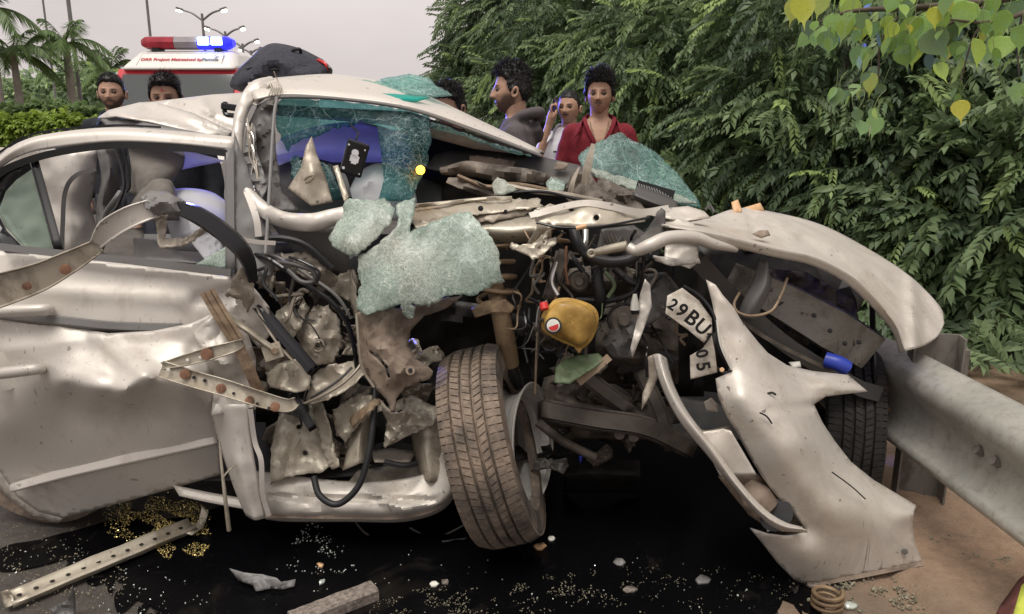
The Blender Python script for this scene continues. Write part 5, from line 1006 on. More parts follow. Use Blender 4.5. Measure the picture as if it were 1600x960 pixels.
# ---- coolant tank
tk = empty('coolant_tank', parent=car)
mtk = NT('yellowed_coolant_tank'); f = mtk.noise(14, 6, .6, .4); mtk.set(Base_Color=mtk.mix(mtk.ramp(f, (.35, g3(0)), (.68, g3(1))), (.24, .135, .03), (.66, .42, .11)), Roughness=.4, Subsurface_Weight=.2, Subsurface_Radius=(.02, .012, .004)); M['tank'] = mtk.m
shp = [(858, 478), (868, 468), (888, 466), (910, 471), (928, 480), (935, 494), (933, 512), (924, 532), (910, 545), (896, 542), (868, 530), (850, 518), (845, 505), (848, 490)]
def ring(sc, Y): cx, cy = 891, 505; return [(cx+(x-cx)*sc, cy+(y-cy)*sc, Y) for x, y in shp]
loft('tank_body', [ring(.0+.02, 1.945), ring(.55, 1.945), ring(.8, 1.955), ring(.88, 1.975), ring(.9, 2.0), ring(1.0, 2.005), ring(1.0, 2.015), ring(.9, 2.02), ring(.85, 2.06), ring(.5, 2.09), ring(.02, 2.09)], M['tank'], tk, 3, 3, closed=True, th=0, cr=.003, cf=20)
c_ = P(865, 509, 1.945); tube('filler_neck', [(865, 509, 1.96), (864.5, 509, 1.935)], .0225, M['rubber'], tk, 1, 20); cap = disc('cap', 864.5, 509, 1.933, .0175, M['whiteplast'], tk, .004, 24)
V = []; n = 14; nvv = (Vector((0, 0, CH))-c_).normalized(); a_ = Vector((1, 0, 0)); b_2 = nvv.cross(a_).normalized(); cc = P(864.5, 509, 1.926)
for i in range(n+1): t = math.pi+math.pi*i/n+.35; V.append(cc+a_*math.cos(t)*.014*1-(-b_2)*math.sin(t)*.014)
mesh('cap_marking', V, [tuple(range(n+1))], M['red'], tk, False)
tube('red_clip', [(849, 474, 1.985), (851, 484, 1.975)], .012, M['red'], tk, 1, 10)
poly('tank_tab', [(896, 541, 2.0), (911, 543, 2.0), (905, 553, 1.99)], M['tank'], tk, res=4)
# alternator, pulley, battery and brake servo, half buried in the wreck
for (x, y, Y, r) in ((975, 500, 2.14, .045), (1040, 470, 2.2, .035), (905, 440, 2.2, .03)):
    pz = disc('pulley', x, y, Y, r, M['engine'], car, .022, 24); disc('pulley_hub', x, y, Y-.028, r*.45, M['engine'], pz, .012, 14)
    tube('pulley_groove', [(x+r*1.02/Y*F*math.cos(t), y+r*1.02/Y*F*math.sin(t), Y-.012) for t in np.linspace(0, 6.283, 21)], .004, M['rubber'], pz, 2, 6)
box('battery', P(1010, 560, 2.32), (.16, .1, .14), M['dplast'], car, Matrix.Rotation(.4, 3, 'Y') @ Matrix.Rotation(.3, 3, 'X'), .008)
for (q, r, mm) in (([(870, 620, 2.2), (910, 640, 2.17), (960, 645, 2.17), (1010, 665, 2.2)], .02, 'engine'), ([(840, 660, 2.2), (880, 690, 2.18), (930, 715, 2.18)], .014, 'engine'), ([(1040, 600, 2.2), (1060, 640, 2.16), (1100, 690, 2.16)], .012, 'oily'), ([(960, 420, 2.16), (985, 440, 2.13), (1010, 446, 2.13), (1030, 430, 2.14)], .011, 'rubber'), ([(870, 410, 2.14), (862, 440, 2.12), (872, 462, 2.1)], .007, 'chrome'), ([(945, 425, 2.12), (960, 445, 2.1), (950, 465, 2.1)], .006, 'green')):
    tube('hose', q, r, M[mm], car, 6, 10)
poly('undertray_scrap', [(868, 575, 2.0), (880, 562, 2.02), (905, 555, 2.04), (935, 552, 2.04), (945, 562, 2.02), (920, 580, 1.99), (890, 600, 1.98), (866, 598, 1.98)], M['green'], car, cr=.016, cf=14, res=5, seed=3)
sweep('lower_brace', [(904, 598, 2.02), (930, 577, 2.02), (952, 558, 2.03)], rect(.022, .012), M['brown'], car, 2)
poly('splash_guard', [(1000, 430, 2.16), (1040, 425, 2.14), (1060, 450, 2.12), (1040, 490, 2.1), (1000, 520, 2.08), (985, 560, 2.08), (960, 562, 2.1), (940, 545, 2.12), (960, 500, 2.14), (985, 465, 2.16)], M['dplast'], car, cr=.03, cf=10, res=6, seed=5)
poly('lamp_bracket', [(1008, 436, 2.04), (1016, 445, 2.04), (1018, 480, 2.02), (1000, 530, 2.0), (988, 560, 2.0), (985, 545, 2.0), (995, 500, 2.02), (1000, 460, 2.04)], pd, car, cr=.008, cf=16, res=4)
tube('bulb_socket', [(992, 484, 2.02), (992, 472, 2.02), (992, 460, 2.02)], .013, M['whiteplast'], car, 2, 8, scale=[1, .8, .4]); tube('bulb_base', [(992, 484, 2.02), (993, 490, 2.02)], .012, M['gloss'], car, 1, 10)
poly('lamp_bracket', [(1012, 558, 1.98), (1026, 552, 1.98), (1030, 585, 1.96), (1015, 620, 1.95), (1002, 642, 1.95), (1004, 615, 1.96), (1014, 590, 1.97)], inn, car, res=4, cr=.006)
# ---- number plate, folded in two
np_ = empty('number_plate', parent=car)
mp_ = NT('dirty_white_plate'); f = mp_.noise(24, 7, .7, .5); mp_.set(Base_Color=mp_.mix(mp_.ramp(f, (.4, g3(0)), (.68, g3(.8))), (.56, .52, .45), (.26, .20, .14)), Roughness=.45); M['plate'] = mp_.m
poly('plate', [(1043, 462, 1.90), (1066, 450, 1.93), (1092, 470, 1.915), (1112, 498, 1.89), (1113, 520, 1.87), (1100, 536, 1.86), (1072, 513, 1.87), (1040, 490, 1.88)], M['plate'], np_, cr=.003, cf=16, res=4, th=.0015)
poly('plate', [(1078, 556, 1.885), (1098, 545, 1.875), (1112, 524, 1.872), (1117, 548, 1.868), (1121, 582, 1.868), (1079, 593, 1.875)], M['plate'], np_, res=4, cr=.002, cf=16, th=.0015)
def text3(body, c, xdir, ydir, size, mat, parent, name='lettering', ext=.0006, bold=0):
    cu = bpy.data.curves.new(name, 'FONT'); cu.body = body; cu.size = size; cu.align_x = 'CENTER'; cu.align_y = 'CENTER'; cu.extrude = ext; cu.offset = bold; cu.resolution_u = 3
    t = bpy.data.objects.new(name, cu); COL.objects.link(t)
    x = Vector(xdir).normalized(); z = x.cross(Vector(ydir)).normalized(); y = z.cross(x)
    dg = bpy.context.evaluated_depsgraph_get(); me = bpy.data.meshes.new_from_object(t.evaluated_get(dg)); bpy.data.objects.remove(t)
    me.transform(Matrix(((x.x, y.x, z.x, c[0]), (x.y, y.y, z.y, c[1]), (x.z, y.z, z.z, c[2]), (0, 0, 0, 1))))
    return link(name, me, mat, parent)
M['black'] = simple('black_print', (.008, .008, .008), .5)
def tx(s, x, y, Y, x2, y2, x3, y3, size): text3(s, P(x, y, Y), P(x2, y2, Y)-P(x, y, Y), P(x3, y3, Y)-P(x, y, Y), size, M['black'], np_, 'lettering', .001, .0012)
tx('9', 1065, 486, 1.876, 1073, 492, 1071, 478, .050); tx('2', 1051, 477, 1.876, 1059, 483, 1057, 469, .042); tx('B', 1081, 498, 1.860, 1091, 506, 1087, 489, .056); tx('U', 1097, 512, 1.853, 1107, 521, 1103, 503, .052); tx('4', 1108, 524, 1.862, 1114, 532, 1114, 518, .024)
tx('0', 1096, 553, 1.864, 1098, 563, 1106, 551, .044); tx('5', 1098, 573, 1.862, 1100, 583, 1108, 571, .050)
sweep('plate_frame', [(1068, 446, 1.91), (1096, 464, 1.90), (1117, 496, 1.875), (1122, 540, 1.86), (1138, 572, 1.86), (1142, 580, 1.862), (1128, 582, 1.865), (1122, 575, 1.862)], rect(.006, .006), M['gloss'], np_, 4); sweep('plate_frame', [(1120, 500, 1.87), (1126, 540, 1.855), (1143, 578, 1.855)], rect(.004, .004), M['whiteplast'], np_, 4)
disc('plate_lamp', 1128, 578, 1.85, .006, M['amberplast'], np_, .004)
# ---- crushed hood
loft('hood', [[(1030, 350, 2.26), (1090, 345, 2.34), (1150, 326, 2.5), (1200, 330, 2.58), (1280, 350, 2.62), (1350, 385, 2.62), (1420, 430, 2.58), (1468, 478, 2.5), (1476, 505, 2.44)],
              [(1032, 349, 2.18), (1095, 350, 2.22), (1150, 350, 2.32), (1210, 350, 2.40), (1280, 372, 2.44), (1345, 405, 2.46), (1400, 440, 2.46), (1448, 490, 2.40), (1466, 525, 2.34)],
              [(1034, 350, 2.10), (1095, 356, 2.10), (1150, 366, 2.14), (1210, 378, 2.20), (1270, 393, 2.24), (1330, 420, 2.28), (1375, 450, 2.30), (1422, 500, 2.28), (1445, 540, 2.26)],
              [(1034, 352, 2.05), (1095, 362, 2.03), (1150, 373, 2.04), (1210, 388, 2.06), (1270, 401, 2.08), (1318, 424, 2.10), (1350, 448, 2.12), (1398, 505, 2.14), (1415, 549, 2.14)]], pd, car, 12, 10, cr=.016, cf=6, th=.004, seed=3, sharp=32, folds=[(1172, 338, 1180, 366, .03, 12), (1215, 352, 1300, 384, -.03, 16), (1300, 384, 1390, 425, -.03, 16), (1424, 432, 1430, 548, -.05, 16), (1095, 352, 1250, 392, .02, 14), (1250, 370, 1330, 430, .03, 16), (1180, 366, 1240, 352, .025, 12), (1350, 440, 1420, 500, .02, 14)])
loft('hood_edge', [[(1034, 352, 2.048), (1095, 362, 2.028), (1150, 373, 2.038), (1210, 388, 2.058), (1270, 401, 2.078), (1318, 424, 2.098), (1350, 448, 2.118), (1398, 505, 2.138), (1415, 549, 2.138)],
                   [(1040, 354, 2.06), (1095, 372, 2.04), (1150, 388, 2.05), (1210, 402, 2.07), (1262, 413, 2.09), (1305, 432, 2.11), (1340, 458, 2.13), (1390, 512, 2.16), (1405, 552, 2.17)]], pd, car, 9, 3, th=.003)
poly('hood_scar', [(1175, 366, 2.13), (1186, 360, 2.16), (1200, 360, 2.17), (1204, 368, 2.155), (1190, 372, 2.135)], M['mud'], car, res=4, cr=.012, cf=30)
poly('orange_reflector_stub', [(1143, 316, 2.5), (1153, 312, 2.5), (1160, 330, 2.48), (1148, 334, 2.46)], M['amberplast'], car, res=5, th=.01)
poly('orange_reflector_stub', [(1158, 326, 2.54), (1188, 317, 2.56), (1196, 332, 2.56), (1170, 334, 2.52)], M['amberplast'], car, res=5, th=.01)
tube('washer_jet', [(1102, 328, 2.3), (1110, 322, 2.3), (1116, 332, 2.28)], .004, M['dplast'], car, 3, 6)
# structure below the hood
sweep('bumper_beam', [(1140, 430, 2.36), (1220, 470, 2.32), (1300, 515, 2.3), (1362, 552, 2.3)], [(-.07, -.012), (-.064, .006), (.062, .006), (.07, -.012)], M['beam'], car, 5, closedprof=False, th=.004, cr=.02, cf=9, sharp=25, scale=[.6, .85, 1, .9])
for (x, y) in ((1272, 493), (1297, 517), (1320, 537), (1342, 535)): disc('beam_hole', x, y, 2.26, .0075, M['gloss'], car, .003)
sweep('crash_beam', [(1088, 405, 2.14), (1150, 470, 2.18), (1230, 540, 2.22), (1330, 600, 2.26), (1370, 615, 2.28)], rect(.05, .04), M['dplast'], car, 5)
sweep('crash_beam', [(1130, 480, 2.14), (1200, 530, 2.16), (1300, 580, 2.2)], rect(.012, .012), M['engine'], car, 5)
loft('radiator_hose', [[(1186, 405, 2.16), (1175, 440, 2.14), (1160, 470, 2.13), (1152, 495, 2.14)], [(1200, 408, 2.13), (1196, 445, 2.1), (1180, 475, 2.09), (1168, 498, 2.1)], [(1198, 410, 2.2), (1205, 445, 2.18), (1192, 478, 2.17), (1180, 500, 2.18)]], M['grey'], car, 6, 6)
tube('fuel_hose', [(1155, 458, 2.1), (1147, 475, 2.06), (1153, 488, 2.05), (1175, 494, 2.05), (1205, 486, 2.07), (1220, 462, 2.1), (1230, 435, 2.14)], .004, M['brown'], car, 6, 8)
poly('front_shade_sheet', [(1090, 380, 2.62), (1250, 390, 2.75), (1340, 430, 2.72), (1350, 470, 2.68), (1300, 560, 2.6), (1350, 640, 2.66), (1130, 640, 2.6), (1090, 500, 2.6)], M['oily'], car, res=20, cr=.04, cf=6)  # near-black sheet painting the shade inside the open front
poly('fan_shroud', [(1195, 420, 2.5), (1260, 425, 2.52), (1310, 455, 2.52), (1300, 510, 2.48), (1240, 490, 2.45), (1190, 460, 2.45)], M['engine'], car, res=8, cr=.05, cf=9)
poly('wing_bracket', [(1305, 450, 2.44), (1335, 470, 2.44), (1345, 510, 2.4), (1330, 520, 2.4), (1310, 500, 2.4)], M['engine'], car, res=6, cr=.03, cf=14)
tube('support_rod', [(1363, 475, 2.36), (1364, 520, 2.34), (1366, 570, 2.32), (1366, 600, 2.32)], .009, M['gloss'], car, 3, 8)
tube('washer_filler', [(1290, 562, 2.18), (1310, 568, 2.16), (1322, 575, 2.16)], .024, M['bluecap'], car, 3, 16)
poly('wing_scrap', [(1232, 566, 2.14), (1250, 565, 2.13), (1252, 574, 2.12), (1238, 574, 2.12)], M['whiteplast'], car, res=4, cr=.006)
rr_ = random.Random(5)
for k in range(14):
    x = rr_.uniform(1110, 1330); y = 420+(x-1110)*.45+rr_.uniform(-10, 60); ol = [(x+rr_.uniform(-26, 26), y+rr_.uniform(-18, 18), 2.38+rr_.uniform(-.08, .1)) for _ in range(4)]
    cx = sum(p[0] for p in ol)/4; cy = sum(p[1] for p in ol)/4; ol.sort(key=lambda p: math.atan2(p[1]-cy, p[0]-cx))
    poly('crumpled_scrap', ol, rr_.choice([M['engine'], M['dplast'], M['engine'], inn]), car, cr=.02, cf=18, res=6, seed=60+k)
# ---- hanging front bumper
bp = empty('bumper', parent=car)
poly('bumper_skin', [(1103, 437, 1.98), (1118, 445, 1.96), (1130, 462, 1.95), (1146, 480, 1.95), (1160, 504, 1.95), (1185, 535, 1.97), (1200, 552, 1.98), (1230, 571, 2.070), (1270, 580, 2.100), (1325, 586, 2.130), (1356, 612, 2.120), (1320, 616, 2.060), (1290, 620, 2.020), (1272, 632, 2.000), (1285, 660, 2.010), (1305, 690, 2.020), (1330, 722, 2.020), (1365, 750, 2.010), (1432, 790, 2.000), (1428, 800, 1.95), (1426, 822, 1.94), (1430, 850, 1.93), (1442, 880, 1.93), (1400, 888, 1.90), (1330, 902, 1.87), (1262, 914, 1.86), (1240, 905, 1.85), (1215, 880, 1.84), (1190, 848, 1.83), (1172, 826, 1.83), (1200, 835, 1.80), (1230, 838, 1.79), (1262, 831, 1.820), (1240, 800, 1.810), (1213, 775, 1.810), (1190, 745, 1.810), (1172, 715, 1.810), (1150, 675, 1.820), (1135, 650, 1.830), (1122, 620, 1.850), (1118, 592, 1.870), (1140, 582, 1.86), (1130, 550, 1.88), (1120, 510, 1.91), (1112, 470, 1.95)],
     pd, bp, ctrl=[(1175, 600, 1.83), (1225, 612, 1.90), (1290, 600, 2.04), (1195, 660, 1.77), (1245, 680, 1.80), (1280, 700, 1.90), (1225, 720, 1.755), (1260, 760, 1.78), (1320, 745, 1.93), (1290, 800, 1.80), (1340, 790, 1.86), (1260, 860, 1.80), (1350, 850, 1.87), (1160, 560, 1.88), (1150, 620, 1.80), (1140, 520, 1.92)], res=6, cr=0, th=.004, sharp=45, seed=2, folds=[(1128, 465, 1165, 535, -.012, 18), (1165, 535, 1215, 598, -.014, 20), (1215, 598, 1340, 604, -.012, 14), (1200, 640, 1290, 634, .012, 12), (1250, 690, 1420, 806, -.014, 26), (1330, 730, 1428, 800, .008, 10)])
loft('bumper_lower', [[(1020, 556, 1.95), (1028, 590, 1.91), (1045, 630, 1.87), (1068, 668, 1.83), (1100, 706, 1.80), (1140, 755, 1.77), (1180, 800, 1.76), (1215, 828, 1.765), (1262, 833, 1.785)],
                      [(1030, 553, 1.93), (1040, 590, 1.885), (1057, 628, 1.845), (1080, 664, 1.805), (1113, 705, 1.775), (1148, 755, 1.745), (1188, 800, 1.738), (1222, 822, 1.745), (1258, 828, 1.765)],
                      [(1042, 560, 1.95), (1053, 600, 1.91), (1070, 635, 1.87), (1088, 662, 1.83), (1122, 706, 1.80), (1158, 755, 1.77), (1195, 795, 1.76), (1225, 815, 1.765), (1252, 823, 1.785)]], pd, bp, 6, 5, th=.004)
poly('bumper_bridge', [(1086, 664, 1.835), (1092, 676, 1.83), (1130, 670, 1.825), (1142, 674, 1.81), (1160, 704, 1.80), (1182, 742, 1.79), (1150, 744, 1.80), (1125, 744, 1.80), (1105, 705, 1.81)], pd, bp, res=5, cr=.003)
loft('grille_lip', [[(1086, 664, 1.84), (1100, 678, 1.86), (1142, 672, 1.84)], [(1090, 664, 1.90), (1102, 672, 1.92), (1142, 664, 1.90)]], crm, bp, 5, 3)
poly('fog_lamp_recess', [(1122, 745, 1.84), (1185, 742, 1.84), (1235, 800, 1.86), (1262, 832, 1.86), (1215, 835, 1.86), (1170, 805, 1.86)], M['mud'], bp, res=8, cr=.012, cf=14)
tube('fog_lamp_housing', [(1165, 755, 1.845), (1180, 775, 1.83), (1195, 795, 1.82)], .045, M['mud'], bp, 5, 14, scale=[.5, 1, .9])
disc('fog_lamp_hole', 1213, 805, 1.80, .047, M['rubber'], bp, .004, 24, sx=.8)
for k in range(5): rr_ = random.Random(40+k); poly('broken_clip', [(1196+k*12+rr_.uniform(-4, 4), 822+k*2-rr_.uniform(0, 8), 1.795), (1206+k*12, 816+k*2, 1.79), (1210+k*11, 828+k*1, 1.79), (1199+k*11, 831, 1.79)], M['whiteplast'], bp, res=4, cr=.006)
for (q, r) in (([(1187, 645, 1.765), (1198, 651, 1.762), (1206, 662, 1.762)], .0022), ([(1300, 738, 1.825), (1330, 760, 1.85), (1352, 780, 1.87)], .0018), ([(1197, 616, 1.835), (1206, 614, 1.835), (1212, 617, 1.835)], .003)):
    tube('crack', q, r, M['black'], bp, 4, 6)
sweep('bumper_edge', [(1262, 915, 1.855), (1330, 903, 1.865), (1400, 889, 1.895), (1442, 881, 1.925)], rect(.012, .006), M['mud'], bp, 4)
disc('clip', 1414, 862, 1.905, .008, M['dplast'], bp, .006)
poly('wing_scrap', [(1100, 628, 2.0), (1112, 622, 2.0), (1122, 632, 2.0), (1122, 645, 1.99), (1104, 642, 1.99)], M['amberplast'] if False else M['cloth'], car, res=4, cr=.008)
# ================================================================ people
def skinmat(name):
    m = NT(name); a = m.n('VertexColor', layer_name='Col'); f = m.noise(60, 4)
    m.set(Base_Color=m.mix(m.ramp(f, (.35, g3(0)), (.7, g3(.25))), a.outputs[0], (.12, .06, .04)), Roughness=.5, Subsurface_Weight=.08, Subsurface_Radius=(.01, .004, .002), Specular_IOR_Level=.4); return m.m
M['skin'] = skinmat('skin'); M['eyew'] = simple('eye', (.32, .29, .27), .25); M['iris'] = simple('iris', (.012, .008, .006), .15)
M['hair'] = simple('black_hair', (.012, .010, .010), .45, 0, .4, 50, .5)
def ss(a, b, x): t = np.clip((x-a)/(b-a), 0, 1); return t*t*(3-2*t)
def headshape(n, jaw=1.0, full=1.0):
    """unit directions -> head surface (face towards -Y), metres; head about .235 high"""
    x, y, z = n[:, 0], n[:, 1], n[:, 2]
    t = np.clip(-z, 0, 1); fr = ss(.1, .8, -y)
    X = x*.077*full*(1-.30*jaw*t**1.6)*(1-.05*ss(.4, 1, z)); Y = y*np.where(y > 0, .100-.035*t, .088); Z = z*.118
    Y = Y+np.where(y > 0, -.02*t*y, 0)
    Y = np.where((z < -.2) & (y < 0), Y-.010*ss(.2, .9, t)*fr, Y)
    u, w = X/.077, Z/.118
    g = lambda cx, cz, sx, sz: np.exp(-((u-cx)/sx)**2-((w-cz)/sz)**2)*fr
    ridge = np.exp(-(u/.13)**2)*fr*(ss(.28, -.18, w)*ss(-.36, -.24, w))
    Y = Y-.021*ridge-.007*g(0, -.24, .22, .09)-.006*g(.17, -.26, .09, .07)-.006*g(-.17, -.26, .09, .07)
    Y = Y+.011*(g(.40, .04, .20, .10)+g(-.40, .04, .20, .10))-.005*(g(.38, .2, .26, .07)+g(-.38, .2, .26, .07))
    Y = Y-.006*g(0, -.50, .26, .045)-.006*g(0, -.60, .22, .05)+.005*g(0, -.553, .26, .02)-.008*g(0, -.86, .25, .14)
    Y = Y-.005*(g(.55, -.16, .22, .16)+g(-.55, -.16, .22, .16))
    return np.stack([X, Y, Z], 1), u, w, fr
def make_head(skin, beard=0, mous=0, brow=1, jaw=1.0, full=1.0, socket_shade=1):
    nu, nv = 72, 60; V = []; 
    for j in range(nv+1):
        ph = math.pi*(j/nv-.5)
        for i in range(nu): th = 2*math.pi*i/nu; V.append((math.cos(ph)*math.sin(th), -math.cos(ph)*math.cos(th), math.sin(ph)))
    n = np.array(V); H, u, w, fr = headshape(n, jaw, full)
    Fc = [(j*nu+i, j*nu+(i+1) % nu, (j+1)*nu+(i+1) % nu, (j+1)*nu+i) for j in range(nv) for i in range(nu)]
    sk = np.array(skin); C = np.tile(sk, (len(n), 1))
    def blend(mask, col): C[:] = C*(1-mask[:, None])+np.array(col)*mask[:, None]
    ex = lambda cx, cz, sx, sz: np.exp(-np.abs((u-cx)/sx)**4-np.abs((w-cz)/sz)**4)*fr
    rnd = np.array([noise.noise(Vector(q)*14) for q in n])*.5+.5
    if beard:
        # u-shaped along the jaw and chin
        m = ss(-.30, -.55, w+.35*np.abs(u)**2*.0-.28*ss(.5, .95, np.abs(u)))*ss(.35, -.05, n[:, 1])*(1-ex(0, -.555, .24, .10)); m = np.clip(m*1.1, 0, 1)*(.75+.25*rnd)*beard
        blend(m, (.015, .012, .011))
    if mous: blend(np.clip(ex(0, -.435, .36, .05)*1.2, 0, 1)*mous, (.016, .012, .011))
    blend(ex(0, -.56, .24, .06)*.85, (sk[0]*.62, sk[1]*.40, sk[2]*.42)); blend(ex(0, -.553, .24, .012)*.8, tuple(sk*.25))
    for s in (-1, 1):
        blend(ex(.40*s, .205, .25, .035)*brow, (.015, .011, .01)); blend(ex(.40*s, .03, .26, .06)*.55*socket_shade, tuple(sk*.3)); blend(ex(.40*s, .062, .25, .022)*.85, (.012, .009, .008)); blend(ex(.12*s, -.31, .05, .02)*.6, tuple(sk*.25))  # brows and lid lines, plus eye socket and nostril shade painted on the skin
    v = [tuple(p) for p in H]; f = list(Fc); c = [tuple(q) for q in C]
    for s in (-1, 1):           # ears
        b = len(v); m_, k = 10, 5; eh = .062
        for i in range(m_):
            a = 2*math.pi*i/m_
            for j, (r, d) in enumerate(((.5, 0), (1, .006), (1.0, .014), (.72, .016), (.35, .009))):
                yy = .008+math.cos(a)*.019*r+.004*math.sin(a); zz = -.012+math.sin(a)*eh/2*r*(1.0 if math.sin(a) > 0 else .85); xx = .073*full+d*(1+.3*(yy > 0))
                v.append((s*xx, yy, zz)); c.append(tuple(sk*(.95 if j < 4 else .55)))
        for i in range(m_):
            for j in range(k-1):
                q = (b+i*k+j, b+((i+1) % m_)*k+j, b+((i+1) % m_)*k+j+1, b+i*k+j+1); f.append(q if s > 0 else q[::-1])
    return v, f, c
def ringloft(bm, rings, n=20):
    """rings: (cx, cy, cz, rx, ry[, tilt]) stacked; adds a closed loft to bm"""
    vs = []
    for r in rings:
        cx, cy, cz, rx, ry = r[:5]; e = 2.4
        vs.append([bm.verts.new((cx+rx*math.copysign(abs(math.cos(6.28318*i/n))**(2/e), math.cos(6.28318*i/n)), cy+ry*math.copysign(abs(math.sin(6.28318*i/n))**(2/e), math.sin(6.28318*i/n)), cz)) for i in range(n)])
    for a, b in zip(vs, vs[1:]):
        for i in range(n): bm.faces.new((a[i], a[(i+1) % n], b[(i+1) % n], b[i]))
    bm.faces.new(vs[0][::-1]); bm.faces.new(vs[-1])
def limb(bm, pts, rad, n=12):
    p = cat(pts, 5); T = frames(p); rr = np.interp(np.linspace(0, 1, len(p)), np.linspace(0, 1, len(rad)), rad); vs = []
    a = np.cross(T[0], [.31, .2, .9]); a /= np.linalg.norm(a)
    for i, q in enumerate(p):
        a = a-np.dot(a, T[i])*T[i]; a /= np.linalg.norm(a); b = np.cross(T[i], a)
        vs.append([bm.verts.new(q+(a*math.cos(6.28318*k/n)+b*math.sin(6.28318*k/n))*rr[i]) for k in range(n)])
    for s, t in zip(vs, vs[1:]):
        for i in range(n): bm.faces.new((s[i], s[(i+1) % n], t[(i+1) % n], t[i]))
    bm.faces.new(vs[0][::-1]); bm.faces.new(vs[-1])
def fuse(bm, vox, smooth=6):
    """voxel-fuse the overlapping closed pieces of bm into one continuous skin"""
    bmesh.ops.recalc_face_normals(bm, faces=bm.faces)
    me = bpy.data.meshes.new('t'); bm.to_mesh(me); bm.free(); o = bpy.data.objects.new('t', me); COL.objects.link(o)
    r = o.modifiers.new('r', 'REMESH'); r.mode = 'VOXEL'; r.voxel_size = vox
    s = o.modifiers.new('m', 'SMOOTH'); s.iterations = smooth; s.factor = .5
    dg = bpy.context.evaluated_depsgraph_get(); out = bpy.data.meshes.new_from_object(o.evaluated_get(dg)); bpy.data.objects.remove(o); bpy.data.meshes.remove(me)
    n = len(out.vertices); co_ = np.empty(n*3, np.float32); out.vertices.foreach_get('co', co_); fs = [tuple(p.vertices) for p in out.polygons]; bpy.data.meshes.remove(out)
    return co_.reshape(-1, 3).astype(float), fs
def tufts(headfn, roots, L, lift, flow, curl, rad, seed, vol=0.0, vtop=0.0):
    rs = np.random.RandomState(seed); V = []; Fc = []; nseg = 4
    for p, nr in roots:
        d = nr*lift+np.array(flow)+rs.normal(0, .25, 3); l = L*rs.uniform(.6, 1.25)*(.22+.78*float(ss(.30, .72, nr[2]))); q = p.copy()+nr*(vol*rs.rand()+vtop*float(ss(.25, .8, nr[2]+.25*max(0, -nr[1])))); ax = rs.normal(size=3); pts = [q]
        for k in range(nseg):
            d = d/np.linalg.norm(d); d = d+curl*np.cross(ax/np.linalg.norm(ax), d); q = q+d/np.linalg.norm(d)*l/nseg; pts.append(q)
        b = len(V)
        for k, q in enumerate(pts):
            r = rad*(1-.85*(k/nseg)**1.5)
            for j in range(3): V.append(q+r*np.array([math.cos(2.094*j+k), math.sin(2.094*j+k), .5*math.cos(2.094*j+1)]))
        for k in range(nseg):
            for j in range(3): Fc.append((b+k*3+j, b+k*3+(j+1) % 3, b+k*3+3+(j+1) % 3, b+k*3+3+j))
    return V, Fc
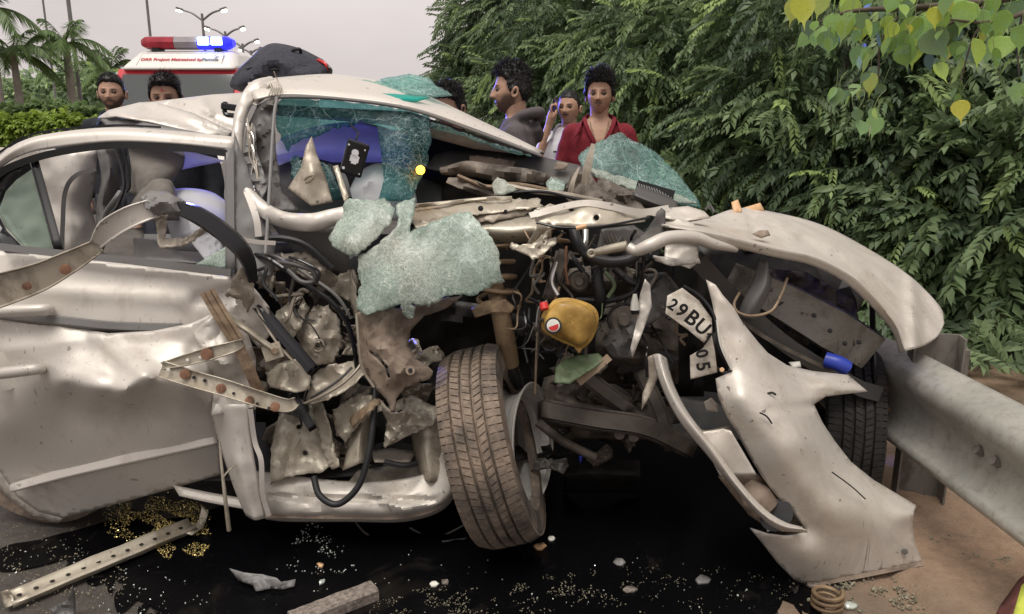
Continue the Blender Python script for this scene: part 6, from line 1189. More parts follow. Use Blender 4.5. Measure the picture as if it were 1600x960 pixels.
def person(label, px, ytop, Y, rz, skin, top, pants, shirtcol, hair, beard=0, mous=0, arms=None, style='shirt', group='onlookers standing around the wreck', vneck=0, tiltx=0, headrz=0, jaw=1, full=1.0, shcol=None, vox=.009, lean=0, cover=None):
    tp = P(px, ytop, Y); Ht = tp.z; k = (Ht-.02)/1.70
    e = empty('person', (tp.x, tp.y, 0), rz); tag(e, label, 'person', group); e.scale = (k, k, k)
    Q = lambda *p: np.array(p)
    A = arms or {}
    La = A.get('L', [Q(.165, 0, 1.36), Q(.225, .02, 1.11), Q(.215, -.06, .87)]); Ra = A.get('R', [Q(-.165, 0, 1.36), Q(-.225, .02, 1.11), Q(-.215, -.06, .87)])
    def torso(bm, s, neck=True):
        ringloft(bm, [(0, 0, .82, .155*s, .10*s), (0, 0, .92, .165*s, .11*s), (0, 0, 1.05, .15*s, .10*s), (0, -.005, 1.2, .165*s, .112*s), (0, 0, 1.32, .178*s, .108*s), (0, .008, 1.385, .165*s, .088*s), (0, .012, 1.425, .115*s, .068*s), (0, .014, 1.45, .07*s, .06*s)])
    def neckp(bm, s=1): limb(bm, [Q(0, .025, 1.38), Q(0, .015, 1.45), Q(0, .002, 1.54)], [.062*s, .056*s, .058*s], 16)
    bm = bmesh.new(); torso(bm, .93); neckp(bm)
    for ar in (La, Ra): limb(bm, ar, [.05, .042, .028]); 
    for s, ar in ((1, La), (-1, Ra)):
        d = ar[2]-ar[1]; d = d/np.linalg.norm(d)
        if ar is Ra and 'phone' in A:
            hb = ar[2]; up = Q(0, 0, 1.); 
            limb(bm, [hb-d*.02, hb+d*.045, hb+d*.085], [.028, .036, .034]); kn = hb+d*.085
            for i, ln in enumerate((.07, .078, .074, .06)):       # fingers curled over the phone's back
                o_ = kn+Q(-.012, .020-.017*i, .004); limb(bm, [o_, o_+Q(.004, -.004, ln*.55), o_+Q(.030, -.006, ln*.75), o_+Q(.045, -.004, ln*.45)], [.0105, .0098, .009, .0075], 8)
            t0 = hb+d*.03+Q(.02, -.02, 0); limb(bm, [t0, t0+Q(.020, -.022, .03), t0+Q(.022, -.018, .065)], [.013, .011, .009], 8)
        else:
            hb = ar[2]; limb(bm, [hb-d*.02, hb+d*.05, hb+d*.09], [.026, .035, .03]); kn = hb+d*.09
            for i in range(4):
                o_ = kn+Q(0, .025-.017*i, 0); limb(bm, [o_-d*.01, o_+d*.035+Q(0, -.004, 0), o_+d*(.065-.006*abs(i-1.5))+Q(-s*.012, -.008, 0)], [.0105, .0095, .0075], 8)
            t0 = hb+d*.02+Q(0, -.03, 0); limb(bm, [t0, t0+d*.03+Q(0, -.022, 0), t0+d*.06+Q(0, -.026, 0)], [.013, .011, .009], 8)
    for s in (1, -1):
        limb(bm, [Q(.085*s, 0, .88), Q(.095*s, -.01, .48), Q(.10*s, .02, .08)], [.088, .055, .042]); limb(bm, [Q(.10*s, .05, .055), Q(.10*s, -.04, .045), Q(.105*s, -.15, .035)], [.04, .042, .03])
    bv, bf = fuse(bm, vox)
    hv, hf, hc = make_head(skin, beard, mous, 1, jaw, full)
    Rh = Matrix.Rotation(headrz, 3, 'Z') @ Matrix.Rotation(tiltx, 3, 'X'); HC = Vector((0, -.012, 1.585))
    nb = len(bv); vv = [tuple(p) for p in bv]+[tuple(HC+Rh @ Vector(p)) for p in hv]; ff = bf+[tuple(nb+i for i in q) for q in hf]
    bo = mesh('body', vv, ff, M['skin'], e, True, 0, local=True)
    at = bo.data.color_attributes.new('Col', 'FLOAT_COLOR', 'POINT'); at.data.foreach_set('color', np.column_stack([np.vstack([np.tile(skin, (nb, 1)), np.array(hc)]), np.ones(len(vv))]).astype(np.float32).ravel())
    for s in (-1, 1):       # eyes
        V = []; Fc = []; c = np.array([.031*s*full, -.0735, .004])
        for j in range(9):
            ph = math.pi*(j/8-.5)
            for i in range(12): th = 2*math.pi*i/12; V.append(HC+Rh @ Vector(c+.0118*np.array([math.cos(ph)*math.cos(th)*1.15, math.sin(ph), math.cos(ph)*math.sin(th)*.62])))
        for j in range(8):
            for i in range(12): Fc.append((j*12+i, j*12+(i+1) % 12, (j+1)*12+(i+1) % 12, (j+1)*12+i))
        eo = mesh('eye', V, Fc, M['eyew'], e, True, 0, local=True); eo.data.materials.append(M['iris'])
        for p in eo.data.polygons:
            if p.index < 50: p.material_index = 1
    # hair
    st = dict(short=(.020, .8, (0, -.2, .1), .3, .002, 1800, .003), curly=(.034, .8, (0, -.4, .25), .45, .002, 2600, .010), wavy=(.042, .5, (.15, -.2, .05), .35, .0022, 2800, .016), flat=(.03, .3, (.4, -.3, -.05), .1, .002, 2200, .006), thin=(.012, .7, (0, .1, .1), .3, .002, 1600, .001))[hair]
    rs = np.random.RandomState(int(px)); nd = rs.normal(size=(st[5]*3, 3)); nd /= np.linalg.norm(nd, axis=1)[:, None]; z, y, x = nd[:, 2], nd[:, 1], nd[:, 0]
    hl = np.where(y < 0, .15+.42*ss(.0, .75, -y)+(.14*ss(.3, .7, np.abs(x))*ss(.3, .8, -y) if hair == 'thin' else 0), .15-.55*ss(.0, .7, y)); hl = hl-.28*ss(.85, .98, np.abs(x))*(y < .25)
    nd = nd[z > hl+rs.normal(0, .03, len(z))][:st[5]]
    HS, *_ = headshape(nd, jaw, full); roots = [(p, q) for p, q in zip(HS, nd)]
    V, Fc = tufts(None, roots, st[0], st[1], st[2], st[3], st[4], int(px), st[6], dict(short=.008, curly=.018, wavy=.020, flat=.014, thin=.002)[hair])
    # scalp cap under the tufts
    cap = []
    b = len(V); nu, nv = 110, 70; cm = {}; tv, sv_, nfr, nam = dict(short=(.012, .004, 80, .003), curly=(.026, .005, 52, .008), wavy=(.030, .018, 40, .009), flat=(.020, .012, 40, .004), thin=(.004, .003, 60, .002))[hair]
    PH, TH = np.meshgrid(math.pi*(.5-.72*np.arange(nv+1)/nv), 2*math.pi*np.arange(nu)/nu, indexing='ij'); NN = np.stack([np.cos(PH)*np.sin(TH), -np.cos(PH)*np.cos(TH), np.sin(PH)], -1).reshape(-1, 3)
    HH = headshape(NN, jaw, full)[0]; xx, yy, zz = NN.T; hh = np.where(yy < 0, .15+.44*ss(0., .75, -yy), .15-.55*ss(0., .7, yy)); hh = hh-.28*ss(.85, .98, np.abs(xx))*(yy < .25)+.05*np.array([noise.noise(Vector(q)*9) for q in NN]); on = zz > hh
    vol_ = sv_+(tv-sv_)*ss(.25, .8, zz+.25*np.maximum(0, -yy)); vol_ = vol_*ss(0., .14, zz-hh)**.5+.002; dn = np.array([abs(noise.noise(Vector(q)*(nfr*.1)+Vector((px, 0, 0))))*1.6-.4+.5*noise.noise(Vector(q)*(nfr*.27)) for q in NN])
    CV = HH+NN*np.where(on, vol_+nam*dn*ss(0., .2, zz-hh), -.004)[:, None]; V += list(CV); cm = {(j, i): on[j*nu+i] for j in range(nv+1) for i in range(nu)}
    for j in range(nv):
        for i in range(nu):
            if cm[j, i] and cm[j, (i+1) % nu]: Fc.append((b+j*nu+i, b+(j+1)*nu+i, b+(j+1)*nu+(i+1) % nu, b+j*nu+(i+1) % nu))
    mesh('hair', [HC+Rh @ Vector(p) for p in V], Fc, M['hair'], e, True, 0, local=True)
    # clothes
    bm = bmesh.new(); torso(bm, 1.06)
    sl = A.get('sleeve', 1.0)
    for ar in (La, Ra):
        w_ = ar[0]+(ar[1]-ar[0])*min(1, sl*1.0) if sl <= 1 else ar[2]
        pts = [ar[0]*Q(.8, 1, 1.0), ar[0], (ar[0]+ar[1])/2, w_] if sl <= 1 else [ar[0]*Q(.8, 1, 1), ar[0], ar[1], ar[2]-(ar[2]-ar[1])*.08]
        limb(bm, pts, [.05, .060, .061, .058] if sl <= 1 else [.05, .06, .057, .044], 14)
    if style == 'hoodie':
        limb(bm, [Q(-.09, -.06, 1.40), Q(-.115, .03, 1.46), Q(-.06, .12, 1.475), Q(0, .125, 1.455), Q(.06, .12, 1.475), Q(.115, .03, 1.46), Q(.09, -.06, 1.40)], [.014, .024, .034, .038, .034, .024, .014], 14)
        limb(bm, [Q(-.06, .11, 1.41), Q(0, .125, 1.36), Q(.06, .11, 1.41)], [.03, .036, .03], 14)
    sv, sf = fuse(bm, .011, 3)
    sv = sv+np.array([[noise.noise(Vector((p[0]*5+px, p[1]*5, p[2]*16)))*.007+noise.noise(Vector((p[0]*18, p[1]*18, p[2]*9+px)))*.004] for p in sv])*np.column_stack([sv[:, 0]*4, sv[:, 1]*8, sv[:, 2]*0])
    if vneck:
        cen = np.array([sv[list(q)].mean(0) for q in sf]); zv = 1.44-vneck
        cut = (cen[:, 1] < -.0) & (np.abs(cen[:, 0]) < .012+(cen[:, 2]-zv)*.42) & (cen[:, 2] > zv); cut |= cen[:, 2] > 1.448
        sf = [q for q, c in zip(sf, cut) if not c]
    else:
        cen = np.array([sv[list(q)].mean(0) for q in sf]); sf = [q for q, c in zip(sf, cen) if not (c[2] > 1.437 and style == 'shirt')]
    so_ = mesh(top, sv, sf, shirtcol, e, True, 0, local=True); solid(so_, .004)
    if style in ('shirt', 'collar'):
        s0 = .06 if vneck else .02
        for s in (-1, 1):
            pr = [Q(0, .078, 1.462), Q(.055*s, .055, 1.462), Q(.085*s, -.005, 1.45), Q((.045+s0)*s, -.075, 1.415), Q((.05+s0)*s, -.098, 1.36)]
            V = []
            for i, p in enumerate(cat(pr, 4)): 
                t = i/16; o_ = Q(p[0]*.10, p[1]*.16, 0); V += [p+Q(0, 0, .018*(1-t*.5)), p+o_*(1+1.6*t)+Q(.012*s*t, -.004, -.030-.010*math.sin(t*3.1))]
            co2 = mesh('collar', V, [(2*i, 2*i+1, 2*i+3, 2*i+2) for i in range(len(V)//2-1)], shcol or shirtcol, e, True, 0, local=True); solid(co2, .004, 0)
    bm = bmesh.new(); ringloft(bm, [(0, 0, .80, .15, .105), (0, 0, .9, .172, .118), (0, 0, .98, .165, .112)])
    for s in (1, -1): limb(bm, [Q(.085*s, 0, .9), Q(.095*s, -.01, .48), Q(.10*s, .02, .07)], [.105, .08, .07], 14)
    pv, pf = fuse(bm, .014, 3); mesh('trousers', pv, pf, pants, e, True, 0, local=True)
    for s in (1, -1):
        bm = bmesh.new(); limb(bm, [Q(.10*s, .065, .045), Q(.10*s, -.04, .045), Q(.105*s, -.17, .032)], [.044, .05, .038]); v2, f2 = fuse(bm, .012, 2); v2[:, 2] = np.maximum(v2[:, 2], 0); mesh('shoe', v2, f2, M['rubber'], e, True, 0, local=True)
    return e, HC, Rh
Q = lambda *p: np.array(p)
M['jeans'] = simple('dark_trousers', (.05, .055, .07), .9, 0, .3, 40)
M['hoodie'] = simple('grey_hoodie_cloth', (.115, .10, .105), .95, 0, .2, 60, .2, .2); M['redshirt'] = simple('maroon_shirt_cloth', (.20, .017, .027), .85, 0, .3, 50, .3, .2); M['whiteshirt'] = simple('white_shirt_cloth', (.66, .65, .68), .85, 0, .08, 40, .3, .15); M['blackshirt'] = simple('black_jacket_cloth', (.022, .024, .03), .85, 0, .3, 40, .3, .2); M['navy'] = simple('navy_collar_cloth', (.03, .05, .11), .85, 0, .3, 40); M['bluegrey'] = simple('blue_grey_shirt_cloth', (.12, .14, .19), .85, 0, .3, 40)
SK1, SK2, SK3 = (.50, .305, .21), (.47, .28, .19), (.40, .235, .16)
person('bearded man in black jacket at far left beside the ambulance', 172, 114, 5.0, R(8), SK1, 'jacket', M['jeans'], M['blackshirt'], 'short', .95, .9, style='collar', shcol=M['navy'], arms={'sleeve': 2}, headrz=R(6), full=1.04)
e2, HC, Rh = person('man with red forehead mark peering over the folded roof', 256, 114, 4.0, R(5), SK3, 'shirt', M['jeans'], M['blackshirt'], 'flat', 0, .5, headrz=R(8), tiltx=R(8), arms={'sleeve': 2})  # shirt is black to paint the dark interior seen through the side window
d_ = mesh('forehead_mark', [HC+Rh @ Vector((.004+.005*math.cos(t), -.0935, .048+.007*math.sin(t))) for t in np.linspace(0, 6.283, 11)[:-1]], [tuple(range(10))], M['red'], e2, False, local=True)
person('man mostly hidden behind the roof, only curly hair and forehead showing', 704, 130, 3.75, R(-20), SK3, 'shirt', M['jeans'], M['blackshirt'], 'curly', .5, .8, tiltx=R(14), headrz=R(-15))
person('man in grey hoodie turned in profile to the left', 803, 99, 3.6, R(-88), SK1, 'hoodie', M['jeans'], M['hoodie'], 'curly', .9, .8, style='hoodie', arms={'sleeve': 2}, headrz=R(4), full=1.03)
pe, HC, Rh = person('moustached man in white shirt talking on a phone', 890, 139, 5.1, R(-10), SK2, 'shirt', M['jeans'], M['whiteshirt'], 'thin', .12, 1, vneck=.05, headrz=R(-14), full=1.05, vox=.0065,
       arms={'R': [Q(-.165, 0, 1.36), Q(-.235, -.06, 1.17), Q(-.135, -.085, 1.475)], 'phone': 1, 'sleeve': .75})
ph = box('mobile_phone', (0, 0, 0), (.009, .075, .15), M['gloss'], None, None, .004); ph.matrix_world = Matrix.Translation(pe.location+Matrix.Rotation(R(-10), 3, 'Z') @ (Vector((-.105, -.075, 1.58))*pe.scale[0])) @ Matrix.Rotation(R(-20), 4, 'Z') @ Matrix.Rotation(R(14), 4, 'Y') @ Matrix.Rotation(R(15), 4, 'X'); tag(ph, "dark mobile phone held to the white-shirted man's ear", 'phone')
mesh('pen', *boxv((-.075, -.125, 1.27), (.05, .006, .012)), M['black'], pe, False, local=True)
re, HC, Rh = person('young man in open maroon shirt with bushy hair', 938, 112, 4.3, R(-4), SK2, 'shirt', M['jeans'], M['redshirt'], 'wavy', .12, .75, vneck=.17, headrz=R(-8), jaw=1.1, full=.97, arms={'sleeve': 1})
tube('neck_thread', [(-.06, .0, 1.455), (-.05, -.075, 1.40), (-.02, -.115, 1.31), (.0, -.122, 1.28), (.02, -.115, 1.31), (.05, -.075, 1.40), (.06, .0, 1.455)], .002, M['brown'], None, 6, 5, world=True).parent = re
for s in (-1, 1): sweep('placket', [(s*.012, -.112, 1.262), (s*.032, -.118, 1.31), (s*.058, -.112, 1.36), (s*.082, -.088, 1.415), (s*.09, -.03, 1.452)], rect(.022, .006), M['redshirt'], None, 5, world=True, up=(0, -1, .3)).parent = re
# ================================================================ ambulance
M['ambwhite'] = simple('white_vehicle_paint', (.74, .70, .66), .3, 0, .06, 3); M['ambred'] = simple('red_vehicle_paint', (.62, .03, .05), .35, 0, .15, 3)
M['bluelamp'] = emis('lit_blue_led', (.42, .62, 1.0), 6); M['bluelens'] = emis('blue_lens', (.02, .02, .95), .9); M['redlens'] = simple('red_lens', (.42, .04, .06), .15, 0, .3, 6); M['clearlens'] = simple('grey_lens', (.38, .34, .36), .25, 0, .2, 6)
AY = 9.4; ac = Vector((-4.42, 0, 0)); am = empty('ambulance', (ac.x, AY, 0)); tag(am, 'white and red ambulance with lit blue light bar, behind the car', 'ambulance')
def amx(v): return (ac.x+v[0]*.94, AY+v[1], v[2])
def aloft(name, rings, mat, n=1, bev=0):
    # rings of (half width, y, z) front cross sections -> shell
    pass
def slab(name, prof, hw0, hw1, mat, parent=am, bev=.03):
    """side profile (y, z) extruded across the width, narrowing from hw0 at the bottom to hw1 at the top"""
    zs = [p[1] for p in prof]; z0, z1 = min(zs), max(zs); V = []; n = len(prof)
    for s in (-1, 1):
        for (y, z) in prof: t = (z-z0)/(z1-z0+1e-9); V.append(amx((s*(hw0+(hw1-hw0)*t), y, z)))
    Fc = [tuple(range(n))[::-1], tuple(range(n, 2*n))]+[(i, (i+1) % n, n+(i+1) % n, n+i) for i in range(n)]
    o = mesh(name, V, Fc, mat, parent, True, 30)
    if bev: m = o.modifiers.new('b', 'BEVEL'); m.width = bev; m.segments = 3; m.limit_method = 'ANGLE'
    bm = bmesh.new(); bm.from_mesh(o.data); bmesh.ops.recalc_face_normals(bm, faces=bm.faces); bm.to_mesh(o.data); bm.free()
    return o
slab('body', [(-.15, .35), (-.2, .6), (-.15, .95), (.45, 1.12), (.92, 2.11), (1.2, 2.14), (5.0, 2.14), (5.0, .4)], .90, .84, M['ambwhite'])
slab('roof_fairing', [(.78, 2.13), (.95, 2.25), (1.15, 2.40), (1.6, 2.45), (4.8, 2.40), (4.9, 2.13)], .84, .66, M['ambwhite'], bev=.09)
def aquad(name, pts, mat, parent=am, t=.02): o = mesh(name, [amx(p) for p in pts], [tuple(range(len(pts)))], mat, parent, False); solid(o, t, 0); return o
fa = aquad('windscreen_frame', [(-.905, .40, 1.10), (.905, .40, 1.10), (.87, .905, 2.14), (-.87, .905, 2.14)], M['ambred'])
M['ambglass'] = glassmat('ambulance_windscreen', (.4, .45, .45), .8, (.10, .11, .11))
aquad('windscreen', [(-.81, .385, 1.14), (.81, .385, 1.14), (.79, .85, 2.07), (-.79, .85, 2.07)], M['ambglass'])
aquad('side_stripe', [(-.93, .2, 1.0), (-.92, 4.9, 1.0), (-.92, 4.9, 1.25), (-.92, .5, 1.25)], M['ambred'])
sg = aquad('sign_board', [(-.60, .86, 2.175), (.60, .86, 2.175), (.58, 1.06, 2.36), (-.58, 1.06, 2.36)], M['ambwhite'], am, .012)
tube('sign_border', [amx(q) for q in ((-.60, .855, 2.175), (.60, .855, 2.175), (.58, 1.055, 2.36), (-.58, 1.055, 2.36), (-.60, .855, 2.175))], .006, M['clearlens'], sg, 1, 6, world=True)
M['signred'] = simple('red_lettering', (.55, .05, .05), .5); M['signgrey'] = simple('grey_lettering', (.16, .18, .24), .5); M['signblue'] = simple('blue_emblem', (.05, .2, .55), .5)
yd = Vector((0, .2, .185)); text3('ORR Project Maintained by', amx((-.13, .945, 2.272)), (1, 0, 0), yd, .074, M['signred'], sg, 'lettering', .001, .002); text3('Pamcla', amx((.42, .945, 2.272)), (1, 0, 0), yd, .08, M['signgrey'], sg, 'lettering', .001, .002)
sweep('emblem', [amx((.46, .975, 2.315)), amx((.49, .985, 2.335)), amx((.53, .99, 2.345))], rect(.03, .004), M['signblue'], sg, 4, world=True, scale=[.4, 1.2, .5])
lb = empty('light_bar', parent=am)
def lens(name, x0, x1, mat, z0=2.43, z1=2.60, pt=0, parent=lb):
    V = []
    for (x, s) in ((x0, .55 if pt < 0 else 1), (x0+.08, 1), (x1-.08, 1), (x1, .55 if pt > 0 else 1)):
        for a in range(10): t = 2*math.pi*a/10; V.append(amx((x, 1.25+.13*s*math.cos(t), (z0+z1)/2+(z1-z0)/2*s*math.copysign(abs(math.sin(t))**.5, math.sin(t)))))
    Fc = [tuple(range(10))[::-1], tuple(range(30, 40))]+[(r*10+i, r*10+(i+1) % 10, r*10+10+(i+1) % 10, r*10+10+i) for r in range(3) for i in range(10)]
    o = mesh(name, V, Fc, mat, parent, True, 40); bm = bmesh.new(); bm.from_mesh(o.data); bmesh.ops.recalc_face_normals(bm, faces=bm.faces); bm.to_mesh(o.data); bm.free(); return o
lens('red_lens', -.66, -.17, M['redlens'], pt=-1); lens('centre_lens', -.165, .165, M['clearlens']); bl = lens('blue_lens', .17, .66, M['bluelens'], pt=1)
box('bar_foot', amx((-.45, 1.25, 2.43)), (.1, .18, .06), M['rubber'], lb); box('bar_foot', amx((.45, 1.25, 2.43)), (.1, .18, .06), M['rubber'], lb)
for x in (.27, .46): 
    box('led_module', amx((x, 1.11, 2.525)), (.15, .03, .10), M['bluelamp'], bl, None, .01)
l_ = bpy.data.lights.new('blue_beacon', 'SPOT'); l_.energy = 1700; l_.color = (.10, .12, 1); l_.spot_size = R(34); l_.spot_blend = .5; l_.shadow_soft_size = .12
lo = bpy.data.objects.new('blue_beacon', l_); COL.objects.link(lo); lo.location = amx((.38, 1.02, 2.52)); tgt = Vector((-.4, 3.2, 1.2)); lo.rotation_euler = (tgt-lo.location).to_track_quat('-Z', 'Y').to_euler(); setpar(lo, lb)
for s in (-1, 1):
    hl = box('headlight', amx((s*.66, -.17, .78)), (.32, .08, .2), M['chrome'], am, None, .03)
    for y in (.75, 3.9):
        cw = Vector(amx((s*.80, y, .34))); o, ax, u, v = wheel('wheel', cw, (s, 0, 0), .34, .2, M['tyred'], am); steelrim(cw, ax, u, v, .2, .17, o, M['steel'], .5)
box('grille', amx((0, -.17, .75)), (.85, .06, .2), M['rubber'], am, None, .02); box('bumper', amx((0, -.25, .45)), (1.75, .18, .24), M['dplast'], am, None, .05)
# ================================================================ backpack on the roof
m = NT('navy_backpack_fabric'); f = m.noise(120, 3); m.set(Base_Color=m.mix(m.ramp(f, (.4, g3(0)), (.6, g3(1))), (.014, .015, .024), (.034, .035, .05)), Roughness=.8); m.bump(f, .3, .003); M['bag'] = m.m
bgp = empty('backpack', P(430, 140, 3.0)); tag(bgp, 'dark navy backpack lying on the crumpled roof', 'backpack')
o = loft('bag_body', [[(375, 142, 2.84), (400, 143, 2.80), (440, 137, 2.79), (480, 132, 2.8), (514, 122, 2.86)],
                  [(361, 134, 2.86), (385, 133, 2.76), (430, 125, 2.73), (480, 120, 2.74), (515, 114, 2.84)],
                  [(368, 116, 2.88), (390, 104, 2.80), (430, 95, 2.76), (480, 100, 2.78), (514, 108, 2.86)],
                  [(388, 96, 2.95), (404, 83, 2.90), (430, 74, 2.88), (470, 82, 2.88), (505, 96, 2.92)],
                  [(392, 96, 3.1), (408, 83, 3.15), (430, 75, 3.16), (470, 82, 3.16), (505, 98, 3.1)],
                  [(375, 140, 3.1), (400, 142, 3.16), (440, 138, 3.18), (480, 134, 3.15), (512, 124, 3.1)]], M['bag'], bgp, 7, 6, th=.004, cr=.05, cf=7, seed=4)
tube('zip', [(385, 108, 2.785), (430, 99, 2.745), (480, 104, 2.765), (510, 112, 2.84)], .003, M['gloss'], bgp, 5, 6)
tube('seam', [(372, 120, 2.82), (400, 112, 2.765), (440, 108, 2.745), (500, 112, 2.79)], .0035, M['rubber'], bgp, 5, 6)
tube('grab_handle', [(455, 84, 2.86), (458, 79, 2.84), (468, 77, 2.84), (470, 83, 2.86)], .006, M['rubber'], bgp, 4, 8); tube('pull_tab', [(497, 94, 2.86), (508, 100, 2.83), (513, 110, 2.83)], .006, M['red'], bgp, 4, 8); tube('strap', [(505, 97, 2.85), (516, 108, 2.82), (517, 114, 2.83)], .006, M['gloss'], bgp, 4, 8)
# ================================================================ debris on the ground
sr = empty('torn_sill_strip', G(150, 880)); tag(sr, 'long perforated cream metal strip lying on the oily road', 'metal strip')
a0, a1 = G(14, 938, .02), G(300, 820, .03)
sweep('strip', [tuple(a0), tuple(a0*.66+a1*.34), tuple(a0*.33+a1*.67), tuple(a1)], [(-.030, -.006), (-.030, .006), (-.022, .008), (-.012, .001), (.012, .001), (.022, .008), (.030, .006), (.030, -.006)], crm, sr, 4, closedprof=False, th=.002, world=True, up=(0, -.3, 1), cr=.004, cf=12)
for i in range(12):
    c = a0*(1-(i+.6)/12.5)+a1*((i+.6)/12.5); n = 8; mesh('hole', [c+Vector((math.cos(6.283*k/n)*.0065, math.sin(6.283*k/n)*.0065, .0045)) for k in range(n)], [tuple(range(n))], M['black'], sr, False)
poly('bent_end', [(285, 832, GY(832, .03)), (310, 815, GY(815, .03)), (316, 790, GY(795, .06)), (326, 800, GY(800, .05)), (318, 824, GY(824, .02)), (300, 836, GY(836, .02))], crm, sr, res=5, cr=.008, cf=20); poly('bent_end', [(0, 925, GY(925, .04)), (12, 922, GY(922, .05)), (20, 930, GY(930, .03)), (22, 945, GY(945, .02)), (8, 950, GY(950, .01))], crm, sr, res=5, cr=.01, cf=24)
def flatshard(name, pts, mat, label, cat_, z=.012, cr=.008, th=.003, group=None, **k):
    o = poly(name, [(x, y, GY(y, z+dz)) for x, y, dz in pts], mat, None, res=5, cr=cr, cf=25, th=th, **k); return tag(o, label, cat_, group)
flatshard('plastic_shard', [(358, 888, .03), (380, 895, .035), (410, 898, .03), (432, 903, .03), (440, 910, .02), (462, 905, .012), (460, 916, 0), (440, 922, 0), (425, 920, 0), (400, 924, 0), (395, 915, .01), (372, 907, .012)], M['dplast2'] if 'dplast2' in M else M['grey'], 'torn grey plastic shard lying in the oil', 'plastic shard')
bl_ = empty('foam_block', G(530, 935)); tag(bl_, 'gritty grey foam strip at the bottom of the frame', 'foam strip')
fa0, fa1 = G(455, 972, .02), G(585, 922, .02); M['foam'] = simple('gritty_foam', (.30, .255, .22), .95, 0, .6, 90, .2, .8)
sweep('block', [tuple(fa0), tuple((fa0+fa1)/2), tuple(fa1)], [(-.028, -.016), (.028, -.016), (.028, .012), (.022, .018), (-.022, .018), (-.028, .012)], M['foam'], bl_, 6, world=True, up=(0, 0, 1), cr=.003, cf=60)
sp = empty('broken_spring', G(1292, 945)); tag(sp, 'small broken coil spring on the ground below the bumper', 'spring'); q = []
for i in range(72): t = i/71; a = t*6*math.pi; c = G(1292, 948, .015); q.append((c.x+math.cos(a)*.036, c.y+math.sin(a)*.036, .012+.05*t))
tube('coil', q, .006, M['strut'], sp, 1, 8, world=True)
flatshard('bent_bracket', [(75, 952, .02), (105, 938, .04), (113, 915, .09), (116, 930, .06), (117, 965, .0), (100, 972, 0)], M['dplast'], 'dark bent bracket in the lower left corner', 'bracket')
dr_ = random.Random(77)
glassbits = []
def bits(name, label, regs, n, s0, s1, mat, seed, cat_='glass crumbs'):
    rs = random.Random(seed); V = []; Fc = []
    for _ in range(n):
        (x0, y0, x1, y1) = rs.choice(regs); x = rs.uniform(x0, x1); y = rs.uniform(y0, y1); u = (x-x0)/(x1-x0)*2-1; v = (y-y0)/(y1-y0)*2-1
        if u*u+v*v > 1 or noise.noise(Vector((x*.03, y*.06, seed))) < (-.12 if seed == 1 else .05): continue
        c = G(x, y, .006); s = rs.uniform(s0, s1); b = len(V); rt = Matrix.Rotation(rs.uniform(0, 6), 3, Vector((rs.gauss(0, 1), rs.gauss(0, 1), rs.gauss(0, 1))).normalized())
        vv, f_ = boxv((c.x, c.y, .005+s*.4), (s*rs.uniform(.6, 1.4), s*rs.uniform(.6, 1.3), s*.7), rt); V += vv; Fc += [tuple(b+i for i in q) for q in f_]
    return tag(mesh(name, V, Fc, mat, None, False), label, cat_, kind='stuff')
M['crumb'] = NT('glass_crumb').set(Base_Color=(.62, .68, .62), Roughness=.08, Specular_IOR_Level=.9, Metallic=.35).m; M['amberlit'] = NT('amber_light_crumb').set(Base_Color=(.85, .68, .26), Roughness=.08, Metallic=.5, Specular_IOR_Level=.9).m; M['grit'] = simple('grit', (.30, .27, .19), .8, 0, .6, 60)  # amber crumbs: reflected amber light is put into their base colour
bits('glass_crumbs', 'glass crumbs tinted as if amber lit scattered under the open door', [(150, 768, 330, 850), (180, 775, 320, 830), (240, 800, 330, 880)], 5200, .001, .0032, M['amberlit'], 1)
bits('glass_crumbs', 'pale glass crumbs scattered over the oily foreground', [(140, 880, 330, 975), (0, 830, 160, 930), (440, 840, 560, 900), (300, 850, 1250, 965), (460, 810, 520, 870)], 900, .001, .0036, M['crumb'], 2)
bits('grit', 'yellowish grit trail across the oil in front of the car', [(640, 905, 900, 965), (800, 895, 1010, 940), (850, 880, 1240, 960), (560, 920, 760, 970)], 2200, .001, .003, M['grit'], 3, 'grit')
bits('gravel', 'loose gravel on the sandy shoulder by the bumper', [(1230, 880, 1600, 960), (1450, 780, 1600, 900), (1300, 900, 1450, 960)], 1900, .0015, .007, M['grit'], 4, 'gravel')
bits('gravel', 'small stones on the wet asphalt by the rear wheel', [(0, 790, 160, 960), (0, 860, 200, 960)], 900, .0015, .004, M['grit'], 5, 'gravel')
for i, (x, y, s, mm, lb_, ct) in enumerate(((678, 912, 9, 'whiteplast', 'white chip left of centre on the oil', 'chip'), (695, 908, 10, 'foam', 'brown stone beside the white chip on the oil', 'stone'), (843, 853, 12, 'amberplast', 'orange plastic chip just right of the muddy tyre', 'chip'), (862, 841, 9, 'whiteplast', 'pale sliver right of the muddy tyre', 'chip'), (503, 908, 8, 'crumb', 'clear glass chip between the shard and the foam strip', 'glass chip'), (500, 909-28, 7, 'amberplast', 'tan splinter right of the grey plastic shard', 'splinter'), (985, 920, 13, 'foam', 'grey stone on the gritty trail', 'stone'), (968, 878, 14, 'grey', 'curved grey clip lying in the oil', 'clip'), (1100, 905, 18, 'grey', 'crumpled foil scrap near the bumper', 'scrap'), (1330, 945, 16, 'crumb', 'clear plastic scrap beside the broken spring', 'scrap'), (1270, 842+70, 12, 'foam', 'flat stone under the bumper tip', 'stone'))):
    rs = random.Random(i); n = 6; pts = [(x+math.cos(6.283*k/n)*s*rs.uniform(.5, 1), y+math.sin(6.283*k/n)*s*.55*rs.uniform(.5, 1), rs.uniform(0, .012)) for k in range(n)]
    flatshard('debris_chip', pts, M[mm], lb_, ct, .006, .006, .008, 'small debris on the road', seed=i)
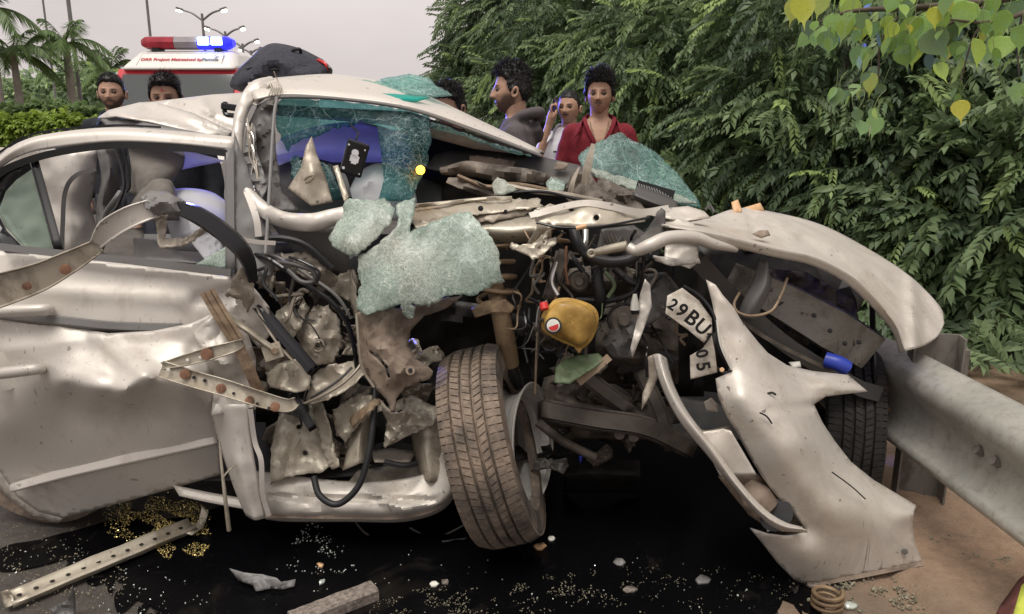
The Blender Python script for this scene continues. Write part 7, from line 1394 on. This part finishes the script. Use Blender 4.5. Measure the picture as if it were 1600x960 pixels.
# hi-vis cloth in the corner
hv = empty('hi_vis_cloth', G(1590, 940)); tag(hv, 'lime green cloth with maroon edge in the lower right corner', 'cloth'); M['lime'] = simple('lime_cloth', (.56, .62, .09), .8, 0, .15, 30); M['maroon'] = simple('maroon_cloth', (.17, .055, .05), .85, 0, .3, 20)
hc = lambda x, y, z: (x, y, GY(y, z))
poly('lime_panel', [hc(1576, 985, .10), hc(1586, 950, .11), hc(1596, 915, .12), hc(1625, 890, .14), hc(1660, 985, .14)], M['lime'], hv, res=8, cr=.01, th=.006); poly('maroon_edge', [hc(1545, 985, .02), hc(1560, 950, .03), hc(1592, 905, .04), hc(1618, 885, .1), hc(1596, 918, .11), hc(1586, 950, .10), hc(1577, 985, .09)], M['maroon'], hv, res=8, cr=.006, th=.006)
# ================================================================ overhanging heart-leaf tree
pt = empty('heart_leaf_tree', (3.2, 3.0, 0)); tag(pt, 'heart-leaved tree overhanging from the upper right, leaves in clusters', 'tree')
tw = lambda *q: [np.array(tuple(P(x, y, Y))) for x, y, Y in q]
limb_mesh('trunk', [([np.array([3.2, 3.0, 0]), np.array([3.15, 3.0, 1.2]), np.array([3.0, 2.95, 2.2]), np.array([2.6, 2.8, 2.6])], .12, .05), ([np.array([3.1, 2.97, 1.9])]+tw((1700, -40, 2.75), (1560, 0, 2.65), (1430, 12, 2.6), (1330, 18, 2.6), (1268, 40, 2.6)), .022, .003), (tw((1560, 0, 2.65), (1500, 30, 2.6), (1430, 62, 2.6)), .008, .002), (tw((1660, -20, 2.7), (1600, 20, 2.6), (1540, 35, 2.55), (1480, 30, 2.55)), .012, .003), (tw((1430, 12, 2.6), (1400, 30, 2.6), (1375, 70, 2.6), (1368, 130, 2.6), (1320, 140, 2.6)), .006, .002), (tw((1600, 20, 2.6), (1590, 60, 2.6), (1592, 120, 2.6)), .006, .002), (tw((1540, 35, 2.55), (1520, 60, 2.55), (1500, 130, 2.55)), .005, .002), (tw((1330, 18, 2.6), (1300, 30, 2.6), (1270, 50, 2.6)), .004, .0015)], M['bark'], pt)
ml_ = NT('heart_leaf'); inf = ml_.n('ObjectInfo'); cr_ = ml_.ramp(inf.outputs['Random'], (.0, (.16, .24, .11)), (.3, (.24, .40, .12)), (.62, (.32, .53, .12)), (.85, (.46, .62, .11)), (1.0, (.70, .66, .08)))
fv = ml_.noise(25, 4); colr = ml_.mix(ml_.ramp(fv, (.4, g3(0)), (.75, g3(.35))), cr_, (.10, .12, .05)); ml_.set(Base_Color=colr, Roughness=.42); tl = ml_.n('BsdfTranslucent'); ml_.l(colr, tl.inputs[0]); ms = ml_.n('MixShader'); ms.inputs[0].default_value = .4; ml_.l(ml_.b.outputs[0], ms.inputs[1]); ml_.l(tl.outputs[0], ms.inputs[2]); ml_.l(ms.outputs[0], ml_.out.inputs[0]); M['heart'] = ml_.m
def heartmesh(bend):
    hs_ = [(0, 0), (.16, .05), (.34, -.02), (.47, -.2), (.46, -.42), (.34, -.62), (.18, -.78), (.07, -.88), (.03, -1.02), (0, -1.22)]
    V = []; Fc = []
    for i, (x, z) in enumerate(hs_):
        for s in (-1, 0, 1): V.append((s*x, -abs(s)*x*.28*bend-.12*bend*z*z, z-(.02 if s else 0)))
    for i in range(len(hs_)-1):
        for j in (0, 1): a = i*3+j; Fc.append((a, a+1, a+4, a+3))
    me = bpy.data.meshes.new('leaf'); me.from_pydata(V, [], Fc); me.polygons.foreach_set('use_smooth', [True]*len(me.polygons)); me.materials.append(M['heart']); return me
HMS = [heartmesh(b) for b in (.6, 1.0, -.5)]
LP = [(1252, -4, 46), (1284, -10, 38), (1306, -2, 22), (1263, 34, 26), (1264, 48, 34), (1280, 42, 30), (1278, 55, 26), (1292, 50, 34), (1300, 34, 34), (1303, 55, 30), (1318, 32, 36), (1325, 25, 42), (1342, 12, 40), (1364, 36, 28), (1374, 50, 36), (1346, 74, 34), (1361, 86, 34), (1366, 104, 24), (1309, 142, 32), (1322, 140, 22), (1328, 150, 20), (1337, 132, 24), (1346, 138, 18), (1363, 116, 36), (1380, 132, 22), (1366, 170, 20), (1371, 182, 36), (1348, 190, 30), (1334, 168, 24), (1432, 28, 56), (1444, 34, 44), (1460, 12, 32), (1468, 16, 40), (1420, 56, 40), (1411, 70, 42), (1426, 66, 40), (1464, 56, 56), (1482, 60, 44), (1505, 72, 18), (1503, 92, 42), (1524, 62, 46), (1550, 40, 26), (1542, 48, 22), (1566, 58, 44), (1494, 138, 22), (1500, 158, 34), (1463, 100, 34), (1594, 130, 36), (1512, 4, 46), (1420, 2, 34), (1398, -6, 30), (1485, -12, 44), (1532, 30, 34), (1528, 12, 30), (1572, 18, 40), (1556, -8, 40), (1590, 2, 48), (1480, 28, 36), (1386, 60, 30), (1352, -6, 34), (1326, -12, 30), (1598, 40, 40), (1436, 66, 32), (1448, 86, 30), (1608, 84, 40), (1580, 92, 28)]
rs = random.Random(21)
for (x, y, s) in list(LP)[:52]: LP.append((x+rs.uniform(-16, 16), y+rs.uniform(-14, 12), s*rs.uniform(.55, .95)))
for _ in range(44): LP.append((rs.uniform(1330, 1610), rs.uniform(-6, 95)*rs.random()**.4, rs.uniform(18, 36)))
for i, (x, y, s) in enumerate(LP):
    Y = rs.uniform(2.42, 2.72); c = P(x, y, Y); L = s/F*Y*.86; o = bpy.data.objects.new('leaf', HMS[i % 3]); COL.objects.link(o)
    o.location = c; o.scale = (L*rs.uniform(.85, 1.1), L, L); o.rotation_euler = (rs.gauss(.1, .35), rs.gauss(0, .28), rs.gauss(0, .75)); setpar(o, pt)
    if i % 2 == 0 or s > 34: t = tube('leaf_stalk', [tuple(c+Vector((0, .002, -.004))), tuple(c+Vector((rs.uniform(-.01, .02), .004, .035))), tuple(c+Vector((rs.uniform(0, .04), .01, .06)))], .0011, M['heartstalk'] if 'heartstalk' in M else M['palmgreen'], pt, 3, 5, world=True)
